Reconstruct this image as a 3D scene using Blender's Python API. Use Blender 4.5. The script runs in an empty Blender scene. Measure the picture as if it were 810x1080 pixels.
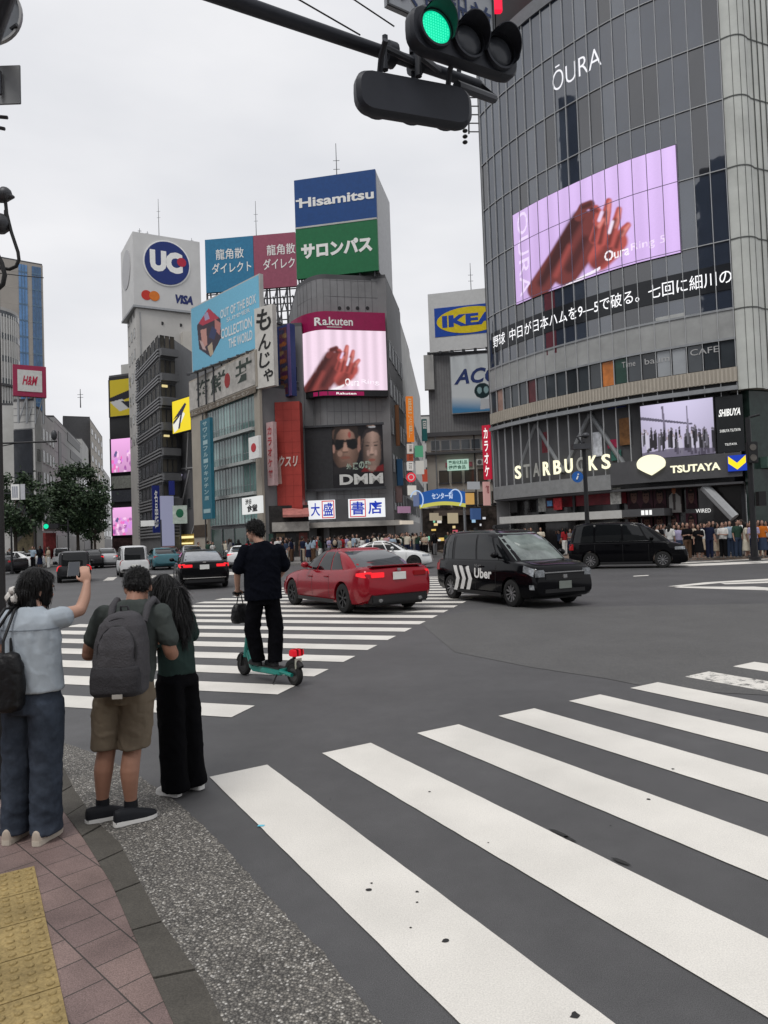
import bpy, bmesh, math, random
import numpy as np
from mathutils import Vector, Matrix, noise as mnoise
from mathutils.geometry import tessellate_polygon

random.seed(7)
scene = bpy.context.scene
COL = scene.collection

# ---------------------------------------------------------------- camera
F, H = 750.0, 1.7                                   # focal length in 810x1080 pixels, eye height
PITCH, ROLL = math.radians(1.9), math.radians(2.0)
FW = np.array([0, math.cos(PITCH), math.sin(PITCH)])
_r0 = np.array([1.0, 0, 0]); _u0 = np.cross(_r0, FW)
RI = _r0*math.cos(ROLL) - _u0*math.sin(ROLL)
UP = _u0*math.cos(ROLL) + _r0*math.sin(ROLL)
EYE = np.array([0, 0, H])
cam_d = bpy.data.cameras.new('camera')
cam = bpy.data.objects.new('camera', cam_d); COL.objects.link(cam)
cam_d.sensor_fit = 'VERTICAL'; cam_d.sensor_height = 36.0; cam_d.lens = F/1080*36.0
cam_d.clip_start = 0.05; cam_d.clip_end = 4000
mw = Matrix.Identity(4)
for i in range(3):
    mw[i][0] = RI[i]; mw[i][1] = UP[i]; mw[i][2] = -FW[i]; mw[i][3] = EYE[i]
cam.matrix_world = mw
scene.camera = cam

# ---------------------------------------------------------------- world, sun, exposure
SUN_EL, SUN_ROT = math.radians(62), math.radians(205)
world = bpy.data.worlds.new('World'); scene.world = world; world.use_nodes = True
wn, wl = world.node_tree.nodes, world.node_tree.links
for n in list(wn): wn.remove(n)
sky = wn.new('ShaderNodeTexSky'); sky.sky_type = 'NISHITA'; sky.sun_disc = False
sky.sun_elevation = SUN_EL; sky.sun_rotation = SUN_ROT; sky.dust_density = 4.0
hsv = wn.new('ShaderNodeHueSaturation'); hsv.inputs['Saturation'].default_value = 0.12
wl.new(sky.outputs[0], hsv.inputs['Color'])
tc = wn.new('ShaderNodeTexCoord')
nz = wn.new('ShaderNodeTexNoise'); nz.inputs['Scale'].default_value = 1.7; nz.inputs['Detail'].default_value = 5
mp = wn.new('ShaderNodeMapping'); mp.inputs['Scale'].default_value = (1, 1, 3.0)
wl.new(tc.outputs['Generated'], mp.inputs['Vector']); wl.new(mp.outputs[0], nz.inputs['Vector'])
cr = wn.new('ShaderNodeValToRGB')
cr.color_ramp.elements[0].position = 0.30; cr.color_ramp.elements[0].color = (6.15, 6.30, 6.70, 1)
cr.color_ramp.elements[1].position = 0.72; cr.color_ramp.elements[1].color = (8.15, 8.15, 8.35, 1)
wl.new(nz.outputs['Fac'], cr.inputs['Fac'])
mx = wn.new('ShaderNodeMix'); mx.data_type = 'RGBA'; mx.inputs['Factor'].default_value = 0.93
wl.new(hsv.outputs[0], mx.inputs[6]); wl.new(cr.outputs[0], mx.inputs[7])
bg = wn.new('ShaderNodeBackground'); bg.inputs['Strength'].default_value = 0.10
wl.new(mx.outputs[2], bg.inputs['Color'])
wo = wn.new('ShaderNodeOutputWorld'); wl.new(bg.outputs[0], wo.inputs['Surface'])
sun_d = bpy.data.lights.new('sun', 'SUN'); sun_d.energy = 1.4; sun_d.angle = math.radians(24); sun_d.color = (1.0, 0.97, 0.93)
sun = bpy.data.objects.new('sun', sun_d); COL.objects.link(sun)
sun.rotation_euler = (math.radians(28), 0, math.radians(-25)); sun.location = (0, 0, 60)
scene.view_settings.view_transform = 'Standard'; scene.view_settings.look = 'None'
scene.view_settings.exposure = 0.24; scene.view_settings.gamma = 1.0; scene.view_settings.use_curve_mapping = False
scene.cycles.max_bounces = 5; scene.cycles.diffuse_bounces = 2; scene.cycles.glossy_bounces = 3
scene.cycles.transmission_bounces = 3; scene.cycles.use_denoising = True
scene.cycles.caustics_reflective = False; scene.cycles.caustics_refractive = False

# ---------------------------------------------------------------- measuring helpers
def ray(x, y): return FW + RI*((x-405)/F) + UP*((540-y)/F)
def P(x, y, Y):                                      # point at depth Y
    d = ray(x, y); return EYE + d/d[1]*Y
def Zp(x, y, z=0.0):                                 # point on the level z
    d = ray(x, y); return EYE + d*((z-H)/d[2])

# ---------------------------------------------------------------- objects
def root_of(o):
    while o.parent is not None: o = o.parent
    return o
def tag(o, label=None, cat=None, group=None, kind=None):
    if label: o['label'] = label
    if cat: o['category'] = cat
    if group: o['group'] = group
    if kind: o['kind'] = kind
    return o
def thing(name, label, cat, loc=(0, 0, 0), rz=0.0, group=None):
    o = bpy.data.objects.new(name, None); COL.objects.link(o)
    o.empty_display_size = 0.2
    o.location = Vector([float(v) for v in loc]); o.rotation_euler = (0, 0, rz)
    return tag(o, label, cat, group)
def dup(o, parent=None):
    c = o.copy(); COL.objects.link(c)
    if parent is not None: c.parent = parent
    for ch in list(o.children): dup(ch, c)
    return c

# ---------------------------------------------------------------- materials
MATS = {}
def srgb(r, g, b):
    f = lambda c: (c/255/12.92) if c/255 <= 0.04045 else ((c/255+0.055)/1.055)**2.4
    return (f(r), f(g), f(b))
def mat(name, col, rough=0.6, metal=0.0, var=0.10, scale=3.0, bump=0.0, bscale=40.0, spec=0.28, coat=0.0, emit=0.0, alpha=1.0, trans=0.0):
    if name in MATS: return MATS[name]
    m = bpy.data.materials.new(name); m.use_nodes = True
    nt = m.node_tree; b = nt.nodes['Principled BSDF']
    c = (col[0], col[1], col[2], 1)
    b.inputs['Base Color'].default_value = c; m.diffuse_color = c
    b.inputs['Roughness'].default_value = rough; b.inputs['Metallic'].default_value = metal
    b.inputs['Specular IOR Level'].default_value = spec
    if coat: b.inputs['Coat Weight'].default_value = coat; b.inputs['Coat Roughness'].default_value = 0.04
    if trans: b.inputs['Transmission Weight'].default_value = trans
    if alpha < 1: b.inputs['Alpha'].default_value = alpha
    if emit:
        b.inputs['Emission Color'].default_value = c; b.inputs['Emission Strength'].default_value = emit
    tcn = nt.nodes.new('ShaderNodeTexCoord')
    if var > 0:
        n = nt.nodes.new('ShaderNodeTexNoise'); n.inputs['Scale'].default_value = scale; n.inputs['Detail'].default_value = 6; n.inputs['Roughness'].default_value = 0.65
        nt.links.new(tcn.outputs['Object'], n.inputs['Vector'])
        r = nt.nodes.new('ShaderNodeMapRange'); r.inputs[1].default_value = 0.25; r.inputs[2].default_value = 0.75
        r.inputs[3].default_value = 1-var*1.6; r.inputs[4].default_value = 1+var
        nt.links.new(n.outputs['Fac'], r.inputs[0])
        v = nt.nodes.new('ShaderNodeVectorMath'); v.operation = 'SCALE'; v.inputs[0].default_value = col
        nt.links.new(r.outputs[0], v.inputs['Scale']); nt.links.new(v.outputs[0], b.inputs['Base Color'])
        if rough > 0.15:
            r2 = nt.nodes.new('ShaderNodeMapRange'); r2.inputs[3].default_value = rough*0.85; r2.inputs[4].default_value = min(1, rough*1.15)
            nt.links.new(n.outputs['Fac'], r2.inputs[0]); nt.links.new(r2.outputs[0], b.inputs['Roughness'])
    if bump > 0:
        n2 = nt.nodes.new('ShaderNodeTexNoise'); n2.inputs['Scale'].default_value = bscale; n2.inputs['Detail'].default_value = 4
        nt.links.new(tcn.outputs['Object'], n2.inputs['Vector'])
        bp = nt.nodes.new('ShaderNodeBump'); bp.inputs['Strength'].default_value = bump; bp.inputs['Distance'].default_value = 0.02
        nt.links.new(n2.outputs['Fac'], bp.inputs['Height']); nt.links.new(bp.outputs[0], b.inputs['Normal'])
    MATS[name] = m
    return m
def emat(name, col, s=1.0):
    if name in MATS: return MATS[name]
    m = bpy.data.materials.new(name); m.use_nodes = True
    b = m.node_tree.nodes['Principled BSDF']
    b.inputs['Base Color'].default_value = (col[0]*.3, col[1]*.3, col[2]*.3, 1); b.inputs['Roughness'].default_value = 0.5
    b.inputs['Specular IOR Level'].default_value = 0.2
    b.inputs['Emission Color'].default_value = (*col, 1); b.inputs['Emission Strength'].default_value = s
    m.diffuse_color = (*col, 1)
    MATS[name] = m; return m
def picmat(name, emit):                               # printed or lit picture: colours live in the mesh
    if name in MATS: return MATS[name]
    m = bpy.data.materials.new(name); m.use_nodes = True
    nt = m.node_tree; b = nt.nodes['Principled BSDF']
    a = nt.nodes.new('ShaderNodeAttribute'); a.attribute_name = 'Col'
    b.inputs['Roughness'].default_value = 0.45; b.inputs['Specular IOR Level'].default_value = 0.15
    if emit:
        b.inputs['Base Color'].default_value = (0.01, 0.01, 0.01, 1)
        nt.links.new(a.outputs['Color'], b.inputs['Emission Color']); b.inputs['Emission Strength'].default_value = emit
    else:
        nt.links.new(a.outputs['Color'], b.inputs['Base Color'])
    MATS[name] = m; return m
LED = picmat('led_screen', 0.95); PRINT = picmat('printed_picture', 0.0); LITPRINT = picmat('backlit_picture', 0.55)

# ---------------------------------------------------------------- mesh builder (all coordinates in the root's frame or the world)
class MB:
    def __init__(s): s.v = []; s.f = []; s.m = []
    def add(s, vs, fs, m=0):
        b = len(s.v); s.v += [tuple(float(c) for c in v) for v in vs]
        for f in fs: s.f.append(tuple(b+i for i in f)); s.m.append(m)
        return s
    def hexa(s, p, m=0):                              # 8 points: bottom ring 0-3 then top ring 4-7
        return s.add(p, [(3, 2, 1, 0), (4, 5, 6, 7), (0, 1, 5, 4), (1, 2, 6, 5), (2, 3, 7, 6), (3, 0, 4, 7)], m)
    def box(s, x0, x1, y0, y1, z0, z1, m=0):
        return s.hexa([(x0,y0,z0),(x1,y0,z0),(x1,y1,z0),(x0,y1,z0),(x0,y0,z1),(x1,y0,z1),(x1,y1,z1),(x0,y1,z1)], m)
    def prism(s, poly, z0, z1, m=0):                  # horizontal outline pushed up
        n = len(poly); a = sum(poly[i][0]*poly[(i+1) % n][1]-poly[(i+1) % n][0]*poly[i][1] for i in range(n))
        if a < 0: poly = poly[::-1]
        vs = [(p[0], p[1], z0) for p in poly]+[(p[0], p[1], z1) for p in poly]
        return s.add(vs, [tuple(range(n-1, -1, -1)), tuple(range(n, 2*n))]+[(i, (i+1) % n, n+(i+1) % n, n+i) for i in range(n)], m)
    def tube(s, pts, r, n=8, m=0, cap=True):
        pts = [Vector([float(c) for c in p]) for p in pts]
        rs = r if isinstance(r, (list, tuple)) else [r]*len(pts)
        rings = []; prev = None
        for i, p in enumerate(pts):
            t = (pts[min(i+1, len(pts)-1)]-pts[max(i-1, 0)]).normalized()
            if prev is None:
                a = Vector((0, 0, 1)) if abs(t.z) < 0.9 else Vector((1, 0, 0))
                prev = t.cross(a).normalized()
            u = (prev-t*prev.dot(t)).normalized(); w = t.cross(u); prev = u
            rings.append([p+(u*math.cos(2*math.pi*k/n)+w*math.sin(2*math.pi*k/n))*rs[i] for k in range(n)])
        vs = [q for rg in rings for q in rg]; fs = []
        for i in range(len(pts)-1):
            for k in range(n): fs.append((i*n+k, i*n+(k+1) % n, (i+1)*n+(k+1) % n, (i+1)*n+k))
        if cap: fs.append(tuple(range(n-1, -1, -1))); fs.append(tuple((len(pts)-1)*n+k for k in range(n)))
        return s.add(vs, fs, m)
    def loft(s, rings, m=0, cap=True):                # rings of equal count
        n = len(rings[0]); vs = [q for rg in rings for q in rg]; fs = []
        for i in range(len(rings)-1):
            for k in range(n): fs.append((i*n+k, i*n+(k+1) % n, (i+1)*n+(k+1) % n, (i+1)*n+k))
        if cap: fs.append(tuple(range(n-1, -1, -1))); fs.append(tuple((len(rings)-1)*n+k for k in range(n)))
        return s.add(vs, fs, m)
    def ball(s, c, r, n=12, k=8, m=0, rot=None):      # ellipsoid
        r = r if isinstance(r, (tuple, list)) else (r, r, r); c = Vector([float(q) for q in c])
        rings = []
        for i in range(1, k):
            a = math.pi*i/k
            rings.append([(math.sin(a)*math.cos(2*math.pi*j/n)*r[0], math.sin(a)*math.sin(2*math.pi*j/n)*r[1], -math.cos(a)*r[2]) for j in range(n)])
        vs = [(0, 0, -r[2])]+[q for rg in rings for q in rg]+[(0, 0, r[2])]; fs = []
        for j in range(n): fs.append((0, 1+(j+1) % n, 1+j))
        for i in range(k-2):
            for j in range(n): fs.append((1+i*n+j, 1+i*n+(j+1) % n, 1+(i+1)*n+(j+1) % n, 1+(i+1)*n+j))
        L = len(vs)-1; b = 1+(k-2)*n
        for j in range(n): fs.append((b+j, b+(j+1) % n, L))
        if rot is not None: vs = [rot @ Vector(v) for v in vs]
        return s.add([c+Vector(v) for v in vs], fs, m)
    def disc(s, c, nrm, r0, r1, t, n=24, m=0):        # flat ring / disc with thickness t along nrm
        c = Vector([float(q) for q in c]); nrm = Vector([float(q) for q in nrm]).normalized()
        a = Vector((0, 0, 1)) if abs(nrm.z) < 0.9 else Vector((1, 0, 0))
        u = nrm.cross(a).normalized(); w = nrm.cross(u)
        cs = [(math.cos(2*math.pi*k/n), math.sin(2*math.pi*k/n)) for k in range(n)]
        out = [[c+(u*x+w*y)*r1+nrm*d for x, y in cs] for d in (0, t)]
        if r0 <= 0: return s.loft(out, m)
        inn = [[c+(u*x+w*y)*r0+nrm*d for x, y in cs] for d in (t, 0)]
        return s.loft([out[0], out[1], inn[0], inn[1], out[0]], m, cap=False)
    def build(s, name, mats, parent=None, smooth=None, world=True, bevel=0.0, label=None):
        me = bpy.data.meshes.new(name)
        off = root_of(parent).location if (parent is not None and world) else Vector((0, 0, 0))
        me.from_pydata([(v[0]-off[0], v[1]-off[1], v[2]-off[2]) for v in s.v], [], s.f)
        mats = mats if isinstance(mats, (list, tuple)) else [mats]
        for m in mats: me.materials.append(m)
        if len(mats) > 1: me.polygons.foreach_set('material_index', s.m)
        if bevel > 0:
            bm = bmesh.new(); bm.from_mesh(me); bmesh.ops.remove_doubles(bm, verts=bm.verts, dist=1e-5)
            es = [e for e in bm.edges if len(e.link_faces) == 2 and e.calc_face_angle(0) > 0.6]
            bmesh.ops.bevel(bm, geom=es, offset=bevel, segments=2, affect='EDGES', clamp_overlap=True)
            bm.to_mesh(me); bm.free()
        me.validate(); me.update()
        if smooth is not None:
            me.polygons.foreach_set('use_smooth', [True]*len(me.polygons))
            me.set_sharp_from_angle(angle=math.radians(smooth))
        o = bpy.data.objects.new(name, me); COL.objects.link(o)
        if parent is not None: o.parent = parent
        if label: o['label'] = label
        return o

# ---------------------------------------------------------------- facades: s runs along the wall, z is height, d stands off it
class Fac:
    """Vertical wall through plan points; curved when there are more than two."""
    def __init__(self, pts, z0=0.0, z1=0.0):
        self.p = [np.array(q[:2], float) for q in pts]
        self.cs = [0.0]
        for a, b in zip(self.p, self.p[1:]): self.cs.append(self.cs[-1]+float(np.linalg.norm(b-a)))
        self.W = self.cs[-1]; self.z0 = z0; self.z1 = z1
    def at(self, s):
        s2 = min(max(s, 0), self.W)
        i = 0
        while i < len(self.p)-2 and s2 > self.cs[i+1]: i += 1
        L = self.cs[i+1]-self.cs[i]; t = (s-self.cs[i])/L
        d = (self.p[i+1]-self.p[i])/L
        return self.p[i]+d*(s-self.cs[i]), d
    def nrm(self, s):                                  # outward = to the right-hand side turned to the viewer
        e = 0.05*self.W if len(self.p) > 2 else 0
        _, d0 = self.at(s-e); _, d1 = self.at(s+e); d = d0+d1; d = d/np.linalg.norm(d)
        return np.array([d[1], -d[0]])
    def pt(self, s, z, d=0.0):
        q, _ = self.at(s); n = self.nrm(s) if d else np.zeros(2)
        return (q[0]+n[0]*d, q[1]+n[1]*d, z)
    def uv(self, x, y, off=0.0):                       # photo pixel -> (s, z)
        d = ray(x, y); best = None
        for i in range(len(self.p)-1):
            a, b = self.p[i], self.p[i+1]; e = b-a; L = self.cs[i+1]-self.cs[i]; e = e/L
            if off: n = np.array([e[1], -e[0]]); a = a+n*off
            den = d[0]*e[1]-d[1]*e[0]
            if abs(den) < 1e-9: continue
            t = (a[0]*e[1]-a[1]*e[0])/den
            s = (d[0]*t-a[0])*e[0]+(d[1]*t-a[1])*e[1]
            v = max(0, -s if i else 0, (s-L) if i < len(self.p)-2 else 0)
            if t > 0:
                if v < .02: v = t*1e-6
                if best is None or v < best[0]: best = (v, self.cs[i]+s, H+d[2]*t)
        return best[1], best[2]
def fac_px(A, B, YA=None, YB=None):                    # top-left / top-right pixels; depth of one of them
    if YA is not None: a = P(A[0], A[1], YA); b = Zp(B[0], B[1], a[2]); z = a[2]
    else: b = P(B[0], B[1], YB); a = Zp(A[0], A[1], b[2]); z = b[2]
    return Fac([a, b], 0.0, z)
def fbox(mb, f, s0, s1, z0, z1, d0, d1, m=0, seg=None):
    if seg is None: seg = 1 if len(f.p) == 2 else max(1, int((s1-s0)/1.5))
    ss = [s0+(s1-s0)*i/seg for i in range(seg+1)]
    rings = [[f.pt(s, z0, d0), f.pt(s, z0, d1), f.pt(s, z1, d1), f.pt(s, z1, d0)] for s in ss]
    mb.loft(rings[::-1], m)
    return mb
def fpoly(mb, f, pts, d0, d1, m=0):                    # polygon in (s, z), thickness d0..d1
    tri = tessellate_polygon([[Vector((p[0], p[1], 0)) for p in pts]])
    a = sum(pts[i][0]*pts[(i+1) % len(pts)][1]-pts[(i+1) % len(pts)][0]*pts[i][1] for i in range(len(pts)))
    n = len(pts); fr = [f.pt(p[0], p[1], d1) for p in pts]; bk = [f.pt(p[0], p[1], d0) for p in pts]
    def orient(t):
        q = [pts[i] for i in t]
        c = (q[1][0]-q[0][0])*(q[2][1]-q[0][1])-(q[1][1]-q[0][1])*(q[2][0]-q[0][0])
        return t if c > 0 else t[::-1]
    fs = [orient(tuple(t)) for t in tri]
    sd = [((i+1) % n, i, n+i, n+(i+1) % n) if a > 0 else (i, (i+1) % n, n+(i+1) % n, n+i) for i in range(n)]
    mb.add(fr+bk, fs+sd, m)
    return mb
_TX = {}
def text2d(s, bold=0.0, shear=0.0, ls=1.0):
    k = (s, bold, shear, ls)
    if k in _TX: return _TX[k]
    c = bpy.data.curves.new('t', 'FONT'); c.body = s; c.resolution_u = 3; c.offset = bold; c.shear = shear; c.space_line = ls
    c.align_x = 'CENTER' if '\n' in s else 'LEFT'
    o = bpy.data.objects.new('t', c); COL.objects.link(o)
    me = bpy.data.meshes.new_from_object(o.evaluated_get(bpy.context.evaluated_depsgraph_get()))
    v = np.array([q.co[:2] for q in me.vertices]); fs = [tuple(p.vertices) for p in me.polygons]
    bpy.data.objects.remove(o); bpy.data.curves.remove(c); bpy.data.meshes.remove(me)
    v = (v-v.min(0))/(v.max(0)-v.min(0)); _TX[k] = (v, fs); return _TX[k]
def ftext(mb, f, s, r, d, m=0, bold=0.0, shear=0.0, ls=1.0):   # r = (s0, z0, s1, z1)
    v, fs = text2d(s, bold, shear, ls)
    mb.add([f.pt(r[0]+(r[2]-r[0])*q[0], r[1]+(r[3]-r[1])*q[1], d) for q in v], fs, m); return mb
def rpx(f, x0, y0, x1, y1, off=0.0):                   # pixel corners (bottom-left, top-right) -> (s0,z0,s1,z1)
    a = f.uv(x0, y0, off); b = f.uv(x1, y1, off); return (a[0], a[1], b[0], b[1])

class Pic:                                             # a picture as vertex colours on a fine grid
    def __init__(s, f, r, nx, ny, bg):
        s.f, s.r, s.nx, s.ny = f, r, nx, ny
        S, Z = np.meshgrid(np.linspace(r[0], r[2], nx), np.linspace(r[1], r[3], ny)); s.S, s.Z = S, Z
        s.U = (S-r[0])/(r[2]-r[0]); s.V = (Z-r[1])/(r[3]-r[1])
        s.c = np.zeros((ny, nx, 3)); s.c[:] = bg
    def inside(s, pts):
        ins = np.zeros(s.S.shape, bool); n = len(pts)
        for i in range(n):
            x0, y0 = pts[i]; x1, y1 = pts[(i+1) % n]
            if y0 == y1: continue
            cond = (y0 > s.V) != (y1 > s.V)
            ins ^= cond & (s.U < (x1-x0)*(s.V-y0)/(y1-y0)+x0)
        return ins
    def poly(s, pts, col, a=1.0):
        k = s.inside(pts); s.c[k] = s.c[k]*(1-a)+np.array(col)*a; return s
    def px(s, pts, col, a=1.0, off=0.0):               # polygon given in photo pixels
        q = []
        for p in pts:
            u = s.f.uv(p[0], p[1], off); q.append(((u[0]-s.r[0])/(s.r[2]-s.r[0]), (u[1]-s.r[1])/(s.r[3]-s.r[1])))
        return s.poly(q, col, a)
    def ell(s, u, v, ru, rv, col, a=1.0):
        k = ((s.U-u)/ru)**2+((s.V-v)/rv)**2 < 1; s.c[k] = s.c[k]*(1-a)+np.array(col)*a; return s
    def lin(s, p, q, w, col, asp=1.0):
        (x0, y0), (x1, y1) = p, q; dx, dy = (x1-x0), (y1-y0)*asp; L = max(1e-6, math.hypot(dx, dy))
        t = np.clip(((s.U-x0)*dx+(s.V-y0)*asp*dy)/L**2, 0, 1)
        d = np.hypot(s.U-x0-dx*t, (s.V-y0)*asp-dy*t); s.c[d < w] = col; return s
    def txt(s, string, rect, col, bold=0.0):           # lettering rasterised into the picture
        v, fs = text2d(string, bold)
        for fc in fs:
            s.poly([(rect[0]+(rect[2]-rect[0])*v[i][0], rect[1]+(rect[3]-rect[1])*v[i][1]) for i in fc], col)
        return s
    def pxgrid(s, off):                                # where each grid point falls in the photograph
        q = np.array([[s.f.pt(s.S[j, i], s.Z[j, i], off) for i in range(s.nx)] for j in range(s.ny)])-EYE
        w = q @ FW; s.PX = 405+F*(q @ RI)/w; s.PY = 540-F*(q @ UP)/w; return s
    def stroke(s, pts, w, col, soft=.5, a=1.0):        # soft-edged line in photo pixels; w may taper
        ws = w if isinstance(w, (tuple, list)) else [w]*len(pts); best = np.full(s.S.shape, 1e9)
        for (p, q, w0, w1) in zip(pts, pts[1:], ws, ws[1:]):
            dx, dy = q[0]-p[0], q[1]-p[1]; L2 = max(1e-9, dx*dx+dy*dy); t = np.clip(((s.PX-p[0])*dx+(s.PY-p[1])*dy)/L2, 0, 1)
            best = np.minimum(best, np.hypot(s.PX-p[0]-dx*t, s.PY-p[1]-dy*t)-(w0+(w1-w0)*t))
        k = np.clip(.5-best/max(soft, 1e-3), 0, 1)[..., None]*a; s.c = s.c*(1-k)+np.array(col)*k; return s
    def blur(s, n=1):
        for _ in range(n):
            p = np.pad(s.c, ((1, 1), (1, 1), (0, 0)), mode='edge'); s.c = (p[:-2, 1:-1]+p[2:, 1:-1]+p[1:-1, :-2]+p[1:-1, 2:]+2*p[1:-1, 1:-1])/6
        return s
    def noise(s, a, k=1):
        rs = np.random.RandomState(k); s.c *= 1+a*(rs.rand(s.ny, s.nx, 1)-0.5); return s
    def build(s, name, d, m, parent=None, label=None):
        vs = [s.f.pt(s.S[j, i], s.Z[j, i], d) for j in range(s.ny) for i in range(s.nx)]; nx = s.nx
        fs = [(j*nx+i, j*nx+i+1, (j+1)*nx+i+1, (j+1)*nx+i) for j in range(s.ny-1) for i in range(nx-1)]
        mb = MB(); mb.add(vs, fs); o = mb.build(name, m, parent, label=label)
        at = o.data.color_attributes.new('Col', 'FLOAT_COLOR', 'POINT')
        c4 = np.ones((s.ny*s.nx, 4)); c4[:, :3] = np.clip(s.c.reshape(-1, 3), 0, 4)
        at.data.foreach_set('color', c4.ravel()); return o
# ================================================================ GROUND
def xy(x, y, z=0.0): q = Zp(x, y, z); return (float(q[0]), float(q[1]))
def ground_mat(name, c1, c2, scale, rough, fine=220.0, fbump=0.35, patch=0.25, spec=0.3):
    m = bpy.data.materials.new(name); m.use_nodes = True; nt = m.node_tree; b = nt.nodes['Principled BSDF']; L = nt.links.new
    t = nt.nodes.new('ShaderNodeTexCoord')
    a = nt.nodes.new('ShaderNodeTexNoise'); a.inputs['Scale'].default_value = fine; a.inputs['Detail'].default_value = 3
    g = nt.nodes.new('ShaderNodeTexNoise'); g.inputs['Scale'].default_value = scale; g.inputs['Detail'].default_value = 7; g.inputs['Roughness'].default_value = 0.6
    L(t.outputs['Object'], a.inputs['Vector']); L(t.outputs['Object'], g.inputs['Vector'])
    r = nt.nodes.new('ShaderNodeValToRGB'); r.color_ramp.elements[0].position = 0.3; r.color_ramp.elements[1].position = 0.72
    r.color_ramp.elements[0].color = (*c1, 1); r.color_ramp.elements[1].color = (*c2, 1)
    L(a.outputs['Fac'], r.inputs[0])
    mr = nt.nodes.new('ShaderNodeMapRange'); mr.inputs[1].default_value = 0.25; mr.inputs[2].default_value = 0.75
    mr.inputs[3].default_value = 1-patch; mr.inputs[4].default_value = 1+patch; L(g.outputs['Fac'], mr.inputs[0])
    v = nt.nodes.new('ShaderNodeVectorMath'); v.operation = 'SCALE'; L(r.outputs[0], v.inputs[0]); L(mr.outputs[0], v.inputs['Scale'])
    md = nt.nodes.new('ShaderNodeTexNoise'); md.inputs['Scale'].default_value = scale*9; md.inputs['Detail'].default_value = 6; md.inputs['Roughness'].default_value = .7; L(t.outputs['Object'], md.inputs['Vector'])
    mq = nt.nodes.new('ShaderNodeMapRange'); mq.inputs[1].default_value = .3; mq.inputs[2].default_value = .7; mq.inputs[3].default_value = .88; mq.inputs[4].default_value = 1.10; L(md.outputs['Fac'], mq.inputs[0])
    v2 = nt.nodes.new('ShaderNodeVectorMath'); v2.operation = 'SCALE'; L(v.outputs[0], v2.inputs[0]); L(mq.outputs[0], v2.inputs['Scale']); v = v2
    L(v.outputs[0], b.inputs['Base Color']); b.inputs['Roughness'].default_value = rough; b.inputs['Specular IOR Level'].default_value = spec
    bp = nt.nodes.new('ShaderNodeBump'); bp.inputs['Strength'].default_value = fbump; bp.inputs['Distance'].default_value = 0.006
    L(a.outputs['Fac'], bp.inputs['Height']); L(bp.outputs[0], b.inputs['Normal'])
    return m
ASPH = ground_mat('asphalt', (0.034, 0.034, 0.036), (0.108, 0.107, 0.108), 0.55, 0.62, 240, spec=0.6)
ROUGHA = ground_mat('coarse_asphalt', (0.050, 0.050, 0.050), (0.122, 0.120, 0.116), 1.2, 0.68, 95, 0.8, 0.15, 0.55)
def paint_mat(name, wear, lo=0.36):
    m = bpy.data.materials.new(name); m.use_nodes = True; nt = m.node_tree; b = nt.nodes['Principled BSDF']; L = nt.links.new
    t = nt.nodes.new('ShaderNodeTexCoord')
    n = nt.nodes.new('ShaderNodeTexNoise'); n.inputs['Scale'].default_value = 9; n.inputs['Detail'].default_value = 9; n.inputs['Roughness'].default_value = 0.72
    n2 = nt.nodes.new('ShaderNodeTexNoise'); n2.inputs['Scale'].default_value = 160; n2.inputs['Detail'].default_value = 3
    n3 = nt.nodes.new('ShaderNodeTexNoise'); n3.inputs['Scale'].default_value = 1.3; n3.inputs['Detail'].default_value = 5
    for q in (n, n2, n3): L(t.outputs['Object'], q.inputs['Vector'])
    ad = nt.nodes.new('ShaderNodeMath'); ad.operation = 'MULTIPLY_ADD'; ad.inputs[1].default_value = 0.35; L(n2.outputs['Fac'], ad.inputs[0]); L(n.outputs['Fac'], ad.inputs[2])
    r = nt.nodes.new('ShaderNodeValToRGB')
    r.color_ramp.elements[0].position = wear-0.05; r.color_ramp.elements[0].color = (0.10, 0.10, 0.098, 1)
    r.color_ramp.elements[1].position = wear+0.03; r.color_ramp.elements[1].color = (0.70, 0.675, 0.625, 1)
    L(ad.outputs[0], r.inputs[0])
    mr = nt.nodes.new('ShaderNodeMapRange'); mr.inputs[1].default_value = 0.3; mr.inputs[2].default_value = 0.7; mr.inputs[3].default_value = 0.86; mr.inputs[4].default_value = 1.06
    L(n3.outputs['Fac'], mr.inputs[0])
    mr2 = nt.nodes.new('ShaderNodeMapRange'); mr2.inputs[1].default_value = 0.3; mr2.inputs[2].default_value = 0.7; mr2.inputs[3].default_value = 0.84; mr2.inputs[4].default_value = 1.08
    L(n2.outputs['Fac'], mr2.inputs[0])
    mm = nt.nodes.new('ShaderNodeMath'); mm.operation = 'MULTIPLY'; L(mr.outputs[0], mm.inputs[0]); L(mr2.outputs[0], mm.inputs[1])
    v = nt.nodes.new('ShaderNodeVectorMath'); v.operation = 'SCALE'; L(r.outputs[0], v.inputs[0]); L(mm.outputs[0], v.inputs['Scale'])
    L(v.outputs[0], b.inputs['Base Color']); b.inputs['Roughness'].default_value = 0.75
    bp = nt.nodes.new('ShaderNodeBump'); bp.inputs['Strength'].default_value = 0.25; bp.inputs['Distance'].default_value = 0.004
    L(n2.outputs['Fac'], bp.inputs['Height']); L(bp.outputs[0], b.inputs['Normal'])
    return m
PAINT = paint_mat('road_paint', 0.45); WORN = paint_mat('worn_road_paint', 0.62)

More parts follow.
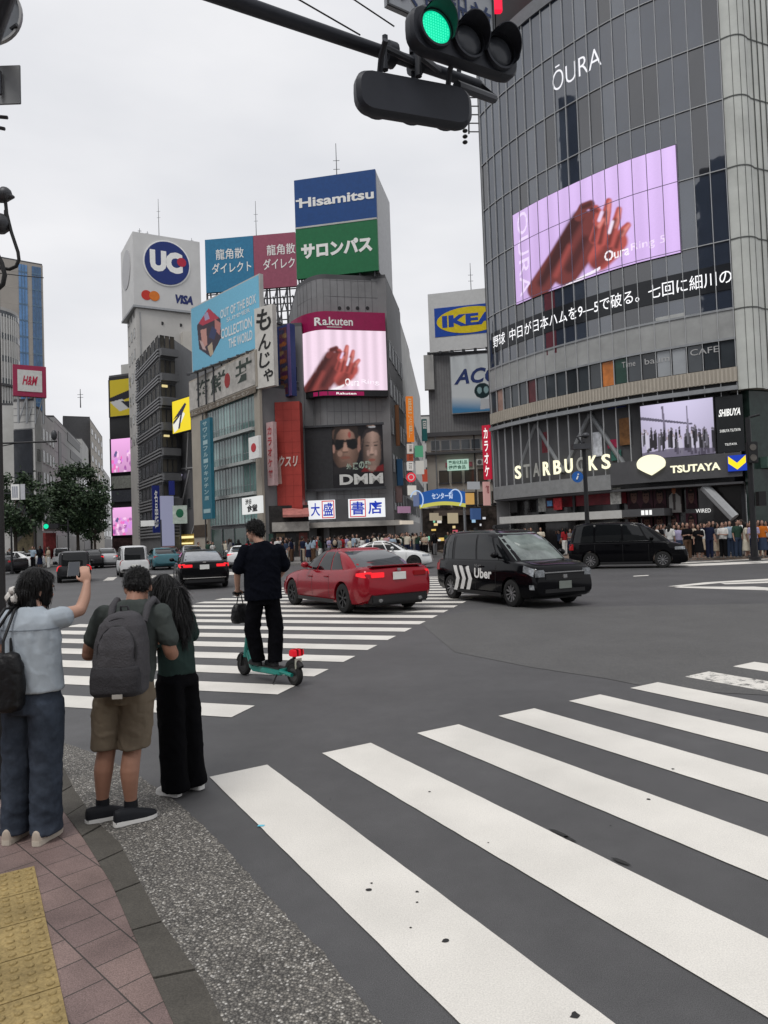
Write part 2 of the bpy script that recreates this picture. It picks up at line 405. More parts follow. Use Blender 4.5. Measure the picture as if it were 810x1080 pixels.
def sheet(name, poly, z, m, label=None):
    a = sum(poly[i][0]*poly[(i+1) % len(poly)][1]-poly[(i+1) % len(poly)][0]*poly[i][1] for i in range(len(poly)))
    if a < 0: poly = poly[::-1]
    tri = tessellate_polygon([[Vector((p[0], p[1], 0)) for p in poly]])
    mb = MB(); fs = []
    for t in tri:
        q = [poly[i] for i in t]; c = (q[1][0]-q[0][0])*(q[2][1]-q[0][1])-(q[1][1]-q[0][1])*(q[2][0]-q[0][0])
        fs.append(tuple(t) if c > 0 else tuple(t[::-1]))
    mb.add([(p[0], p[1], z) for p in poly], fs)
    o = mb.build(name, m); return tag(o, label, None, None, 'structure')
sheet('ground', [(-900, -300), (900, -300), (900, 1600), (-900, 1600)], -0.03, mat('ground_grey', (0.16, 0.155, 0.15), 0.9, var=0.2, scale=0.2), 'grey city ground reaching beyond the streets')
sheet('road', [(-70, -25), (70, -25), (70, 62), (-70, 62)], 0.0, ASPH, 'dark asphalt of the wide scramble crossing')
sheet('side_street', [(-70, 62), (-6, 62), (-40, 260), (-110, 260)], -0.005, ASPH, 'asphalt street running away between the buildings')
sheet('coarse_road_surface', [xy(*p) for p in ((440, 655), (480, 688), (560, 704), (640, 716), (700, 728), (840, 735), (840, 636), (640, 640), (520, 640))], 0.004, ROUGHA, 'coarser worn asphalt band across the crossing')

# painted stripes of the near crossing: they start on one line and run down to the right
mk = MB(); wk = MB()
def stripe(mb, p, u, w, L, wd, z=0.0055, jag=0.0):
    p = np.array(p); q = [p, p+u*L, p+u*L+w*wd, p+w*wd]
    n = max(1, int(L/0.10)); vs = []
    for i in range(n+1):
        for side in (0, 1):
            j = random.uniform(-jag, jag)
            c = p+u*(L*i/n)+w*(wd*side)+w*j; vs.append((c[0], c[1], z))
    mb.add(vs, [(2*i, 2*i+2, 2*i+3, 2*i+1) for i in range(n)])
e0 = np.array(xy(221, 820)); e1 = np.array(xy(722, 714))
dE = (e1-e0)/6.0; ua = math.radians(-60.3); U1 = np.array([math.cos(ua), math.sin(ua)]); wE = dE/np.linalg.norm(dE)
for i in range(0, 11):
    p = e0+dE*i
    stripe(wk if i in (6, 9) else mk, p, U1, wE, 9.0, 0.445, jag=0.0018)
# far crossing
f0 = np.array(xy(244, 757)); f1 = np.array(xy(456, 652)); dF = (f1-f0)/8.0
ub = math.radians(180-19.8); U2 = np.array([math.cos(ub), math.sin(ub)]); wF = dF/np.linalg.norm(dF)
for i in range(0, 22):
    stripe(mk, f0+dF*i, U2, wF, 7.6, 0.47, jag=0.002)
# crossing in front of the corner building, the arrow-shaped island and the far left one
for y0, y1, xa, xb in ((589.6, 591.2, 728, 860), (592.6, 594.4, 716, 860), (595.8, 598.4, 700, 860)):
    sheet_pts = [xy(xa, y1), xy(xb, y1-6.5), xy(xb, y0-6.5), xy(xa+10, y0)]
    mk.add([(q[0], q[1], 0.0055) for q in sheet_pts], [(0, 1, 2, 3)])
for pts in (((704, 618.6), (745, 614.2), (765, 614.6), (710, 619.4)), ((745, 614.2), (830, 609.4), (830, 611.6), (765, 614.6)), ((760, 615.2), (830, 612.6), (830, 614.4), (765, 616.4)),
            ((704, 618.6), (775, 619.0), (795, 618.8), (812, 620), (840, 622.5), (840, 626), (806, 622.6), (760, 621.4), (715, 619.9)),
            ((668, 607.5), (684, 606.6), (684, 607.3), (668, 608.2))):
    mk.add([(*xy(*p), 0.0055) for p in pts], [tuple(range(len(pts)))])
for i in range(7):
    a = np.array([-13.6+i*0.95, 34.2+i*0.25]); stripe(wk, a, np.array([-0.30, 0.954]), np.array([0.954, 0.30]), 3.6, 0.46)
o = mk.build('crossing_stripes', PAINT); tag(o, 'white painted stripes of the crossings on dark asphalt', kind='structure')
o = wk.build('worn_crossing_stripes', WORN); tag(o, 'worn flaking white stripes on coarse asphalt', kind='structure')
# dark chewing-gum spots and chips
gm = MB()
for x, y, r in ((597, 884, .020), (607, 1073, .028), (453, 836, .014), (644, 872, .008), (684, 844, .02), (470, 994, .022), (389, 940, .02), (710, 812, .018), (440, 942, .012), (440, 953, .010), (515, 890, .008), (348, 844, .008), (695, 700, .012), (760, 760, .012), (392, 933, .01), (433, 980, .008)):
    r *= .68; c = xy(x, y); k = 9; rr = [r*random.uniform(.7, 1.25) for _ in range(k)]
    gm.add([(c[0]+rr[i]*math.cos(2*math.pi*i/k), c[1]+rr[i]*math.sin(2*math.pi*i/k), 0.0075) for i in range(k)], [tuple(range(k))])
for x, y, l in ((590, 880, .16), (655, 910, .12), (600, 886, .1)):
    c = xy(x, y); gm.add([(c[0]+l*a*U1[0]+b*wE[0], c[1]+l*a*U1[1]+b*wE[1], 0.0075) for a, b in ((-.5, -.008), (-.1, -.016), (.3, -.006), (.5, .01), (.1, .018), (-.3, .012))], [tuple(range(6))])
tag(gm.build('gum_spots', mat('dark_gum', (0.03, 0.03, 0.03), 0.8)), 'small dark gum spots and chips on the painted stripes', kind='structure')
bl = MB(); c = xy(275, 872); bl.add([(c[0]-.02, c[1]-.01, .0075), (c[0]+.02, c[1]-.012, .0075), (c[0]+.025, c[1]+.01, .0075), (c[0]-.015, c[1]+.014, .0075)], [(0, 1, 2, 3)])
tag(bl.build('paper_scrap', mat('cyan_scrap', (0.15, 0.55, 0.7), 0.7)), 'tiny light blue paper scrap on the first white stripe', 'litter')

# near corner: pavement, kerb stones, exposed aggregate gutter, tactile blocks
KZ = 0.022
kerbR = [xy(*p, KZ) for p in ((300, 1180), (237, 1076), (212, 1027), (170, 968), (143, 918), (126, 886), (100, 862), (78, 830), (66, 806), (40, 790), (0, 782), (-60, 782))]
kerbL = [xy(*p, KZ) for p in ((240, 1180), (183, 1080), (148, 1002), (118, 933), (89, 886), (68, 857), (50, 838), (34, 820), (18, 808), (0, 800), (-30, 796), (-80, 797))]
gutR = [xy(*p) for p in ((470, 1170), (400, 1079), (346, 1012), (296, 960), (222, 879), (183, 843), (140, 815), (104, 797), (79, 788), (55, 780), (0, 772), (-60, 772))]
def agg_mat():
    m = bpy.data.materials.new('exposed_aggregate'); m.use_nodes = True; nt = m.node_tree; b = nt.nodes['Principled BSDF']; L = nt.links.new
    t = nt.nodes.new('ShaderNodeTexCoord'); v = nt.nodes.new('ShaderNodeTexVoronoi'); v.inputs['Scale'].default_value = 95; L(t.outputs['Object'], v.inputs['Vector'])
    nn = nt.nodes.new('ShaderNodeTexNoise'); nn.inputs['Scale'].default_value = 2.5; nn.inputs['Detail'].default_value = 5; L(t.outputs['Object'], nn.inputs['Vector'])
    sx = nt.nodes.new('ShaderNodeSeparateColor'); L(v.outputs['Color'], sx.inputs[0])
    r = nt.nodes.new('ShaderNodeValToRGB'); e = r.color_ramp.elements
    e[0].position = 0.0; e[0].color = (0.115, 0.109, 0.100, 1); e[1].position = 1.0; e[1].color = (0.62, 0.60, 0.56, 1)
    for p_, c_ in ((0.45, (0.155, 0.145, 0.132, 1)), (0.72, (0.25, 0.235, 0.21, 1)), (0.87, (0.35, 0.325, 0.285, 1))):
        q = e.new(p_); q.color = c_
    L(sx.outputs[0], r.inputs[0])
    ed = nt.nodes.new('ShaderNodeMapRange'); ed.inputs[1].default_value = 0.25; ed.inputs[2].default_value = 0.62; ed.inputs[3].default_value = 1.0; ed.inputs[4].default_value = 0.38; L(v.outputs['Distance'], ed.inputs[0])
    mr = nt.nodes.new('ShaderNodeMapRange'); mr.inputs[1].default_value = 0.3; mr.inputs[2].default_value = 0.7; mr.inputs[3].default_value = 0.78; mr.inputs[4].default_value = 1.12; L(nn.outputs['Fac'], mr.inputs[0])
    mm = nt.nodes.new('ShaderNodeMath'); mm.operation = 'MULTIPLY'; L(ed.outputs[0], mm.inputs[0]); L(mr.outputs[0], mm.inputs[1])
    sc = nt.nodes.new('ShaderNodeVectorMath'); sc.operation = 'SCALE'; L(r.outputs[0], sc.inputs[0]); L(mm.outputs[0], sc.inputs['Scale'])
    L(sc.outputs[0], b.inputs['Base Color']); b.inputs['Roughness'].default_value = 0.8
    bp = nt.nodes.new('ShaderNodeBump'); bp.inputs['Strength'].default_value = 0.7; bp.inputs['Distance'].default_value = 0.006; bp.invert = True
    L(v.outputs['Distance'], bp.inputs['Height']); L(bp.outputs[0], b.inputs['Normal']); return m
rag = []
for a, b in zip(gutR, gutR[1:]):
    n = max(1, int(math.hypot(b[0]-a[0], b[1]-a[1])/0.05))
    for i in range(n): rag.append((a[0]+(b[0]-a[0])*i/n+random.uniform(-.008, .008), a[1]+(b[1]-a[1])*i/n+random.uniform(-.008, .008)))
sheet('gutter', rag+[gutR[-1]]+[(p[0], p[1]) for p in kerbR[::-1]], 0.005, agg_mat(), 'speckled exposed aggregate gutter strip along the kerb')
# kerb stones with joints
def arcs(poly):
    cs = [0.0]
    for a, b in zip(poly, poly[1:]): cs.append(cs[-1]+math.hypot(b[0]-a[0], b[1]-a[1]))
    def at(t):
        s = t*cs[-1]
        for i in range(len(cs)-1):
            if s <= cs[i+1] or i == len(cs)-2:
                k = (s-cs[i])/(cs[i+1]-cs[i]); return (poly[i][0]+(poly[i+1][0]-poly[i][0])*k, poly[i][1]+(poly[i+1][1]-poly[i][1])*k)
    return at, cs[-1]
aR, LR = arcs(kerbR); aL, LL = arcs(kerbL); kb = MB(); n = int(LR/0.42)
for i in range(n):
    t0, t1 = (i+0.018)/n, (i+0.982)/n; dz = random.uniform(-.003, .003)
    for j in range(4):
        ta, tb = t0+(t1-t0)*j/4, t0+(t1-t0)*(j+1)/4
        A, B, C, D = aL(ta), aR(ta), aR(tb), aL(tb)
        kb.hexa([(*A, -.02), (*B, -.02), (*C, -.02), (*D, -.02), (*A, KZ+.004+dz), (*B, KZ-.012+dz), (*C, KZ-.012+dz), (*D, KZ+.004+dz)])
tag(kb.build('kerb', ground_mat('kerb_stone', (0.058, 0.054, 0.047), (0.098, 0.090, 0.077), 3.0, 0.85, 130, 0.4, 0.2)), 'worn grey kerb stones at the edge of the pink paving', kind='structure')
sheet('kerb_bed', [tuple(p) for p in kerbL]+[tuple(p) for p in kerbR[::-1]], 0.0035, mat('dark_joint', (0.03, 0.028, 0.025), 0.9), 'dark joints between the kerb stones')
def pave_mat():
    m = bpy.data.materials.new('pink_granite'); m.use_nodes = True; nt = m.node_tree; b = nt.nodes['Principled BSDF']; L = nt.links.new
    t = nt.nodes.new('ShaderNodeTexCoord'); mp_ = nt.nodes.new('ShaderNodeMapping')
    mp_.inputs['Rotation'].default_value = (0, 0, math.radians(45)); q = Zp(38.5, 921, KZ)
    L(t.outputs['Object'], mp_.inputs['Vector'])
    br = nt.nodes.new('ShaderNodeTexBrick'); br.offset = 0.5; br.squash = 1.0
    br.inputs['Scale'].default_value = 1.0; br.inputs['Brick Width'].default_value = 0.2; br.inputs['Row Height'].default_value = 0.197
    br.inputs['Mortar Size'].default_value = 0.0035; br.inputs['Mortar Smooth'].default_value = 0.3; br.inputs['Bias'].default_value = 0.0
    br.inputs['Color1'].default_value = (0.205, 0.143, 0.128, 1); br.inputs['Color2'].default_value = (0.150, 0.104, 0.098, 1); br.inputs['Mortar'].default_value = (0.045, 0.038, 0.034, 1)
    L(mp_.outputs[0], br.inputs['Vector'])
    n1 = nt.nodes.new('ShaderNodeTexNoise'); n1.inputs['Scale'].default_value = 190; n1.inputs['Detail'].default_value = 2
    n2 = nt.nodes.new('ShaderNodeTexNoise'); n2.inputs['Scale'].default_value = 3; n2.inputs['Detail'].default_value = 6
    L(t.outputs['Object'], n1.inputs['Vector']); L(t.outputs['Object'], n2.inputs['Vector'])
    a = nt.nodes.new('ShaderNodeMapRange'); a.inputs[1].default_value = .3; a.inputs[2].default_value = .7; a.inputs[3].default_value = .62; a.inputs[4].default_value = 1.38; L(n1.outputs['Fac'], a.inputs[0])
    c = nt.nodes.new('ShaderNodeMapRange'); c.inputs[1].default_value = .3; c.inputs[2].default_value = .7; c.inputs[3].default_value = .72; c.inputs[4].default_value = 1.22; L(n2.outputs['Fac'], c.inputs[0])
    mm = nt.nodes.new('ShaderNodeMath'); mm.operation = 'MULTIPLY'; L(a.outputs[0], mm.inputs[0]); L(c.outputs[0], mm.inputs[1])
    s = nt.nodes.new('ShaderNodeVectorMath'); s.operation = 'SCALE'; L(br.outputs['Color'], s.inputs[0]); L(mm.outputs[0], s.inputs['Scale'])
    L(s.outputs[0], b.inputs['Base Color']); b.inputs['Roughness'].default_value = 0.72
    bp = nt.nodes.new('ShaderNodeBump'); bp.inputs['Strength'].default_value = 0.6; bp.inputs['Distance'].default_value = 0.006; bp.invert = True
    L(br.outputs['Fac'], bp.inputs['Height']); L(bp.outputs[0], b.inputs['Normal']); return m
pv = [tuple(p) for p in kerbL]+[(-14, 6.5), (-14, -6), (1.5, -6)]
sheet('pavement', pv, KZ, pave_mat(), 'pink granite paving at the near corner')
# yellow tactile paving: square blocks with domes
tb = MB(); ru = math.radians(-59.5); tu = np.array([math.cos(ru), math.sin(ru)]); tw = np.array([math.sin(ru), -math.cos(ru)])
t0 = np.array(xy(37, 914, KZ))
for i in range(-1, 9):
    for j in range(0, 3):
        a = t0+tu*(0.3*i+.004)+tw*(0.3*j+.004)
        if i < 0: continue
        q = [a, a+tu*.292, a+tu*.292+tw*.292, a+tw*.292]
        tb.hexa([(*c, KZ-.01) for c in q]+[(*c, KZ+.006) for c in q])
        for di in range(5):
            for dj in range(5):
                c = a+tu*(.03+.058*di)+tw*(.03+.058*dj); rings = []
                for r_, h_ in ((.0165, .006), (.0145, .0115), (.009, .0145)):
                    rings.append([(c[0]+r_*math.cos(k*math.pi/4), c[1]+r_*math.sin(k*math.pi/4), KZ+h_) for k in range(8)])
                tb.loft(rings, cap=True)
tag(tb.build('tactile_paving', ground_mat('tactile_yellow', (0.215, 0.158, 0.066), (0.335, 0.248, 0.108), 4.0, 0.75, 90, 0.4, 0.35), smooth=30), 'yellow tactile paving blocks with raised domes', kind='structure')

# raised far pavements
def pavement(name, poly, label, m, h=0.13):
    mb = MB(); mb.prism(poly, -0.02, h); o = mb.build(name, m); return tag(o, label, kind='structure')
PAVE_F = ground_mat('far_paving', (0.14, 0.105, 0.085), (0.22, 0.17, 0.14), 1.0, 0.85, 12, 0.2, 0.25)
GREYP = ground_mat('grey_paving', (0.15, 0.145, 0.14), (0.22, 0.21, 0.20), 1.0, 0.85, 12, 0.2, 0.2)
pavement('corner_pavement', [(5.2, 41.5), (9.5, 37.2), (13.4, 34.6), (17.2, 33.3), (26, 32.2), (60, 30), (60, 75), (5, 75)], 'brownish paving in front of the glass corner building', PAVE_F)
pavement('far_pavement', [(-9, 46), (3, 44.5), (3.5, 75), (-14, 75)], 'grey paving before the bookstore', GREYP)
pavement('street_pavement', [(-13.5, 62), (-9, 46), (-14, 75), (-28, 240), (-40, 240)], 'grey paving along the side street', GREYP)
pavement('left_pavement', [(-70, 47), (-34, 50), (-27, 62), (-60, 235), (-110, 235)], 'grey paving on the far left side', GREYP)
# ================================================================ BUILDINGS
def glass(name, col=(0.03, 0.035, 0.04), rough=0.06, spec=0.6, ior=1.5):
    """dark window glass, a little different from pane to pane"""
    if name in MATS: return MATS[name]
    m = bpy.data.materials.new(name); m.use_nodes = True; nt = m.node_tree; b = nt.nodes['Principled BSDF']; L = nt.links.new
    oi = nt.nodes.new('ShaderNodeObjectInfo'); t = nt.nodes.new('ShaderNodeTexCoord')
    n = nt.nodes.new('ShaderNodeTexNoise'); n.inputs['Scale'].default_value = 0.9; n.inputs['Detail'].default_value = 4; L(t.outputs['Object'], n.inputs['Vector'])
    ad = nt.nodes.new('ShaderNodeMath'); L(oi.outputs['Random'], ad.inputs[0]); L(n.outputs['Fac'], ad.inputs[1])
    r = nt.nodes.new('ShaderNodeMapRange'); r.inputs[1].default_value = 0.3; r.inputs[2].default_value = 1.6; r.inputs[3].default_value = 0.55; r.inputs[4].default_value = 2.1; L(ad.outputs[0], r.inputs[0])
    s = nt.nodes.new('ShaderNodeVectorMath'); s.operation = 'SCALE'; s.inputs[0].default_value = col; L(r.outputs[0], s.inputs['Scale']); L(s.outputs[0], b.inputs['Base Color'])
    b.inputs['Roughness'].default_value = rough; b.inputs['Specular IOR Level'].default_value = spec; b.inputs['IOR'].default_value = ior
    n2 = nt.nodes.new('ShaderNodeTexNoise'); n2.inputs['Scale'].default_value = 0.6; L(t.outputs['Object'], n2.inputs['Vector'])
    bp = nt.nodes.new('ShaderNodeBump'); bp.inputs['Strength'].default_value = 0.12; bp.inputs['Distance'].default_value = 0.1; L(n2.outputs['Fac'], bp.inputs['Height']); L(bp.outputs[0], b.inputs['Normal'])
    MATS[name] = m; return m
GL = glass('window_glass'); GLB = glass('blue_glass', (0.06, 0.12, 0.20)); GLG = glass('green_glass', (0.12, 0.19, 0.18), 0.12); GLT = glass('tinted_curtain_glass', (0.013, 0.018, 0.029), 0.03, 0.5, 2.25)
WHITE = mat('white_panel', (0.62, 0.62, 0.60), 0.6, var=0.08, scale=0.4); LGREY = mat('light_grey_wall', (0.48, 0.48, 0.465), 0.75, var=0.14, scale=0.35, bump=.2, bscale=6)
MGREY = mat('mid_grey_wall', (0.20, 0.20, 0.205), 0.7, var=0.14, scale=0.35); DGREY = mat('dark_grey_wall', (0.085, 0.085, 0.09), 0.6, var=0.18, scale=0.4)
BEIGE = mat('beige_wall', (0.42, 0.39, 0.345), 0.75, var=0.12, scale=0.3); BLACK = mat('black_metal', (0.018, 0.018, 0.020), 0.45, var=0.15)
STEEL = mat('grey_steel', (0.30, 0.31, 0.32), 0.4, 0.6, var=0.12); DSTEEL = mat('dark_steel', (0.07, 0.072, 0.078), 0.45, 0.5, var=0.15)
STONE = mat('tan_stone', (0.36, 0.325, 0.275), 0.75, var=0.12, scale=0.4)
LETW = emat('lit_white_letter', (0.86, 0.86, 0.84), 0.85)
PWHITE = mat('white_sign_paint', (0.80, 0.80, 0.78), 0.5, var=0.05)

def block(name, label, f, depth, z1, m, cat='building', z0=0.0, cap=None, group=None, radial=False):
    """a building: root, wall (footprint of its facade pushed back) and roof"""
    fr = [tuple(q) for q in f.p]; nn = f.nrm(f.W/2)
    back = [(fr[-1][0]-nn[0]*depth, fr[-1][1]-nn[1]*depth), (fr[0][0]-nn[0]*depth, fr[0][1]-nn[1]*depth)]
    if radial: back = [tuple(q*(1+depth/np.linalg.norm(q))) for q in (f.p[-1], f.p[0])]
    r = thing(name, label, cat, ((fr[0][0]+fr[-1][0])/2, (fr[0][1]+fr[-1][1])/2, z0), group=group)
    foot = fr+back
    MB().prism(foot, z0, z1).build('wall', m, r)
    cx = sum(p[0] for p in foot)/len(foot); cy = sum(p[1] for p in foot)/len(foot)
    rp = [(cx+(p[0]-cx)*0.985, cy+(p[1]-cy)*0.985) for p in foot]
    MB().prism(rp, z1, z1+0.35).build('roof', cap or DGREY, r)
    return r
def facY(A, B, YA, YB):
    a = P(A[0], A[1], YA); b = P(B[0], B[1], YB); return Fac([a, b], 0.0, float(a[2]))
def side_fac(f, depth, right=True):
    nn = f.nrm(f.W/2)
    if right: a = f.p[-1]; return Fac([a, a-nn*depth])
    a = f.p[0]; return Fac([a-nn*depth, a])
_WM = {}
def windows(root, f, ss, zs, w, h, gm=None, fm=None, d=0.02, sill=True, name='window', skip=()):
    """each window an object: frame with its pane as a sub-part; copies share the mesh"""
    gm = gm or GL; fm = fm or STEEL
    first = None; k = 0
    for iz, z in enumerate(zs):
        for iS, s in enumerate(ss):
            k += 1
            if (iS, iz) in skip: continue
            q, dd = f.at(s); n = f.nrm(s); ang = math.atan2(dd[1], dd[0])
            loc = Vector((q[0]+n[0]*d, q[1]+n[1]*d, z))-root.location
            if first is None:
                t = 0.05 if w > .6 else .03; mb = MB()
                mb.box(-w/2, w/2, -.07, 0, 0, t); mb.box(-w/2, w/2, -.07, 0, h-t, h)
                mb.box(-w/2, -w/2+t, -.07, 0, t, h-t); mb.box(w/2-t, w/2, -.07, 0, t, h-t)
                if w > 1.0: mb.box(-t*.4, t*.4, -.06, 0, t, h-t)
                if sill: mb.box(-w/2-.06, w/2+.06, -.16, 0, -.08, -.003)
                o = mb.build(name, fm, root, world=False)
                pb = MB(); pb.box(-w/2+t, w/2-t, -.035, -.012, t, h-t); pn = pb.build('pane', gm, o, world=False)
                first = o
            else:
                o = first.copy(); COL.objects.link(o); pn = first.children[0].copy(); COL.objects.link(pn); pn.parent = o; o.parent = root
            o.location = loc; o.rotation_euler = (0, 0, ang)
SPLIT = ('pier', 'balcony', 'floor_ledge', 'shop_post', 'shopfront_post', 'cornice', 'lamp_row', 'lit_ceiling', 'sign_box', 'sill_band')
def fpart(root, name, f, rects, m, smooth=None, label=None):
    if name in SPLIT and len(rects) > 1:
        for r in rects: fpart(root, name, f, [r], m, smooth, label)
        return
    mb = MB()
    for r in rects: fbox(mb, f, *r)
    return mb.build(name, m, root, smooth, label=label)
def antenna(loc, h, label, w=0.04):
    r = thing('antenna_mast', label, 'antenna', loc)
    MB().tube([(loc[0], loc[1], loc[2]), (loc[0], loc[1], loc[2]+h)], [w, w*.5], 6).build('mast', DSTEEL, r)
    mb = MB()
    for k in (.55, .7): mb.tube([(loc[0]-.5*w*10, loc[1], loc[2]+h*k), (loc[0]+.5*w*10, loc[1], loc[2]+h*k)], w*.4, 5)
    mb.build('crossbar', DSTEEL, r)
def board(name, label, cat, f, r, t=0.35, frame=None, d0=0.05, fw=0.12):
    """a billboard: root + frame box; returns root. picture goes on at d0+t"""
    q = f.pt((r[0]+r[2])/2, r[1], d0)
    root = thing(name, label, cat, q)
    fpart(root, 'frame', f, [(r[0]-fw, r[2]+fw, r[1]-fw, r[3]+fw, d0, d0+t-.02)], frame or DSTEEL)
    return root

# ---------------------------------------------------------------- corner building with the big screen (right)
QP = [(7.95, 50.6), (8.55, 49.2), (9.5, 47.5), (11.3, 44.85), (14.4, 41.35), (17.4, 39.15), (19.25, 38.0)]
def smoothline(p, n):
    p = [np.array(q, float) for q in p]; out = []
    for i in range(len(p)-1):
        a, b, c, d = p[max(i-1, 0)], p[i], p[i+1], p[min(i+2, len(p)-1)]
        for k in range(n):
            t = k/n; out.append(0.5*((2*b)+(c-a)*t+(2*a-5*b+4*c-d)*t*t+(3*b-a-3*c+d)*t**3))
    out.append(p[-1]); return out
qf = Fac(smoothline(QP, 4)); QW = qf.W
def qz(x, y): return qf.uv(x, y)[1]
ZT = qz(535, 27)                                       # top of the glass
qroot = thing('glass_building', 'tall curved glass corner building with a huge pink screen and shop signs', 'building', (14, 44, 0))
Z1 = qz(776, 326); Z2 = qz(777, 355); Z3 = qz(778, 387); Z4 = qz(780, 403)
fp = [tuple(q) for q in qf.p]+[(20.6, 38.6), (30, 42.5), (30, 62), (10, 62)]
MB().prism([(p[0]-.25*0, p[1]+.9) for p in [tuple(q) for q in qf.p]]+[(19.4, 39.6), (29, 43.5), (29, 61), (11, 61)], 4.0, ZT-0.3).build('core_wall', DGREY, qroot)
MB().prism([(8.06, 50.85), (8.95, 50.85), (11.0, 62), (9.9, 62)], 0.0, ZT-.4).build('side_wall', MGREY, qroot)
nb = 21; bw = QW/nb
mb = MB(); rgl = random.Random(4); zz_ = [qz(776, 326), qz(771, 252.7), qz(767.5, 177.7), qz(762.6, 104.7), qz(757.7, 42.5), qz(757.7, 42.5)+3.7, ZT]
for i in range(nb):
    for za_, zb2_ in zip(zz_, zz_[1:]):
        if zb2_-za_ > .05: fbox(mb, qf, bw*i, bw*(i+1), za_, zb2_, -.06, 0, rgl.choice((0, 0, 0, 1, 1, 2)), seg=3)
mb.build('curtain_wall', [GLT, glass('tinted_curtain_glass_pale', (.022, .029, .042), .03, .5, 2.35), glass('tinted_curtain_glass_dark', (.010, .011, .014), .03, .5, 2.15)], qroot)
mb = MB()
for i in range(nb+1):
    s = min(max(bw*i, .03), QW-.03); fbox(mb, qf, s-.017, s+.017, 4.4, ZT, 0.0, 0.09, seg=1)
mb.build('mullions', mat('mullion_grey', (0.40, 0.41, 0.42), 0.4, 0.0, var=.05), qroot)
mb = MB()
for z in (qz(771, 252.7), qz(767.5, 177.7), qz(762.6, 104.7), qz(757.7, 42.5), qz(757.7, 42.5)+3.7):
    fbox(mb, qf, 0, QW, z-.022, z+.022, 0.003, 0.075, seg=40)
mb.build('transom_rails', mat('transom_grey', (0.42, 0.43, 0.44), 0.4, 0, var=.05), qroot)
# top band
zb = qz(545, 36)
fpart(qroot, 'roof_band', qf, [(0, QW, ZT-.9, ZT+.02, 0.02, 0.16, 0, 40)], mat('band_grey', (0.17, 0.175, 0.185), 0.4, .3, var=.1))
MB().prism([(8.5, 51), (11.5, 46.5), (19, 40.3), (28, 44), (28, 58), (11, 58)], ZT+.02, ZT+5).build('penthouse', BLACK, qroot)
# floors above the street: opaque bands
fpart(qroot, 'spandrel', qf, [(0, QW, Z2, Z1, -0.05, 0.03, 0, 40)], mat('spandrel_grey', (0.33, 0.335, 0.33), 0.45, .1, var=.2, scale=.5))
fpart(qroot, 'sill_band', qf, [(0, QW, Z2-.12, Z2-.003, -0.05, 0.10, 0, 40), (0, QW, Z1+.003, Z1+.12, -.04, .08, 0, 40)], STEEL)
fpart(qroot, 'stone_band', qf, [(0, QW, Z4+.05, Z3, -0.05, 0.16, 0, 40)], STONE)
mb = MB()
for i in range(nb*4): fbox(mb, qf, bw*i/4+.05, bw*i/4+.05+bw*.12, Z4+.07, Z3-.02, .165, .19, seg=1)
mb.build('stone_ribs', mat('stone_rib', (0.43, 0.39, 0.33), .7, var=.1), qroot)
fpart(qroot, 'ledge', qf, [(0, QW, Z4-.42, Z4-.18, -0.05, 0.30, 0, 40)], STEEL)
fpart(qroot, 'shadow_gap', qf, [(0, QW, Z4-.17, Z4+.045, -0.3, -0.02, 0, 40)], BLACK)
# cafe windows: each bay a window
WCOL = {12: (0.55, 0.18, 0.04), 5: (0.10, .02, .025), 1: (.35, .22, .18), 13: (0.02, .06, .045)}
for i in range(nb):
    s0, s1 = bw*i+.06, bw*(i+1)-.06; m_ = GL
    if i in WCOL: m_ = mat('cafe_pane_%d' % i, WCOL[i], 0.15, var=.3, scale=1.5)
    if i in (16, 17): m_ = glass('pale_pane', (0.16, 0.17, 0.18))
    o = fpart(qroot, 'window', qf, [(s0, s1, Z3+.06, Z2-.14, -.05, -.01)], m_)
# upper row of open floor behind glass: interior bits under the ticker
zt0, zt1 = qz(770, 318), qz(770, 262)
for i, (ca, cb) in enumerate(((4, 5), (8, 9), (17, 19))):
    pass
fpart(qroot, 'red_banner', qf, [(bw*7.2, bw*8.2, qz(606, 367), qz(600, 300), .004, .03)], mat('banner_red', (.11, .018, .03), .4, var=.2))
fpart(qroot, 'pale_blind', qf, [(bw*16.1, bw*18, qz(725, 336), qz(725, 329), .004, .02)], mat('blind_grey', (.42, .43, .42), .6, var=.1))
# double-height storey with steel braces and glimpses of the shop
Z5 = qz(700, 489); Z6 = qz(700, 506)
zF0, zF1 = qz(660, 509), qz(660, 490)
fpart(qroot, 'shop_floor_glazing', qf, [(0, QW, zF1-.2, Z4-.43, -.9, -.8, 0, 30)], glass('shop_glass', (0.020, 0.021, 0.023), .12))
mb = MB()
def brace(s0, z0, s1, z1, d=-.55, r=.16): mb.tube([qf.pt(s0, z0, d), qf.pt(s1, z1, d)], r, 8)
zA, zB = zF1, Z4-.5
for s0, s1 in ((2.0, 4.2), (6.4, 4.2), (6.4, 8.6), (10.8, 8.6)): brace(s0, zA, s1, zB)
mb.build('steel_brace', mat('brace_grey', (.24, .25, .26), .5, .3, var=.1), qroot, 30)
bits = [((.38, .25, .2), 530, 478, 541, 452), ((.16, .02, .03), 572, 478, 578, 455), ((.6, .62, .66), 625, 482, 634, 455), ((.35, .02, .07), 641, 473, 650, 463), ((.03, .12, .10), 645, 486, 655, 474), ((.05, .07, .25), 641, 432, 660, 426), ((.20, .09, .03), 654, 470, 664, 440), ((.45, .18, .12), 530, 494, 538, 484)]
for c, x0, y0, x1, y1 in bits:
    r = rpx(qf, x0, y0, x1, y1, -.5)
    fpart(qroot, 'shop_display', qf, [(r[0], r[2], r[1], r[3], -.55, -.5)], mat('display_%d_%d' % (x0, y0), c, .5, var=.35, scale=3))
